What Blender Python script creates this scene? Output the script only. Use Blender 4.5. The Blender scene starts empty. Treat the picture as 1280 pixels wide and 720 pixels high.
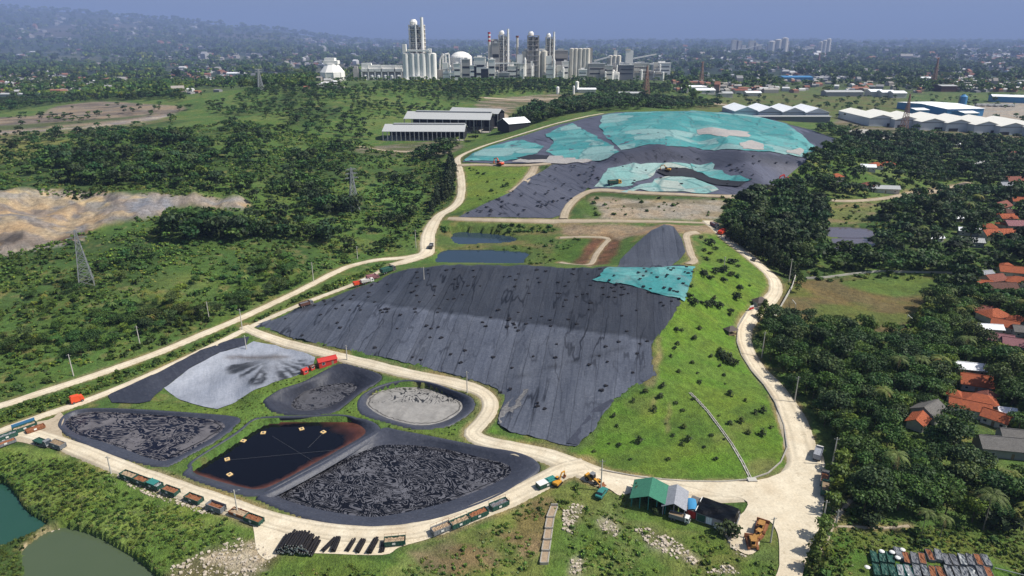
import bpy, math, random, time
import numpy as np
from mathutils import Vector
from mathutils.geometry import delaunay_2d_cdt
T0 = time.time()
random.seed(7)
RNG = np.random.default_rng(11)
scene = bpy.context.scene
COL = scene.collection
R = math.radians

# ------------------------------------------------------------------ camera geometry (drone, 24 mm)
H = 140.0
FPX = 1280 * 24 / 36.0
TH = math.atan((360 - 42) / FPX)
CT, ST = math.cos(TH), math.sin(TH)

def ray(px, py):
    a = (np.asarray(px, float) - 640) / FPX
    b = (360 - np.asarray(py, float)) / FPX
    return a, CT + b * ST, -ST + b * CT

def P(px, py, z=0.0):
    """the world point of the photo's pixel at height z"""
    dx, dy, dz = ray(px, py)
    t = (z - H) / dz
    return dx * t, dy * t

def project(x, y, z):
    dz = z - H
    depth = y * CT - dz * ST
    up = y * ST + dz * CT
    return 640 + FPX * x / depth, 360 - FPX * up / depth, depth

# ------------------------------------------------------------------ noise
def _hash(ix, iy, seed):
    n = (ix.astype(np.int64) * 374761393 + iy.astype(np.int64) * 668265263 + seed * 1442695041) & 0xffffffff
    n = ((n ^ (n >> 13)) * 1274126177) & 0xffffffff
    return ((n ^ (n >> 16)) & 0xffff) / 65535.0

def vnoise(x, y, seed=0):
    x = np.asarray(x, float); y = np.asarray(y, float)
    ix = np.floor(x); iy = np.floor(y)
    fx = x - ix; fy = y - iy
    fx = fx * fx * (3 - 2 * fx); fy = fy * fy * (3 - 2 * fy)
    a = _hash(ix, iy, seed); b = _hash(ix + 1, iy, seed)
    c = _hash(ix, iy + 1, seed); d = _hash(ix + 1, iy + 1, seed)
    return (a * (1 - fx) + b * fx) * (1 - fy) + (c * (1 - fx) + d * fx) * fy

def fbm(x, y, s, seed=0, o=4):
    v = 0; a = .5; tot = 0
    for k in range(o):
        v = v + a * vnoise(x / s, y / s, seed + k * 17); tot += a
        a *= .5; s *= .5
    return v / tot

def inside(x, y, poly):
    x = np.asarray(x); y = np.asarray(y)
    r = np.zeros(x.shape, bool)
    n = len(poly)
    for i in range(n):
        x0, y0 = poly[i]; x1, y1 = poly[(i + 1) % n]
        if y0 == y1: continue
        c = ((y0 > y) != (y1 > y))
        r ^= c & (x < (x1 - x0) * (y - y0) / (y1 - y0) + x0)
    return r

# ------------------------------------------------------------------ terrain: heights at photo control points
TP = [
 # below / around the frame
 (-500,780,0),(0,790,-4),(640,800,-5),(1280,800,0),(1800,780,0),(-900,600,0),(2200,600,0),
 # lower left water and banks
 (0,640,-6),(0,690,-6),(110,700,-6),(60,655,-4.5),(20,597,-4),(0,590,-3),(-120,620,-5),(200,735,-5),(100,640,-3),
 (0,560,0),(60,567,0),(150,600,0),(230,632,0),(320,668,0),(350,692,-1),(300,700,-2),
 # lower middle
 (640,735,-6),(700,725,-5),(820,725,-4),(560,735,-4),(480,730,-2),(650,660,-2),(740,640,-1),(760,615,0),(600,655,0),(700,610,0),
 (860,670,-1.5),(930,700,-1),(960,735,0),
 # roads in the front and the pond field
 (0,545,0),(100,562,0),(220,608,0),(340,650,0),(400,664,0),(520,664,0),(640,620,0),(760,592,0),(850,606,0),(930,612,0),
 (100,500,0),(200,512,0),(310,515,0),(400,520,0),(440,515,0),(600,540,0),(480,465,0.4),(400,440,0.4),(320,420,0.6),(120,503,0),
 (180,480,0),(250,443,0.2),(210,487,-3),(250,500,-2.5),(290,495,-3),(270,465,-3),(350,438,-2),(372,455,-2),(320,465,2.2),(300,470,1.2),(335,455,2.5),
 # left roads
 (0,507,0),(100,475,0.5),(200,440,1),(300,398,1.5),(360,370,2),(430,335,3.5),(530,320,5),(60,517,0),(200,460,0.3),(310,410,1),(360,385,2),(440,357,3.5),(490,332,5),
 # left scrub hill
 (-400,520,0),(-300,440,4),(0,440,4),(0,400,6),(100,400,6),(100,355,11),(0,330,10),(75,308,12),(150,290,15),(207,268,18),(60,270,17),(0,280,16),(0,240,27),(100,238,27),(200,245,25),(300,250,22),
 (-300,330,10),(-300,240,26),(-500,200,25),(200,330,13),(300,320,11),(230,390,4),(400,300,8),(400,340,5),(480,290,7),(520,260,11),(545,240,14),
 (0,200,24),(100,200,26),(200,200,28),(300,200,28),(400,200,24),(500,215,18),(470,240,15),(400,240,18),(300,280,17),(560,190,22),
 (0,165,22),(100,160,24),(200,150,28),(230,133,34),(120,130,24),(0,142,18),(300,150,36),(400,150,34),(480,165,24),(600,175,24),(480,180,23),(620,150,26),(700,140,30),
 (300,112,46),(400,110,50),(480,108,50),(560,106,50),(650,105,46),(740,104,40),(840,112,26),(400,130,42),(560,130,36),(650,122,34),(760,125,28),
 (220,118,28),(100,118,6),(0,122,2),(-400,130,0),(-600,160,10),
 # behind the ridge
 (250,98,5),(400,99,30),(560,99,32),(700,99,30),(840,101,20),(340,96,10),(900,105,6),(400,92,6),(700,92,4),
 # junction, ponds
 (540,300,6),(548,268,10),(572,255,14),(577,235,18),(573,207,25),
 (568,292,5),(640,294,5),(640,303,5),(568,303,5),(548,328,4),(560,314,4),(655,316,4),(650,329,4),
 (680,300,6),(730,330,7),(700,285,8),(770,300,10),(760,330,9),
 # central mound
 (315,408,1),(400,435,1),(480,460,1),(560,478,1),(620,488,1),(633,497,1),(624,520,1),(640,543,1),(720,560,1.5),
 (390,384,4),(470,353,8),(500,339,12),(430,376,8),(500,387,11),(560,397,12),(630,404,13),(700,412,14),(820,426,15),
 (540,333,17),(600,332,20),(650,333,22),(745,335,24),(810,336,24),(870,333,24),
 (560,372,13),(700,395,15),(852,378,20),(838,400,17),
 (820,470,10),(768,500,6),(745,540,2.5),(700,440,10.5),(690,480,5.5),(640,470,5),(740,470,7.5),
 # behind its crest
 (790,322,13),(812,300,17),(835,283,21),(852,300,20),(857,318,20),(866,300,19),(868,325,21),(872,287,19),
 # green slope and the right road
 (900,300,14),(940,322,11),(970,350,8),(963,376,6),(934,402,4.5),(925,430,3),(945,470,1.5),(978,520,0.5),(985,560,0),(975,590,0),(935,603,0),(850,600,0),
 (900,350,17),(880,400,13),(900,440,6.5),(860,440,10),(862,490,6),(900,520,3.2),(900,560,1.4),(800,540,2.6),(950,340,10.5),(925,380,9),(840,470,8),
 # the middle shelf
 (560,274,11),(620,277,11),(700,277,11.5),(760,276,13),(830,277,14),(900,278,14),(905,262,16),(745,250,18),(850,250,19),
 # left liner and slope
 (640,240,20),(600,258,15),(690,273,12),(712,258,15),(735,238,19),(655,208,27),(700,204,29),(745,205,29),(600,206,26),
 # far mound
 (580,201,27),(610,186,30),(640,175,34),(700,156,44),(755,144,53),(800,141,57),(860,140,58),(940,144,54),(985,156,46),(1022,187,33),(1005,205,29),(960,238,22),(905,243,20),(820,242,20),
 (790,187,42),(830,184,43),(930,192,40),(775,189,41),(700,197,31),(750,212,30),(880,204,30),(860,218,25),(900,228,22),(990,203,31),
 (1058,178,24),(1020,168,30),(760,130,32),(850,128,14),(940,130,12),(1000,140,10),
 # right side
 (1000,700,0),(1020,600,0),(1280,600,0),(1010,540,0),(1280,450,0),(1000,470,0.5),(960,440,1),(980,400,2),(1100,400,1),(1130,350,2),(990,345,5),(1280,350,2),
 (1000,300,6),(930,280,11),(920,250,17),(1010,240,10),(1035,290,4),(1085,295,4),(1080,310,4),(1032,305,4),(1280,300,3),(1200,240,5),(1280,220,4),(1100,200,8),(1050,180,12),(1280,180,5),
 (1700,500,0),(1700,300,2),(1700,200,4),(1800,150,2),(1000,150,10),(1280,150,5),(1280,130,3),(1100,130,7),(920,118,6),(1280,100,0),(1050,100,2),(1700,110,0),
 (-400,80,0),(640,80,0),(1700,80,0),(200,80,0),(1050,80,0),
]
tw = [P(a, b, c) for a, b, c in TP]
pts = [Vector((float(x), float(y))) for x, y in tw]
_v, _e, _f, _ov, _oe, _of = delaunay_2d_cdt(pts, [], [], 0, 0.01)
zc = [TP[o[0]][2] if o else 0 for o in _ov]

# fan grid (real ground sheet, finer near the place the photo shows closely)
ys = [55.0]
while ys[-1] < 60000:
    y = ys[-1]
    ys.append(y + (0.0036 * y + 0.32 if y < 1300 else 0.018 * y))
ys = np.array(ys)
US = np.linspace(-1.05, 1.05, 761)
NR, NC = len(ys), len(US)
def wid(y): return .938 * y + 48.6
GX = US[None, :] * wid(ys)[:, None]
GY = np.repeat(ys[:, None], NC, 1)
HZ = np.zeros((NR, NC))
for f in _f:
    a, b, c = [_v[i] for i in f]; za, zb, zd = [zc[i] for i in f]
    y0 = min(a.y, b.y, c.y); y1 = max(a.y, b.y, c.y)
    r0, r1 = np.searchsorted(ys, y0), np.searchsorted(ys, y1, 'right')
    if r0 >= r1: continue
    x = GX[r0:r1]; yy = GY[r0:r1]
    d = (b.x - a.x) * (c.y - a.y) - (c.x - a.x) * (b.y - a.y)
    if abs(d) < 1e-6: continue
    l1 = ((x - a.x) * (c.y - a.y) - (c.x - a.x) * (yy - a.y)) / d
    l2 = ((b.x - a.x) * (yy - a.y) - (x - a.x) * (b.y - a.y)) / d
    m = (l1 >= -1e-6) & (l2 >= -1e-6) & (l1 + l2 <= 1 + 1e-6)
    HZ[r0:r1][m] = (za + l1 * (zb - za) + l2 * (zd - za))[m]

def blur(a, n):
    for _ in range(n):
        p = np.pad(a, 1, mode='edge')
        a = (p[:-2, 1:-1] + 2 * p[1:-1, 1:-1] + p[2:, 1:-1]) / 4
        p = np.pad(a, 1, mode='edge')
        a = (p[1:-1, :-2] + 2 * p[1:-1, 1:-1] + p[1:-1, 2:]) / 4
    return a
HZ = blur(HZ, 7)
# the long mountain far off on the left and low swells on the right
mu = GX / wid(GY) / 0.75 * 640 + 640
prof = np.interp(mu, [-400, -100, 0, 60, 130, 200, 300, 400, 520], [15, 13, 14, 17, 21, 27, 35, 41, 43])
mh = np.clip((42 - prof) / FPX * 9500 + 140, 0, None) * np.clip((470 - mu) / 120, 0, 1)
ss = np.clip((GY - 3600) / 5900, 0, 1)
HZ += mh * (ss ** 1.5) * (1 + .10 * (fbm(GX, GY, 1500, 5) - .5)) * np.where(GY > 9500, np.clip(1 - (GY - 9500) / 15000, 0, 1), 1)
HZ += np.clip((GY - 2500) / 3000, 0, 1) * 30 * (fbm(GX, GY, 2600, 9) - .45)

def hh(x, y):
    x = np.asarray(x, float); y = np.asarray(y, float)
    r = np.interp(y, ys, np.arange(NR)); u = (x / wid(y) - US[0]) / (US[1] - US[0])
    r = np.clip(r, 0, NR - 1.001); u = np.clip(u, 0, NC - 1.001)
    i = r.astype(int); j = u.astype(int); fr = r - i; fu = u - j
    return (HZ[i, j] * (1 - fr) * (1 - fu) + HZ[i + 1, j] * fr * (1 - fu) + HZ[i, j + 1] * (1 - fr) * fu + HZ[i + 1, j + 1] * fr * fu)

def cell(x, y):
    r = np.clip(np.interp(y, ys, np.arange(NR)) + .5, 0, NR - 1).astype(int)
    u = np.clip((np.asarray(x) / wid(np.asarray(y)) - US[0]) / (US[1] - US[0]) + .5, 0, NC - 1).astype(int)
    return r, u

_ts = np.geomspace(120, 60000, 1600)
def W(px, py):
    """first point of the ground along the photo pixel's line of sight"""
    px = np.atleast_1d(np.asarray(px, float)); py = np.atleast_1d(np.asarray(py, float))
    ox = np.empty(px.shape); oy = np.empty(px.shape)
    for k in range(len(px)):
        dx, dy, dz = ray(px[k], py[k])
        g = H + dz * _ts - hh(dx * _ts, dy * _ts)
        i = np.argmax(g < 0)
        if g[i] >= 0: t = 30000.0
        else:
            t0, t1 = _ts[max(i - 1, 0)], _ts[i]
            g0, g1 = g[max(i - 1, 0)], g[i]
            t = t0 + (t1 - t0) * g0 / (g0 - g1) if g0 > 0 else t1
        ox[k], oy[k] = dx * t, dy * t
    return ox, oy
def W1(px, py):
    x, y = W(px, py); x = float(x[0]); y = float(y[0])
    return x, y, float(hh(x, y))
def Wpoly(poly, smooth=False, n=4):
    a = np.array(poly, float)
    if smooth: a = catmull(a, n)
    x, y = W(a[:, 0], a[:, 1])
    return list(zip(x.tolist(), y.tolist()))
def catmull(a, n=4, closed=True):
    out = []
    N = len(a)
    rng = range(N) if closed else range(N - 1)
    for i in rng:
        if closed: p0, p1, p2, p3 = a[i - 1], a[i], a[(i + 1) % N], a[(i + 2) % N]
        else: p0, p1, p2, p3 = a[max(i - 1, 0)], a[i], a[i + 1], a[min(i + 2, N - 1)]
        for k in range(n):
            t = k / n
            out.append(.5 * ((2 * p1) + (-p0 + p2) * t + (2 * p0 - 5 * p1 + 4 * p2 - p3) * t * t + (-p0 + 3 * p1 - 3 * p2 + p3) * t ** 3))
    if not closed: out.append(a[-1])
    return np.array(out)

# ------------------------------------------------------------------ object helpers
def tag(o, label=None, cat=None, group=None, kind=None):
    if label: o['label'] = label
    if cat: o['category'] = cat
    if group: o['group'] = group
    if kind: o['kind'] = kind
    return o
def empty(name, loc, rz=0, label=None, cat=None, group=None):
    o = bpy.data.objects.new(name, None); COL.objects.link(o)
    o.location = loc; o.rotation_euler = (0, 0, rz); o.empty_display_size = 1
    return tag(o, label, cat, group)
def np_mesh(name, V, F, mats=(), colors=None, smooth=False, mi=None):
    V = np.ascontiguousarray(V, np.float32).reshape(-1, 3); F = np.ascontiguousarray(F, np.int32)
    k = F.shape[1]
    me = bpy.data.meshes.new(name)
    me.vertices.add(len(V)); me.vertices.foreach_set('co', V.ravel())
    me.loops.add(F.size); me.loops.foreach_set('vertex_index', F.ravel())
    me.polygons.add(len(F)); me.polygons.foreach_set('loop_start', np.arange(0, F.size, k, dtype=np.int32))
    if colors is None: colors = np.ones((len(V), 3), np.float32)
    if True:
        at = me.color_attributes.new('Col', 'FLOAT_COLOR', 'POINT')
        c = np.ones((len(V), 4), np.float32); c[:, :3] = colors
        at.data.foreach_set('color', c.ravel())
    for m in mats: me.materials.append(m)
    me.update(calc_edges=True)
    if mi is not None: me.polygons.foreach_set('material_index', np.ascontiguousarray(mi, np.int32))
    me.polygons.foreach_set('use_smooth', np.full(len(F), smooth))
    return me
def link(name, me, parent=None, loc=None, rz=0):
    o = bpy.data.objects.new(name, me); COL.objects.link(o)
    if parent is not None: o.parent = parent
    if loc is not None: o.location = loc
    if rz: o.rotation_euler = (0, 0, rz)
    return o
def dup(root):
    def rec(o, par):
        c = o.copy(); COL.objects.link(c)
        if par is not None: c.parent = par
        for ch in list(o.children): rec(ch, c)
        return c
    return rec(root, None)

class MB:
    """collects shapes into one mesh"""
    def __init__(s): s.v = []; s.f = []; s.m = []
    def add(s, vs, fs, m=0):
        n = len(s.v); s.v += [tuple(v) for v in vs]
        s.f += [tuple(i + n for i in f) for f in fs]; s.m += [m] * len(fs)
        return s
    def box(s, x0, x1, y0, y1, z0, z1, m=0, rz=0, piv=None, rx=0, ry=0):
        vs = [(x, y, z) for z in (z0, z1) for x, y in ((x0, y0), (x1, y0), (x1, y1), (x0, y1))]
        if rz or rx or ry:
            c = Vector(piv) if piv else Vector(((x0 + x1) / 2, (y0 + y1) / 2, (z0 + z1) / 2))
            from mathutils import Euler
            q = Euler((rx, ry, rz)).to_matrix()
            vs = [tuple(q @ (Vector(v) - c) + c) for v in vs]
        return s.add(vs, [(3, 2, 1, 0), (4, 5, 6, 7), (0, 1, 5, 4), (1, 2, 6, 5), (2, 3, 7, 6), (3, 0, 4, 7)], m)
    def cyl(s, p, q, r, r2=None, n=10, m=0):
        p = Vector(p); q = Vector(q); r2 = r if r2 is None else r2
        d = (q - p).normalized(); a = d.orthogonal().normalized(); b = d.cross(a)
        vs = []
        for c, rr in ((p, r), (q, r2)):
            for k in range(n):
                t = 2 * math.pi * k / n
                vs.append(c + (a * math.cos(t) + b * math.sin(t)) * rr)
        fs = [(k, (k + 1) % n, (k + 1) % n + n, k + n) for k in range(n)]
        fs += [tuple(range(n))[::-1], tuple(range(n, 2 * n))]
        return s.add(vs, fs, m)
    def bar(s, p, q, w=.1, m=0): return s.cyl(p, q, w / 2, n=4, m=m)
    def lathe(s, prof, n=16, m=0, c=(0, 0)):
        vs = []
        for r, z in prof:
            for k in range(n):
                t = 2 * math.pi * k / n
                vs.append((c[0] + r * math.cos(t), c[1] + r * math.sin(t), z))
        fs = []
        for i in range(len(prof) - 1):
            for k in range(n):
                fs.append((i * n + k, i * n + (k + 1) % n, (i + 1) * n + (k + 1) % n, (i + 1) * n + k))
        fs.append(tuple(range((len(prof) - 1) * n, len(prof) * n)))
        return s.add(vs, fs, m)
    def prism(s, poly, z0, z1, m=0):
        n = len(poly)
        return s.add([(x, y, z0) for x, y in poly] + [(x, y, z1) for x, y in poly],
                     [tuple(range(n))[::-1], tuple(range(n, 2 * n))] + [(k, (k + 1) % n, (k + 1) % n + n, k + n) for k in range(n)], m)
    def xprism(s, poly, y0, y1, m=0):      # polygon in x,z pulled along y
        n = len(poly)
        return s.add([(x, y0, z) for x, z in poly] + [(x, y1, z) for x, z in poly],
                     [tuple(range(n)), tuple(range(n, 2 * n))[::-1]] + [(k + n, (k + 1) % n + n, (k + 1) % n, k) for k in range(n)], m)
    def mesh(s, name, mats):
        me = bpy.data.meshes.new(name); me.from_pydata(s.v, [], s.f)
        for m in (mats if isinstance(mats, (list, tuple)) else [mats]): me.materials.append(m)
        me.polygons.foreach_set('material_index', s.m); me.update()
        return me
    def build(s, name, mats, parent=None, loc=None, rz=0): return link(name, s.mesh(name, mats), parent, loc, rz)
# ------------------------------------------------------------------ materials (all node based)
class NT:
    def __init__(s, name):
        s.m = bpy.data.materials.new(name); s.m.use_nodes = True
        s.t = s.m.node_tree; s.t.nodes.clear()
        s.out = s.t.nodes.new('ShaderNodeOutputMaterial')
        s.b = s.t.nodes.new('ShaderNodeBsdfPrincipled'); s.t.links.new(s.b.outputs[0], s.out.inputs[0])
        s.set(s.b, 'Specular IOR Level', .25)
        s._c = None
    def n(s, t, **k):
        x = s.t.nodes.new(t)
        for a, b in k.items(): setattr(x, a, b)
        return x
    def l(s, a, b): s.t.links.new(a, b)
    def set(s, nd, i, v):
        if hasattr(v, 'is_output') or isinstance(v, bpy.types.NodeSocket): s.l(v, nd.inputs[i])
        else: nd.inputs[i].default_value = v
    def co(s, kind='Object', scale=None, rot=None):
        if s._c is None: s._c = s.n('ShaderNodeTexCoord')
        o = s._c.outputs[kind]
        for key, v in (('Rotation', rot), ('Scale', scale)):
            if v:
                m = s.n('ShaderNodeMapping'); s.l(o, m.inputs[0]); m.inputs[key].default_value = v; o = m.outputs[0]
        return o
    def noise(s, sc, det=4, rough=.55, dist=0, co=None):
        x = s.n('ShaderNodeTexNoise'); s.l(co if co is not None else s.co(), x.inputs['Vector'])
        x.inputs['Scale'].default_value = sc; x.inputs['Detail'].default_value = det
        x.inputs['Roughness'].default_value = rough; x.inputs['Distortion'].default_value = dist
        return x.outputs['Fac']
    def vor(s, sc, co=None, feat='F1', out='Distance', rnd=1):
        x = s.n('ShaderNodeTexVoronoi'); x.feature = feat
        s.l(co if co is not None else s.co(), x.inputs['Vector']); x.inputs['Scale'].default_value = sc
        if 'Randomness' in x.inputs: x.inputs['Randomness'].default_value = rnd
        return x.outputs[out]
    def ramp(s, fac, stops, interp='LINEAR'):
        x = s.n('ShaderNodeValToRGB'); x.color_ramp.interpolation = interp; s.l(fac, x.inputs[0])
        e = x.color_ramp.elements
        while len(e) < len(stops): e.new(.5)
        for i, (p, c) in enumerate(stops):
            e[i].position = p; e[i].color = (*c, 1) if not isinstance(c, (int, float)) else (c, c, c, 1)
        return x.outputs[0]
    def mix(s, fac, a, b, mode='MIX'):
        x = s.n('ShaderNodeMix'); x.data_type = 'RGBA'; x.blend_type = mode
        for i, v in ((0, fac), (6, a), (7, b)):
            if isinstance(v, bpy.types.NodeSocket): s.l(v, x.inputs[i])
            elif i: x.inputs[i].default_value = (*v, 1) if not isinstance(v, (int, float)) else (v, v, v, 1)
            else: x.inputs[i].default_value = v
        return x.outputs[2]
    def math(s, op, a, b=0, c=None):
        x = s.n('ShaderNodeMath'); x.operation = op
        for i, v in ((0, a), (1, b)) + (((2, c),) if c is not None else ()):
            if isinstance(v, bpy.types.NodeSocket): s.l(v, x.inputs[i])
            else: x.inputs[i].default_value = v
        return x.outputs[0]
    def sep(s, v):
        x = s.n('ShaderNodeSeparateXYZ'); s.l(v, x.inputs[0]); return x.outputs
    def attr(s, name='Col'):
        x = s.n('ShaderNodeAttribute'); x.attribute_name = name; return x.outputs['Color']
    def rnd(s):
        x = s.n('ShaderNodeObjectInfo'); return x.outputs['Random']
    def bump(s, h, strength=.5, dist=.3):
        x = s.n('ShaderNodeBump'); s.l(h, x.inputs['Height']); x.inputs['Strength'].default_value = strength
        x.inputs['Distance'].default_value = dist; s.l(x.outputs[0], s.b.inputs['Normal'])
    def done(s, col, rough=.8, metal=0):
        s.set(s.b, 'Base Color', col if isinstance(col, bpy.types.NodeSocket) else (*col, 1))
        s.set(s.b, 'Roughness', rough); s.set(s.b, 'Metallic', metal)
        return s.m

def paint(name, c, rough=.6, dirt=.25, sc=1.2, metal=0, dirtc=(.16, .12, .08)):
    t = NT(name); n = t.noise(sc, 5, .65)
    f = t.ramp(n, [(.35, 0), (.75, 1)])
    return t.done(t.mix(t.math('MULTIPLY', f, dirt), c, dirtc), rough, metal)

M = {}
# --- ground: painted classes x several scales of noise
t = NT('ground')
c = t.attr()
n1 = t.noise(.35, 6, .7); n2 = t.noise(.045, 5, .6); n3 = t.noise(1.6, 3, .6)
c = t.mix(1, c, t.ramp(n1, [(.25, .5), (.5, 1.0), (.75, 1.5)]), 'MULTIPLY')
c = t.mix(1, c, t.ramp(n3, [(.3, .7), (.7, 1.25)]), 'MULTIPLY')
c = t.mix(t.ramp(n2, [(.42, 0), (.62, .5)]), c, t.mix(1, c, (1.35, 1.05, .75), 'MULTIPLY'))
t.bump(t.math('ADD', n1, n3), .8, .8)
M['ground'] = t.done(c, .95)
# --- roads: pale crushed limestone with wheel tracks and dusty stains
def road_mat(name, base, dark, warm):
    t = NT(name)
    n1 = t.noise(.16, 6, .65); n2 = t.noise(1.4, 5, .7); n3 = t.noise(.05, 3, .5, .6)
    a = t.attr()
    c = t.mix(t.ramp(n1, [(.3, 0), (.7, 1)]), base, dark)
    c = t.mix(t.ramp(n3, [(.5, 0), (.75, .55)]), c, warm)
    c = t.mix(1, c, t.ramp(n2, [(.25, .8), (.7, 1.1)]), 'MULTIPLY')
    c = t.mix(1, c, a, 'MULTIPLY')
    n4 = t.noise(.45, 5, .75, 1.2); c = t.mix(t.ramp(n4, [(.56, 0), (.70, .6)]), c, tuple(x * .62 for x in warm))
    t.bump(n2, .4, .15)
    return t.done(c, .95)
M['road'] = road_mat('limestone_road', (.74, .66, .51), (.60, .51, .37), (.48, .37, .24))
M['road_dull'] = road_mat('dusty_road', (.50, .42, .31), (.38, .31, .22), (.30, .23, .15))
# --- black liner
def liner_mat(name, ca, cb, streak_rot, streak=(.05, .9, .05), pan=.08, rough=.5, strk=.5, strmix=.35, bmp=.35, creases=False):
    t = NT(name)
    co = t.co(rot=(0, 0, streak_rot), scale=streak)
    st = t.noise(1.0, 6, .6, .3, co=co); n2 = t.noise(.03, 4, .6); n3 = t.noise(.9, 4, .7)
    stf = t.noise(.6, 5, .6, .2, co=co); c = t.mix(t.math('ADD', t.math('MULTIPLY', t.ramp(st, [(.3, 0), (.7, 1)]), strmix), t.math('MULTIPLY', t.ramp(n3, [(.3, 0), (.7, 1)]), 1 - strmix)), ca, cb)
    c = t.mix(t.ramp(n2, [(.35, 0), (.7, .65)]), c, t.mix(1, c, (1.35, 1.32, 1.25), 'MULTIPLY'))
    cr = t.ramp(t.math('ADD', st, t.math('MULTIPLY', n2, .35)), [(.40, 1), (.47, 0)])
    c = t.mix(t.math('MULTIPLY', cr, strk), c, (.012, .012, .016))
    if creases:
        c2 = t.co(rot=(0, 0, streak_rot), scale=(.10, .0075, .1)); q = t.noise(1, 3, .5, .2, co=c2)
        ln = t.ramp(t.math('ABSOLUTE', t.math('SUBTRACT', q, .5)), [(.004, 1), (.020, 0)])
        c = t.mix(t.math('MULTIPLY', ln, t.ramp(t.noise(.02), [(.40, .1), (.6, .85)])), c, (.010, .011, .016))
    # welded panel seams
    sx = t.sep(t.co(rot=(0, 0, streak_rot)))
    if pan:
        wn = t.n('ShaderNodeTexWhiteNoise'); wn.noise_dimensions = '1D'
        px_ = t.math('MULTIPLY', t.math('ADD', sx[0], t.math('MULTIPLY', n2, 3)), pan)
        t.l(t.math('FLOOR', px_), wn.inputs['W'])
        c = t.mix(1, c, t.ramp(wn.outputs['Value'], [(0, .84), (1, 1.16)]), 'MULTIPLY')
        se = t.math('FRACT', px_)
        c = t.mix(t.math('MULTIPLY', t.math('LESS_THAN', se, .05), .45), c, (.016, .017, .022))
    dust = t.ramp(n3, [(.6, 0), (.8, .3)])
    c = t.mix(dust, c, (.22, .2, .18))
    c = t.mix(1, c, t.attr(), 'MULTIPLY')
    t.bump(t.math('ADD', st, t.math('MULTIPLY', n3, .25)), bmp, 1.0)
    return t.done(c, rough)
M['liner'] = liner_mat('black_liner', (.046, .051, .068), (.096, .105, .130), R(10), (.55, .035, .3), .13, creases=True)
M['liner_far'] = liner_mat('grey_liner', (.050, .053, .075), (.10, .105, .135), R(-30), (.30, .02, .2), .0, creases=True)
M['liner_pond'] = liner_mat('pond_liner', (.034, .038, .054), (.062, .068, .092), 0, (.2, .2, .2), .0, .45, .2)
M['liner_dark'] = liner_mat('dark_liner', (.022, .024, .036), (.045, .05, .068), R(-40), (.5, .06, .3), .0)
M['liner_white'] = liner_mat('pale_liner', (.20, .22, .26), (.34, .36, .41), R(-20), (.4, .06, .3), .0, .45, .15)
# --- turquoise tarpaulin patchwork
def teal_mat(name, a, b, pale, rot, sc=.05, dots=True):
    t = NT(name)
    co = t.co(rot=(0, 0, rot), scale=(.55, 1, 1))
    v = t.n('ShaderNodeTexVoronoi'); v.distance = 'CHEBYCHEV'; t.l(co, v.inputs['Vector']); v.inputs['Scale'].default_value = sc; v.inputs['Randomness'].default_value = .85
    r = t.sep(v.outputs['Color'])[0]
    c = t.ramp(r, [(0, a), (.3, b), (.55, a), (.8, pale), (1, b)], 'CONSTANT')
    v2 = t.n('ShaderNodeTexVoronoi'); v2.feature = 'DISTANCE_TO_EDGE'; t.l(co, v2.inputs['Vector']); v2.inputs['Scale'].default_value = sc; v2.inputs['Randomness'].default_value = .85
    c = t.mix(t.ramp(v2.outputs['Distance'], [(.0, .7), (.05, 0)]), c, (.03, .13, .14))
    n = t.noise(.05, 5, .65); n2 = t.noise(.5, 5, .7)
    c = t.mix(t.ramp(n, [(.5, 0), (.75, .6)]), c, pale)
    n5 = t.noise(.11, 5, .7, .8); c = t.mix(t.ramp(n5, [(.52, 0), (.68, .55)]), c, (.16, .20, .21))
    c = t.mix(1, c, t.ramp(n2, [(.25, .72), (.7, 1.15)]), 'MULTIPLY')
    if dots:
        d = t.vor(.085); c = t.mix(t.math('MULTIPLY', t.math('LESS_THAN', d, .12), t.ramp(t.noise(.02), [(.42, .15), (.55, .9)])), c, (.02, .04, .05))
    t.bump(n2, .5, .6)
    return t.done(c, .6)
M['teal'] = teal_mat('turquoise_tarp', (.050, .245, .25), (.10, .33, .325), (.21, .36, .35), R(12))
M['teal_pale'] = teal_mat('faded_turquoise_tarp', (.20, .38, .36), (.28, .42, .40), (.36, .42, .38), R(-15))
t = NT('worn_cover'); n = t.noise(.08, 5, .7); n2 = t.noise(.6, 4, .7)
M['worn'] = t.done(t.mix(1, t.mix(t.ramp(n, [(.3, 0), (.7, 1)]), (.30, .30, .30), (.42, .38, .35)), t.ramp(n2, [(.3, .75), (.7, 1.15)]), 'MULTIPLY'), .8)
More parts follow.
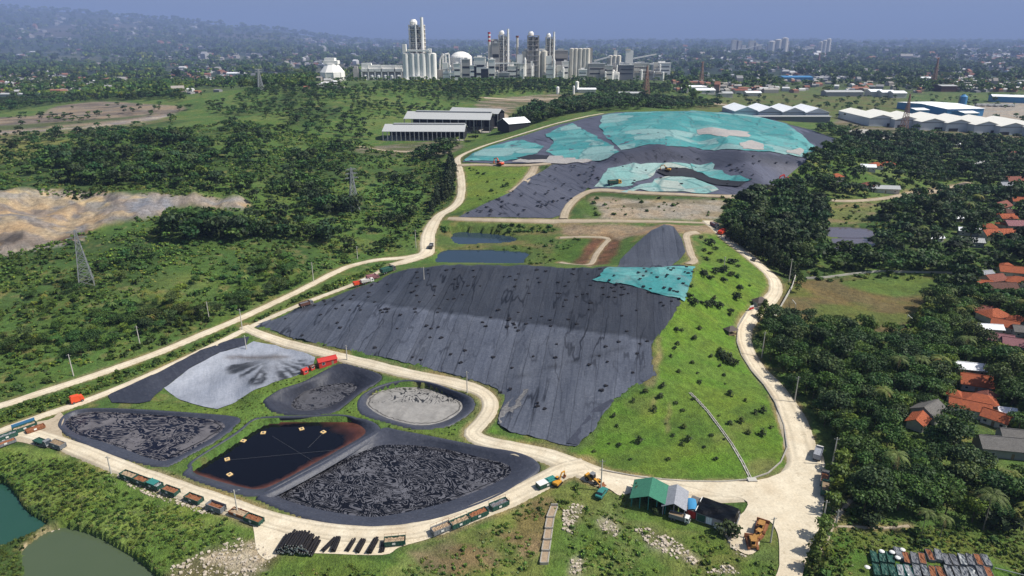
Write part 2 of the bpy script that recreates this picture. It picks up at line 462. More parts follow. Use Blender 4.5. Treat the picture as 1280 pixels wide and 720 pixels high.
# --- wrinkled floating covers
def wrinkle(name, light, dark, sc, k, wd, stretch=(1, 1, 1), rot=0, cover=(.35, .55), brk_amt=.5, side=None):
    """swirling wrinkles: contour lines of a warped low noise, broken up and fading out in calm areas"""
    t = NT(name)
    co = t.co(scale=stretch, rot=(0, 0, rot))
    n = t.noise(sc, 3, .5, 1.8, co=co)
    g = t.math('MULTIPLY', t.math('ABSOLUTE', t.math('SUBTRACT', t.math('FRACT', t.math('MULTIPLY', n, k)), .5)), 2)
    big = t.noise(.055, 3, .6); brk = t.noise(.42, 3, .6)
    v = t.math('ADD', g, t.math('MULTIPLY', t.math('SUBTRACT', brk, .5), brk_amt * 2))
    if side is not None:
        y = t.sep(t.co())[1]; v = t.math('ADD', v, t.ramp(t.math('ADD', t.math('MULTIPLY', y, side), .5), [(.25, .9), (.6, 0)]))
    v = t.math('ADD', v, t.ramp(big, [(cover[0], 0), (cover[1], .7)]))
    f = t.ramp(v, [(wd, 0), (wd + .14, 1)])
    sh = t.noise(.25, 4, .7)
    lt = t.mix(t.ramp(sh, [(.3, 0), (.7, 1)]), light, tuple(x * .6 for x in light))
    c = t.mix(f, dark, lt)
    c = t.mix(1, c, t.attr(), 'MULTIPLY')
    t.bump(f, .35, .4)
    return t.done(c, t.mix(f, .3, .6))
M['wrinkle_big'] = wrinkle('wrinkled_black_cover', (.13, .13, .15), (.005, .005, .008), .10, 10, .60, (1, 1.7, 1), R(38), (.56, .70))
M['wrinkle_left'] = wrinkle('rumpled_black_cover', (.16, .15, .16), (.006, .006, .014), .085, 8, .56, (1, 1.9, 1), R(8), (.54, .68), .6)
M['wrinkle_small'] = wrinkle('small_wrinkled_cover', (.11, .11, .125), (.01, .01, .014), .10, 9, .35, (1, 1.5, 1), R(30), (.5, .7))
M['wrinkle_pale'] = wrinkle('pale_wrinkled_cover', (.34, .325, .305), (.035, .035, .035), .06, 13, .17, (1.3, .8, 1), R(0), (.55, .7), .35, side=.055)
# --- liquids
t = NT('leachate'); M['leachate'] = t.done((.003, .003, .006), .06)
def water(name, a, b):
    t = NT(name); n = t.noise(.03, 4, .6); w = t.noise(.8, 3, .6)
    t.bump(w, .06, .15)
    return t.done(t.mix(n, a, b), .12)
M['water_green'] = water('green_water', (.016, .060, .045), (.028, .085, .06))
M['water_olive'] = water('olive_water', (.060, .088, .048), (.085, .11, .06))
M['water_blue'] = water('blue_water', (.018, .035, .055), (.03, .05, .075))
M['water_purple'] = water('paddy_water', (.09, .08, .10), (.12, .10, .12))
t = NT('rust_mud'); n = t.noise(.4, 5, .7); M['rust_mud'] = t.done(t.mix(1, t.attr(), t.ramp(n, [(.3, .6), (.7, 1.3)]), 'MULTIPLY'), .45)
# --- leaves, bark
def leaf(name, tint):
    t = NT(name); a = t.attr(); r = t.rnd()
    c = t.mix(1, a, t.ramp(r, [(0, tuple(x * .72 for x in tint)), (.5, tint), (1, tuple(x * y for x, y in zip(tint, (1.5, 1.25, .9))))]), 'MULTIPLY')
    m = t.done(c, .6)
    tr = t.n('ShaderNodeBsdfTranslucent'); t.l(c, tr.inputs[0])
    mx = t.n('ShaderNodeMixShader'); mx.inputs[0].default_value = .22
    t.l(t.b.outputs[0], mx.inputs[1]); t.l(tr.outputs[0], mx.inputs[2]); t.l(mx.outputs[0], t.out.inputs[0])
    return m
M['leaf'] = leaf('leaf', (1, 1, 1))
M['bark'] = paint('bark', (.10, .075, .05), .9, .5, 2)
M['bark_pale'] = paint('pale_bark', (.22, .19, .15), .9, .5, 2)
# --- built things
def tile(name, a, b, sc=2.2):
    wk = .6 if sc > .7 else .9
    t = NT(name); co = t.co()
    w = t.n('ShaderNodeTexWave'); w.wave_type = 'BANDS'; w.bands_direction = 'X'; t.l(co, w.inputs[0]); w.inputs['Scale'].default_value = sc
    w.inputs['Distortion'].default_value = .4
    n = t.noise(.9, 5, .75); n2 = t.noise(4, 2, .6)
    c = t.mix(t.ramp(n, [(.3, 0), (.7, 1)]), a, b)
    c = t.mix(1, c, t.ramp(w.outputs[1], [(.1, wk), (.5, 1.1)]), 'MULTIPLY')
    c = t.mix(1, c, t.ramp(n2, [(.3, .7 if wk < .7 else .92), (.7, 1.15)]), 'MULTIPLY')
    t.bump(w.outputs[1], .5, .1)
    return t.done(c, .85)
M['tile_orange'] = tile('orange_roof_tile', (.48, .13, .05), (.30, .085, .045))
M['tile_red'] = tile('faded_red_roof_tile', (.30, .10, .07), (.20, .085, .065))
M['tile_brown'] = tile('brown_roof_tile', (.11, .06, .05), (.17, .08, .06))
M['tile_pink'] = tile('pinkish_roof_sheet', (.28, .12, .14), (.34, .17, .18))
M['sheet_grey'] = tile('grey_roof_sheet', (.20, .19, .18), (.13, .125, .12), 1.2)
M['sheet_white'] = tile('white_roof_sheet', (.88, .90, .92), (.75, .77, .79), .6)
M['sheet_pale'] = tile('pale_roof_sheet', (.44, .45, .45), (.36, .37, .37), .3)
M['sheet_cream'] = tile('cream_roof_sheet', (.82, .80, .72), (.72, .70, .64), .3)
M['mast'] = paint('mast_paint', (.28, .17, .13), .8, .3)
M['debris'] = paint('torn_debris', (.09, .09, .10), .8, .7, .8, dirtc=(.42, .40, .37))
M['sheet_green'] = tile('green_roof_sheet', (.06, .24, .15), (.05, .19, .13), 1.4)
M['sheet_silver'] = tile('silver_roof_sheet', (.38, .40, .44), (.30, .31, .35), 1.4)
M['sheet_blue'] = paint('blue_sheet', (.05, .26, .5), .5, .2)
M['wall_white'] = paint('white_wall', (.62, .60, .56), .8, .35, .5)
M['wall_grey'] = paint('grey_wall', (.34, .34, .36), .8, .3, .5)
M['wall_dim'] = paint('shaded_wall', (.16, .17, .19), .8, .3, .5)
M['wall_bluegrey'] = paint('bluegrey_wall', (.56, .59, .64), .8, .2, .2)
M['yellow_rusty'] = paint('rusty_yellow_paint', (.42, .22, .06), .8, .8, .9, dirtc=(.14, .06, .03))
M['dark'] = paint('dark_opening', (.018, .02, .026), .6, .1)
M['glass'] = paint('window_glass', (.03, .04, .05), .15, .05)
M['concrete'] = paint('concrete', (.40, .38, .34), .9, .5, .8)
M['concrete_pale'] = paint('pale_concrete', (.52, .50, .45), .85, .35, .15)
M['concrete_plant'] = paint('plant_concrete', (.74, .70, .62), .85, .45, .06, dirtc=(.25, .21, .17))
M['concrete_grey'] = paint('grey_plant_concrete', (.46, .44, .42), .85, .45, .06, dirtc=(.2, .16, .14))
M['plant_white'] = paint('plant_white', (.90, .88, .84), .75, .2, .08, dirtc=(.35, .32, .28))
M['steel'] = paint('galvanised_steel', (.30, .32, .33), .5, .2, 2, .3)
M['steel_dark'] = paint('dark_steel', (.08, .085, .09), .6, .3)
M['green_paint'] = paint('dark_green_paint', (.018, .095, .075), .5, .35, 2, dirtc=(.12, .06, .03))
M['teal_paint'] = paint('teal_paint', (.03, .21, .19), .5, .2, 2)
M['blue_paint'] = paint('blue_paint', (.06, .25, .50), .45, .2, 2)
M['grey_paint'] = paint('grey_paint', (.20, .22, .24), .6, .35, 2, dirtc=(.12, .07, .04))
M['rust'] = paint('rusty_steel', (.22, .08, .035), .9, .6, 1.5, dirtc=(.30, .16, .09))
M['white_paint'] = paint('white_paint', (.75, .75, .72), .5, .15)
M['red_paint'] = paint('red_paint', (.50, .035, .03), .5, .2)
M['redorange'] = paint('redorange_paint', (.75, .09, .03), .5, .1)
M['yellow_paint'] = paint('yellow_paint', (.62, .30, .03), .55, .35, 1.5, dirtc=(.2, .1, .05))
M['cream_float'] = paint('cream_float', (.75, .52, .24), .6, .1)
M['rubber'] = paint('rubber', (.012, .012, .013), .8, .2)
M['pipe'] = paint('black_pipe', (.010, .010, .013), .45, .15, 2)
M['sand'] = paint('sandy_waste', (.40, .30, .2), .95, .6, 1.2)
M['wood'] = paint('weathered_wood', (.26, .19, .12), .9, .5, 3)
M['thatch'] = paint('dark_thatch', (.10, .085, .085), .95, .5, 3)
t = NT('rubble_stone'); n = t.noise(1.5, 4, .7); M['stone'] = t.done(t.mix(t.ramp(n, [(.3, 0), (.7, 1)]), (.62, .56, .46), (.34, .27, .2)), .9)
M['tarp_black'] = liner_mat('shed_tarp', (.035, .035, .045), (.075, .072, .085), R(20), (.2, 1.2, .2), .0, .4, .2)
M['town'] = None
t = NT('town_paint'); M['town'] = t.done(t.attr(), .8)
# ------------------------------------------------------------------ outlines, in the photo's pixels
S_CENTRAL = [(315,408),(335,400),(380,383),(430,367),(470,351),(505,338),(540,333),(600,332),(650,333),(745,335),(760,334),(870,333),(862,352),(852,378),(838,400),(820,425),(815,442),(820,470),(790,485),(768,500),(757,515),(745,535),(732,549),(720,559),(690,553),(660,545),(635,541),(622,530),(625,512),(630,497),(622,486),(583,473),(533,460),(487,449),(433,438),(383,427),(343,414)]
S_UPPER = [(770,340),(775,325),(795,305),(812,290),(830,281),(842,284),(852,298),(857,315),(845,328),(835,338)]
S_LEFT = [(572,272),(600,258),(640,240),(655,226),(690,206),(745,204),(742,220),(735,235),(722,245),(712,258),(705,268),(690,273)]
S_FAR = [(578,203),(590,192),(612,184),(640,174),(700,156),(752,144),(800,140),(860,139),(900,140),(940,143),(985,155),(1022,187),(1005,205),(985,220),(960,238),(932,244),(905,244),(820,241),(745,239),(735,235),(745,205),(690,205),(640,205)]
S_BEHIND = [(975,153),(1015,163),(1058,178),(1040,183),(1022,188),(1000,169)]
POND1 = ([(73,527),(84,515),(113,509),(183,511),(244,515),(290,519),(299,525),(275,546),(238,566),(211,580),(189,580),(137,566),(92,547),(75,535)],
         [(82,527),(89,521),(113,515),(183,518),(260,524),(280,531),(275,540),(241,561),(214,573),(195,575),(141,556),(101,544),(84,534)])
POND2 = ([(231,587),(270,563),(300,543),(325,527),(345,522),(400,520),(445,521),(467,527),(474,535),(470,541),(400,582),(340,614),(325,618),(300,616),(260,604),(235,594)],
         [(240,586),(251,577),(298,547),(316,532),(332,528),(378,527),(421,525),(441,528),(455,536),(454,544),(425,561),(376,588),(339,607),(324,611),(308,610),(269,600),(242,591)])
POND3 = ([(323,618),(400,577),(473,536),(500,537),(583,553),(650,567),(670,577),(673,587),(650,603),(617,622),(555,645),(505,654),(455,656),(405,651),(355,636),(328,624)],
         [(349,618),(392,592),(457,563),(487,556),(547,560),(600,572),(634,581),(637,592),(620,603),(580,620),(542,632),(480,645),(442,644),(392,635),(362,626)])
POND4 = ([(332,499),(367,480),(400,462),(423,453),(447,458),(473,467),(475,475),(453,488),(427,508),(410,515),(367,517),(340,512),(332,504)],
         [(365,504),(380,490),(410,481),(438,479),(446,485),(433,496),(413,508),(385,513),(368,511)])
POND5 = ([(447,503),(457,490),(487,480),(513,478),(547,483),(583,495),(592,503),(590,513),(567,528),(547,533),(517,534),(480,525),(453,516)],
         [(458,503),(467,492),(500,483),(533,485),(567,497),(578,507),(570,519),(547,529),(517,531),(480,521),(462,510)])
S_STRIP = [(135,495),(180,474),(250,439),(288,425),(312,421),(308,432),(275,441),(237,461),(205,485),(188,502),(175,505),(140,504)]
S_WHITE = [(205,485),(237,461),(275,441),(308,432),(317,427),(345,432),(378,440),(394,447),(392,455),(380,465),(367,471),(333,483),(300,499),(272,512),(255,509),(225,500)]
WATER = [('green_water', 'water_green', [(-60,600),(0,603),(20,618),(35,640),(60,655),(50,664),(30,672),(0,681),(-60,690)], -6.2),
         ('olive_water', 'water_olive', [(28,690),(42,676),(62,664),(85,660),(115,668),(140,680),(170,698),(192,716),(215,745),(45,745),(30,710)], -6.2),
         ('small_pond_water', 'water_blue', [(568,291),(600,291),(638,295),(645,299),(640,303),(600,305),(568,304)], 4.2),
         ('dark_pond_water', 'water_blue', [(546,322),(556,313),(600,312),(658,316),(656,325),(650,331),(600,331),(548,329)], 3.4),
         ('paddy_water', 'water_purple', [(1036,284),(1084,286),(1088,296),(1034,295)], 4.0),
         ('paddy_water', 'water_purple', [(1032,300),(1080,298),(1091,311),(1030,312)], 3.8)]
GREEN = [(872,331),(885,300),(893,293),(905,300),(940,322),(966,350),(962,372),(930,395),(922,405),(920,430),(945,470),(975,520),(985,560),(972,588),(930,603),(850,599),(760,585),(700,568),(610,549),(612,535),(640,546),(720,560),(745,545),(760,515),(772,500),(820,475),(820,425),(852,378)]

# lower the pond floors
def carve(polyxy, z=None, dz=None, grow=0):
    m = inside(GX, GY, polyxy)
    if grow:
        for _ in range(grow):
            q = m.copy(); q[1:] |= m[:-1]; q[:-1] |= m[1:]; q[:, 1:] |= m[:, :-1]; q[:, :-1] |= m[:, 1:]; m = q
    if z is not None: HZ[m] = np.minimum(HZ[m], z)
    if dz is not None: HZ[m] -= dz
    return m
occ = np.zeros((NR, NC), bool)     # no plants here
QP = Wpoly([(-80,338),(0,320),(75,303),(108,292),(135,280),(180,274),(207,266),(215,256),(300,262),(308,250),(240,244),(150,241),(60,236),(0,238),(-80,240)])
_q = blur(inside(GX, GY, QP).astype(float), 6)
HZ += _q * (17 * (fbm(GX, GY * .6, 34, 51, 4) - .5) + 5 * (np.abs(fbm(GX, GY, 14, 53, 3) - .5)))
_q = blur(((GX < -40) & (GY > 260) & (GY < 1200)).astype(float), 8) * (~inside(GX, GY, QP))
H_SURF = HZ.copy()                 # surface that the sheets lie on

def grid_sheet(polyxy, spacing):
    """triangulate an outline filled with a jittered grid of inner points"""
    out = []
    n = len(polyxy)
    for i in range(n):
        a = np.array(polyxy[i]); b = np.array(polyxy[(i + 1) % n])
        k = max(1, int(np.linalg.norm(b - a) / spacing))
        for j in range(k): out.append(a + (b - a) * j / k)
    out = np.array(out)
    x0, y0 = out.min(0); x1, y1 = out.max(0)
    gx, gy = np.meshgrid(np.arange(x0, x1, spacing), np.arange(y0, y1, spacing))
    gx = gx.ravel() + RNG.uniform(-.2, .2, gx.size) * spacing; gy = gy.ravel() + RNG.uniform(-.2, .2, gy.size) * spacing
    m = inside(gx, gy, [tuple(p) for p in out])
    g = np.stack([gx[m], gy[m]], 1)
    # keep inner points off the outline
    if len(g):
        keep = np.ones(len(g), bool)
        for i in range(0, len(g), 2000):
            d = np.min(np.linalg.norm(g[i:i + 2000, None] - out[None], axis=2), 1)
            keep[i:i + 2000] = d > spacing * .4
        g = g[keep]
    allp = np.concatenate([out, g]) if len(g) else out
    ne = len(out)
    vs, es, fs, _, _, _ = delaunay_2d_cdt([Vector(p) for p in allp], [(i, (i + 1) % ne) for i in range(ne)], [], 1, 1e-4)
    v = np.array([(q.x, q.y) for q in vs])
    f = np.array([list(q) for q in fs if len(q) == 3], np.int32)
    # counter-clockwise
    a = v[f[:, 0]]; b = v[f[:, 1]]; c = v[f[:, 2]]
    s = (b[:, 0] - a[:, 0]) * (c[:, 1] - a[:, 1]) - (c[:, 0] - a[:, 0]) * (b[:, 1] - a[:, 1])
    f[s < 0] = f[s < 0][:, ::-1]
    return v, f

def sheet(name, poly, spacing, off, mat, label=None, cat=None, group=None, kind=None, smooth=False, wr=0, wrs=6, xy=None, colf=None, z=None, occupy=True, ragged=0, draped=0):
    w = xy if xy is not None else Wpoly(poly, smooth)
    if ragged:
        q = []
        for i in range(len(w)):
            a_ = np.array(w[i]); b_ = np.array(w[(i + 1) % len(w)]); k_ = max(1, int(np.linalg.norm(b_ - a_) / (ragged * 2)))
            for j in range(k_): p_ = a_ + (b_ - a_) * j / k_; q.append((p_[0] + ragged * 1.6 * (float(vnoise(p_[0] / ragged / 2, p_[1] / ragged / 2, 5)) - .5), p_[1] + ragged * 2.2 * (float(vnoise(p_[0] / ragged / 2, p_[1] / ragged / 2, 6)) - .5)))
        w = q
    v, f = grid_sheet(w, spacing)
    zz = (hh_s(v[:, 0], v[:, 1]) if z is None else np.full(len(v), z)) + off
    if wr: zz = zz + wr * (fbm(v[:, 0], v[:, 1], wrs, 3, 3) - .5)
    if draped: zz = zz + draped * (fbm(v[:, 0] - .18 * v[:, 1], v[:, 1] * .10, 6, 44, 2) - .5)
    col = colf(v[:, 0], v[:, 1]) if colf else np.ones((len(v), 3))
    me = np_mesh(name, np.column_stack([v, zz]), f, [mat], col, smooth=True)
    o = link(name, me); tag(o, label, cat, group, kind)
    if occupy: occ[inside(GX, GY, w)] = True
    return o, w
def hh_s(x, y):
    global HZ
    keep = HZ; HZ = H_SURF
    try: return hh(x, y)
    finally: HZ = keep

# --- water bodies
for nm, mt, poly, zw in WATER:
    x, y = P([p[0] for p in poly], [p[1] for p in poly], zw)
    w = list(zip(x.tolist(), y.tolist()))
    a = catmull(np.array(w), 5); w = [tuple(p) for p in a]
    carve(w, z=zw - .8); H_SURF[:] = HZ
    v, f = grid_sheet(w, 6)
    cx, cy = v.mean(0)
    grow = 1.06
    v2 = np.array([[cx, cy]]) + (v - [[cx, cy]]) * grow
    o = link(nm, np_mesh(nm, np.column_stack([v2, np.full(len(v2), zw)]), f, [M[mt]], None, True)); o['kind'] = 'structure'
    occ[inside(GX, GY, w)] = True

# --- the central mound
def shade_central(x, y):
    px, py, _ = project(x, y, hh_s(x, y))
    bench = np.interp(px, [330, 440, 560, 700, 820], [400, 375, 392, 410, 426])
    k = 1 / (1 + np.exp((py - bench + 2.5 * (fbm(x, y, 12, 66, 3) - .5)) / .9))                 # shade of the upper terrace, put into the colour
    g = 1.14 - .62 * k * np.interp(px, [420, 560], [.45, 1]) + .22 * np.exp(-((py - bench - 3) / 1.6) ** 2) - .2 * np.exp(-((py - bench + 1.5) / 1.6) ** 2)  # also paints a highlight below the bench line and shade above it
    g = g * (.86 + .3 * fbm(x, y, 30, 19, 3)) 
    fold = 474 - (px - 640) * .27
    g = g * np.where(px > 640, 1 + .07 * (py > fold) - .42 * np.exp(-((py - fold) / 1.8) ** 2) * np.clip((820 - px) / 60, 0, 1), 1)  # shade along the lobe's fold painted in, the lobe itself slightly lighter
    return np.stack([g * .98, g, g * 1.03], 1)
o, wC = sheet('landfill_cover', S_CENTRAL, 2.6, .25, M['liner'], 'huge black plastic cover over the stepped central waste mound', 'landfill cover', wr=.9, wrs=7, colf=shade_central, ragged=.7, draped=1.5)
sheet('teal_tarp', [(742,352),(751,343),(760,335),(810,336),(868,334),(864,352),(856,378),(848,374),(830,372),(815,366),(800,362),(785,357),(770,356)], 2.5, .75, M['teal'], 'turquoise tarpaulin patch on the top right corner of the central black mound', 'tarpaulin', wr=.5, wrs=6, ragged=.9)
sheet('torn_liner', [(623,524),(627,512),(636,503),(646,494),(655,488),(661,488),(655,497),(650,503),(652,508),(642,514),(640,524),(633,527),(631,535),(625,533)], 1.2, .5, M['debris'], 'torn pale strip of debris at the lower left corner of the central mound', 'debris strip', wr=.9, wrs=2)
sheet('liner_flap', [(708,555),(722,558),(747,522),(768,502),(764,500),(742,512)], 2, .55, M['liner_pond'], 'smooth grey liner flap along the right toe of the central mound', 'liner', wr=.2)
sheet('landfill_cover', S_UPPER, 2.5, .25, M['liner'], 'small rounded black cover on the slope behind the central mound', 'landfill cover', wr=.6)
sheet('landfill_cover', S_LEFT, 3.2, .3, M['liner_far'], 'grey sloping cover between the bright green slope and the far teal mound', 'landfill cover', wr=.9, wrs=9)
FB = Wpoly([(745,205),(765,192),(780,188),(810,183),(870,187),(930,191),(1003,197),(990,207),(930,205),(860,203),(800,204),(765,208)])
def shade_far(x, y):
    g = (.82 + .4 * fbm(x, y, 22, 29, 3)) * np.where(inside(x, y, FB), .62, 1.0)
    return np.stack([g, g, g * 1.05], 1)
sheet('landfill_cover', S_FAR, 5, .4, M['liner_far'], 'wide dark cover sheet under the turquoise tarpaulins of the far mound', 'landfill cover', wr=1.2, wrs=14, colf=shade_far)
sheet('landfill_cover', S_BEHIND, 6, .5, M['liner_dark'], 'dark cover wedge on the far right side of the turquoise mound', 'landfill cover', wr=.5)
T = 'tarpaulins spread over the far mound'
for poly, off, mt, lab in (
    ([(580,202),(590,194),(602,187),(640,178),(652,176),(682,184),(672,192),(655,199),(630,202)], .9, 'teal', 'turquoise tarpaulin at the far left end of the far mound'),
    ([(683,168),(700,160),(716,155),(735,166),(760,180),(775,190),(760,199),(735,202),(700,199),(684,190),(692,178)], .9, 'teal', 'turquoise tarpaulin left of the dark gully on the far mound'),
    ([(752,145),(775,142),(800,141),(860,140),(900,141),(940,144),(983,156),(1005,172),(1020,187),(1004,197),(965,192),(930,189),(870,186),(835,184),(810,181),(792,186),(778,188),(765,178),(750,160)], .9, 'teal', 'largest turquoise tarpaulin field across the crest of the far mound'),
    ([(745,236),(752,222),(762,210),(790,205),(860,206),(888,205),(892,214),(862,211),(820,214),(812,222),(790,232),(760,236)], .9, 'teal_pale', 'faded turquoise tarpaulin round the soil access ramp'),
    ([(865,207),(889,205),(893,214),(915,220),(942,226),(935,230),(900,226),(880,219),(866,213)], 1.3, 'teal', 'narrow bright turquoise strip right of the black waste face'),
    ([(778,240),(800,232),(830,222),(858,220),(885,231),(900,238),(880,242),(820,240)], .9, 'teal_pale', 'faded turquoise triangle at the toe of the far mound'),
    ([(640,204),(660,196),(700,196),(742,202),(730,205),(690,205)], 1.0, 'worn', 'pale worn cover beside the red excavator'),
    ([(872,163),(900,162),(935,166),(936,173),(905,172),(873,169)], 1.15, 'worn', 'upper beige worn patch in the turquoise field'),
    ([(926,179),(940,177),(956,181),(954,189),(930,188)], 1.15, 'worn', 'lower beige worn patch in the turquoise field'),
    ([(984,189),(1000,186),(1008,190),(998,194),(986,193)], 1.15, 'worn', 'small pale patch near the right tip of the turquoise field'),
    ([(818,215),(840,213),(865,212),(880,220),(905,226),(934,230),(925,235),(895,233),(868,224),(845,222),(830,221)], 1.25, 'dark', 'black open waste face in the far mound'),
    ([(645,199),(662,195),(690,196),(684,200),(655,201)], 1.25, 'dark', 'small dark waste patch near the red excavator'),
  ):
    sheet('worn_cover' if mt == 'worn' else 'exposed_waste' if mt == 'dark' else 'teal_tarp', poly, 4.5, off, M[mt], lab, 'waste face' if mt == 'dark' else 'tarpaulin', T if mt.startswith('teal') else None, wr=1.0, wrs=8, ragged=3.2)

# --- lower left lined cell with its pale heap
def shade_heap(x, y):
    px, py, _ = project(x, y, hh_s(x, y))
    dx, dy = (px - 338) / 62, (py - 449) / 36
    r_ = np.hypot(dx, dy); a_ = np.arctan2(dy, dx)
    st = fbm(a_ * 9 + 20, r_ * .5 + fbm(x, y, 6, 3) * .5, .55, 15, 3)
    k = np.clip((1.0 + .25 * (fbm(x, y, 7, 6) - .5) - r_) * 7, 0, 1) * np.clip((dy + .02) * 12, 0, 1)
    d_ = k * np.clip((st - .40) * 6, 0, 1) * np.clip(r_ * 2 - .1, 0, 1)
    g = (1 - .85 * d_) * (1 - .18 * k) * (.8 + .4 * fbm(x, y, 5, 12))
    band = np.clip(1 - np.abs(dy + .06 + .08 * (fbm(x, y, 4, 9) - .5)) * 9, 0, 1) * np.clip((.75 - np.abs(dx + .25)) * 5, 0, 1)
    c_ = np.stack([g, g, g * 1.02], 1)
    return c_ * (1 - band[:, None] * .8) + np.array([.30, .22, .16]) * band[:, None] * .8
sheet('liner_strip', S_STRIP, 1.6, .35, M['liner_dark'], 'terraced dark liner strip on the bank beside the left road', 'liner', wr=.8, wrs=4)
sheet('pale_cover', S_WHITE, 1.5, .2, M['liner_white'], 'pale grey cover sheet rising to a streaked heap', 'landfill cover', wr=.5, wrs=5, colf=shade_heap)
def hxy(px, py): return W1(px, py)
cx_, cy_, _ = W1(318, 462)

# --- lined ponds
def radial(poly, c, ang):
    out = []
    n = len(poly)
    for a in ang:
        dx, dy = math.cos(a), math.sin(a); best = 0
        for i in range(n):
            x0, y0 = poly[i][0] - c[0], poly[i][1] - c[1]; x1, y1 = poly[(i + 1) % n][0] - c[0], poly[(i + 1) % n][1] - c[1]
            ex, ey = x1 - x0, y1 - y0
            d = dx * ey - dy * ex
            if abs(d) < 1e-9: continue
            t = (x0 * ey - y0 * ex) / d; s = (x0 * dy - y0 * dx) / d
            if t > 0 and -1e-6 <= s <= 1 + 1e-6: best = max(best, t)
        out.append(best)
    return np.array(out)
def lined_pond(outer, inner, level, mats, label, cover_amp=.3, dome=0, liquid=False, cover_label=None):
    x, y = P([p[0] for p in outer], [p[1] for p in outer], .5); wo = [tuple(p) for p in catmull(np.stack([x, y], 1), 3)]
    x, y = P([p[0] for p in inner], [p[1] for p in inner], level); wi = [tuple(p) for p in catmull(np.stack([x, y], 1), 3)]
    c = np.mean(wi, 0)
    NA = 220
    ang = np.linspace(0, 2 * math.pi, NA, endpoint=False)
    ro, ri = radial(wo, c, ang), radial(wi, c, ang)
    k3 = lambda a: (np.roll(a, 1) + 2 * a + np.roll(a, -1)) / 4
    ro, ri = k3(ro), k3(ri)
    ro = np.maximum(ro, ri + .8)
    carve(wo, z=level - 1.2, grow=0); occ[carve(wo, grow=1)] = True
    base = hh_s(c[0] + ro * np.cos(ang), c[1] + ro * np.sin(ang))
    root = empty('lined_pond', (c[0], c[1], 0), 0, label, 'pond')
    # liner: buried toe outside, rounded berm, slope, floor
    prof = [(1.2, -1.2), (.2, .08), (-.3, .24), (-1.1, .22)]
    rings = []
    for dr, dz in prof: rings.append((ro + dr, base + dz))
    for s in (.33, .66, 1.0, 1.2):
        r = (ro - 1.1) * (1 - s) + ri * s
        rings.append((np.maximum(r, ri * .5), (base + .22) * (1 - s) + (level) * s + .12 * (fbm(ang * 12, ang * 0 + s * 3, 1, 4) - .5)))
    V = []; F = []
    for r, z in rings: V.append(np.stack([r * np.cos(ang), r * np.sin(ang), z], 1))
    for i in range(len(rings) - 1):
        a = np.arange(NA); b = (a + 1) % NA
        F.append(np.stack([i * NA + a, (i + 1) * NA + a, (i + 1) * NA + b, i * NA + b], 1))
    link('liner', np_mesh('pond_liner', np.concatenate(V), np.concatenate(F), [mats[0]], None, True), root)
    # cover or liquid
    K = 110
    V = []; F = []; CC = []
    for k in range(K + 1):
        s = max(k / K, .004); r = ri * s * 1.01
        xx, yy = r * np.cos(ang), r * np.sin(ang)
        z = np.full(NA, level + .05)
        if not liquid:
            z = z + cover_amp * (1 - s ** 8) * (np.abs(fbm(xx + c[0], yy + c[1], 5, 8, 2) - .5) * 2) + dome * (1 - s * s)
        V.append(np.stack([xx, yy, z], 1))
        rg = .93 + .03 * (fbm(ang * 9, ang * 0 + 3, 1, 12, 2) - .5) * 2
        q = 1 - .93 * np.exp(-((s - rg) / .012) ** 2) if not liquid else np.ones(NA)
        CC.append(np.repeat(q[:, None], 3, 1))
    for i in range(K):
        a = np.arange(NA); b = (a + 1) % NA
        F.append(np.stack([i * NA + a, (i + 1) * NA + a, (i + 1) * NA + b, i * NA + b], 1))
    cv = link('liquid' if liquid else 'floating_cover', np_mesh('pond_surface', np.concatenate(V), np.concatenate(F), [mats[1]], np.concatenate(CC), True), root)
    if cover_label: cv['label'] = cover_label
    return root, wo, c, ang, ri, level
lined_pond(*POND1, -1.0, (M['liner_pond'], M['wrinkle_left']), 'leftmost lined pond under a rumpled black and grey cover', .25)
p2 = lined_pond(*POND2, -2.0, (M['liner_pond'], M['leachate']), 'lined pond of black liquid with a rust red rim', liquid=True)
lined_pond(*POND3, -2.4, (M['liner_pond'], M['wrinkle_big']), 'largest lined pond under a densely wrinkled black cover', .3)
lined_pond(*POND4, -5.0, (M['liner_dark'], M['wrinkle_small']), 'deep dark lined pond beside the red roofed shed', .2)
lined_pond(*POND5, -1.8, (M['liner_pond'], M['wrinkle_pale']), 'small lined pond under a pale grey wrinkled cover', .2, dome=.7)
# rust red scum along the rim of the black pond
root, wo, c, ang, ri, lv = p2
V = []; F = []; NA = len(ang)
wob = fbm(np.cos(ang) * 5 + 9, np.sin(ang) * 5 + 9, 1.2, 31, 3)
sw = .8 + 3.0 * wob * (0.45 + .55 * np.abs(np.cos(ang + .6))) + np.where((ang < 1.1) & (ang > .15), 7 * np.sin((ang - .15) / .95 * math.pi), 0)
Cs_ = []
for t_, col in ((-.12, (.12, .065, .05)), (.0, (.11, .045, .032)), (.3, (.08, .028, .02)), (.65, (.035, .013, .011)), (.9, (.02, .008, .008)), (1.1, (.004, .003, .006))):
    r = ri * 1.005 - sw * t_ * (.8 + .5 * fbm(np.cos(ang) * 14 + 9, np.sin(ang) * 14 + 9, 1, 45, 2)) + (.8 if t_ < 0 else 0)
    V.append(np.stack([r * np.cos(ang), r * np.sin(ang), np.full(NA, lv + (.30 if t_ < 0 else .09 - .02 * t_))], 1)); Cs_.append(np.tile(col, (NA, 1)))
for i in range(5):
    a = np.arange(NA); b = (a + 1) % NA
    F.append(np.stack([i * NA + a, (i + 1) * NA + a, (i + 1) * NA + b, i * NA + b], 1))
link('scum_rim', np_mesh('scum_rim', np.concatenate(V), np.concatenate(F), [M['rust_mud']], np.concatenate(Cs_), True), root)
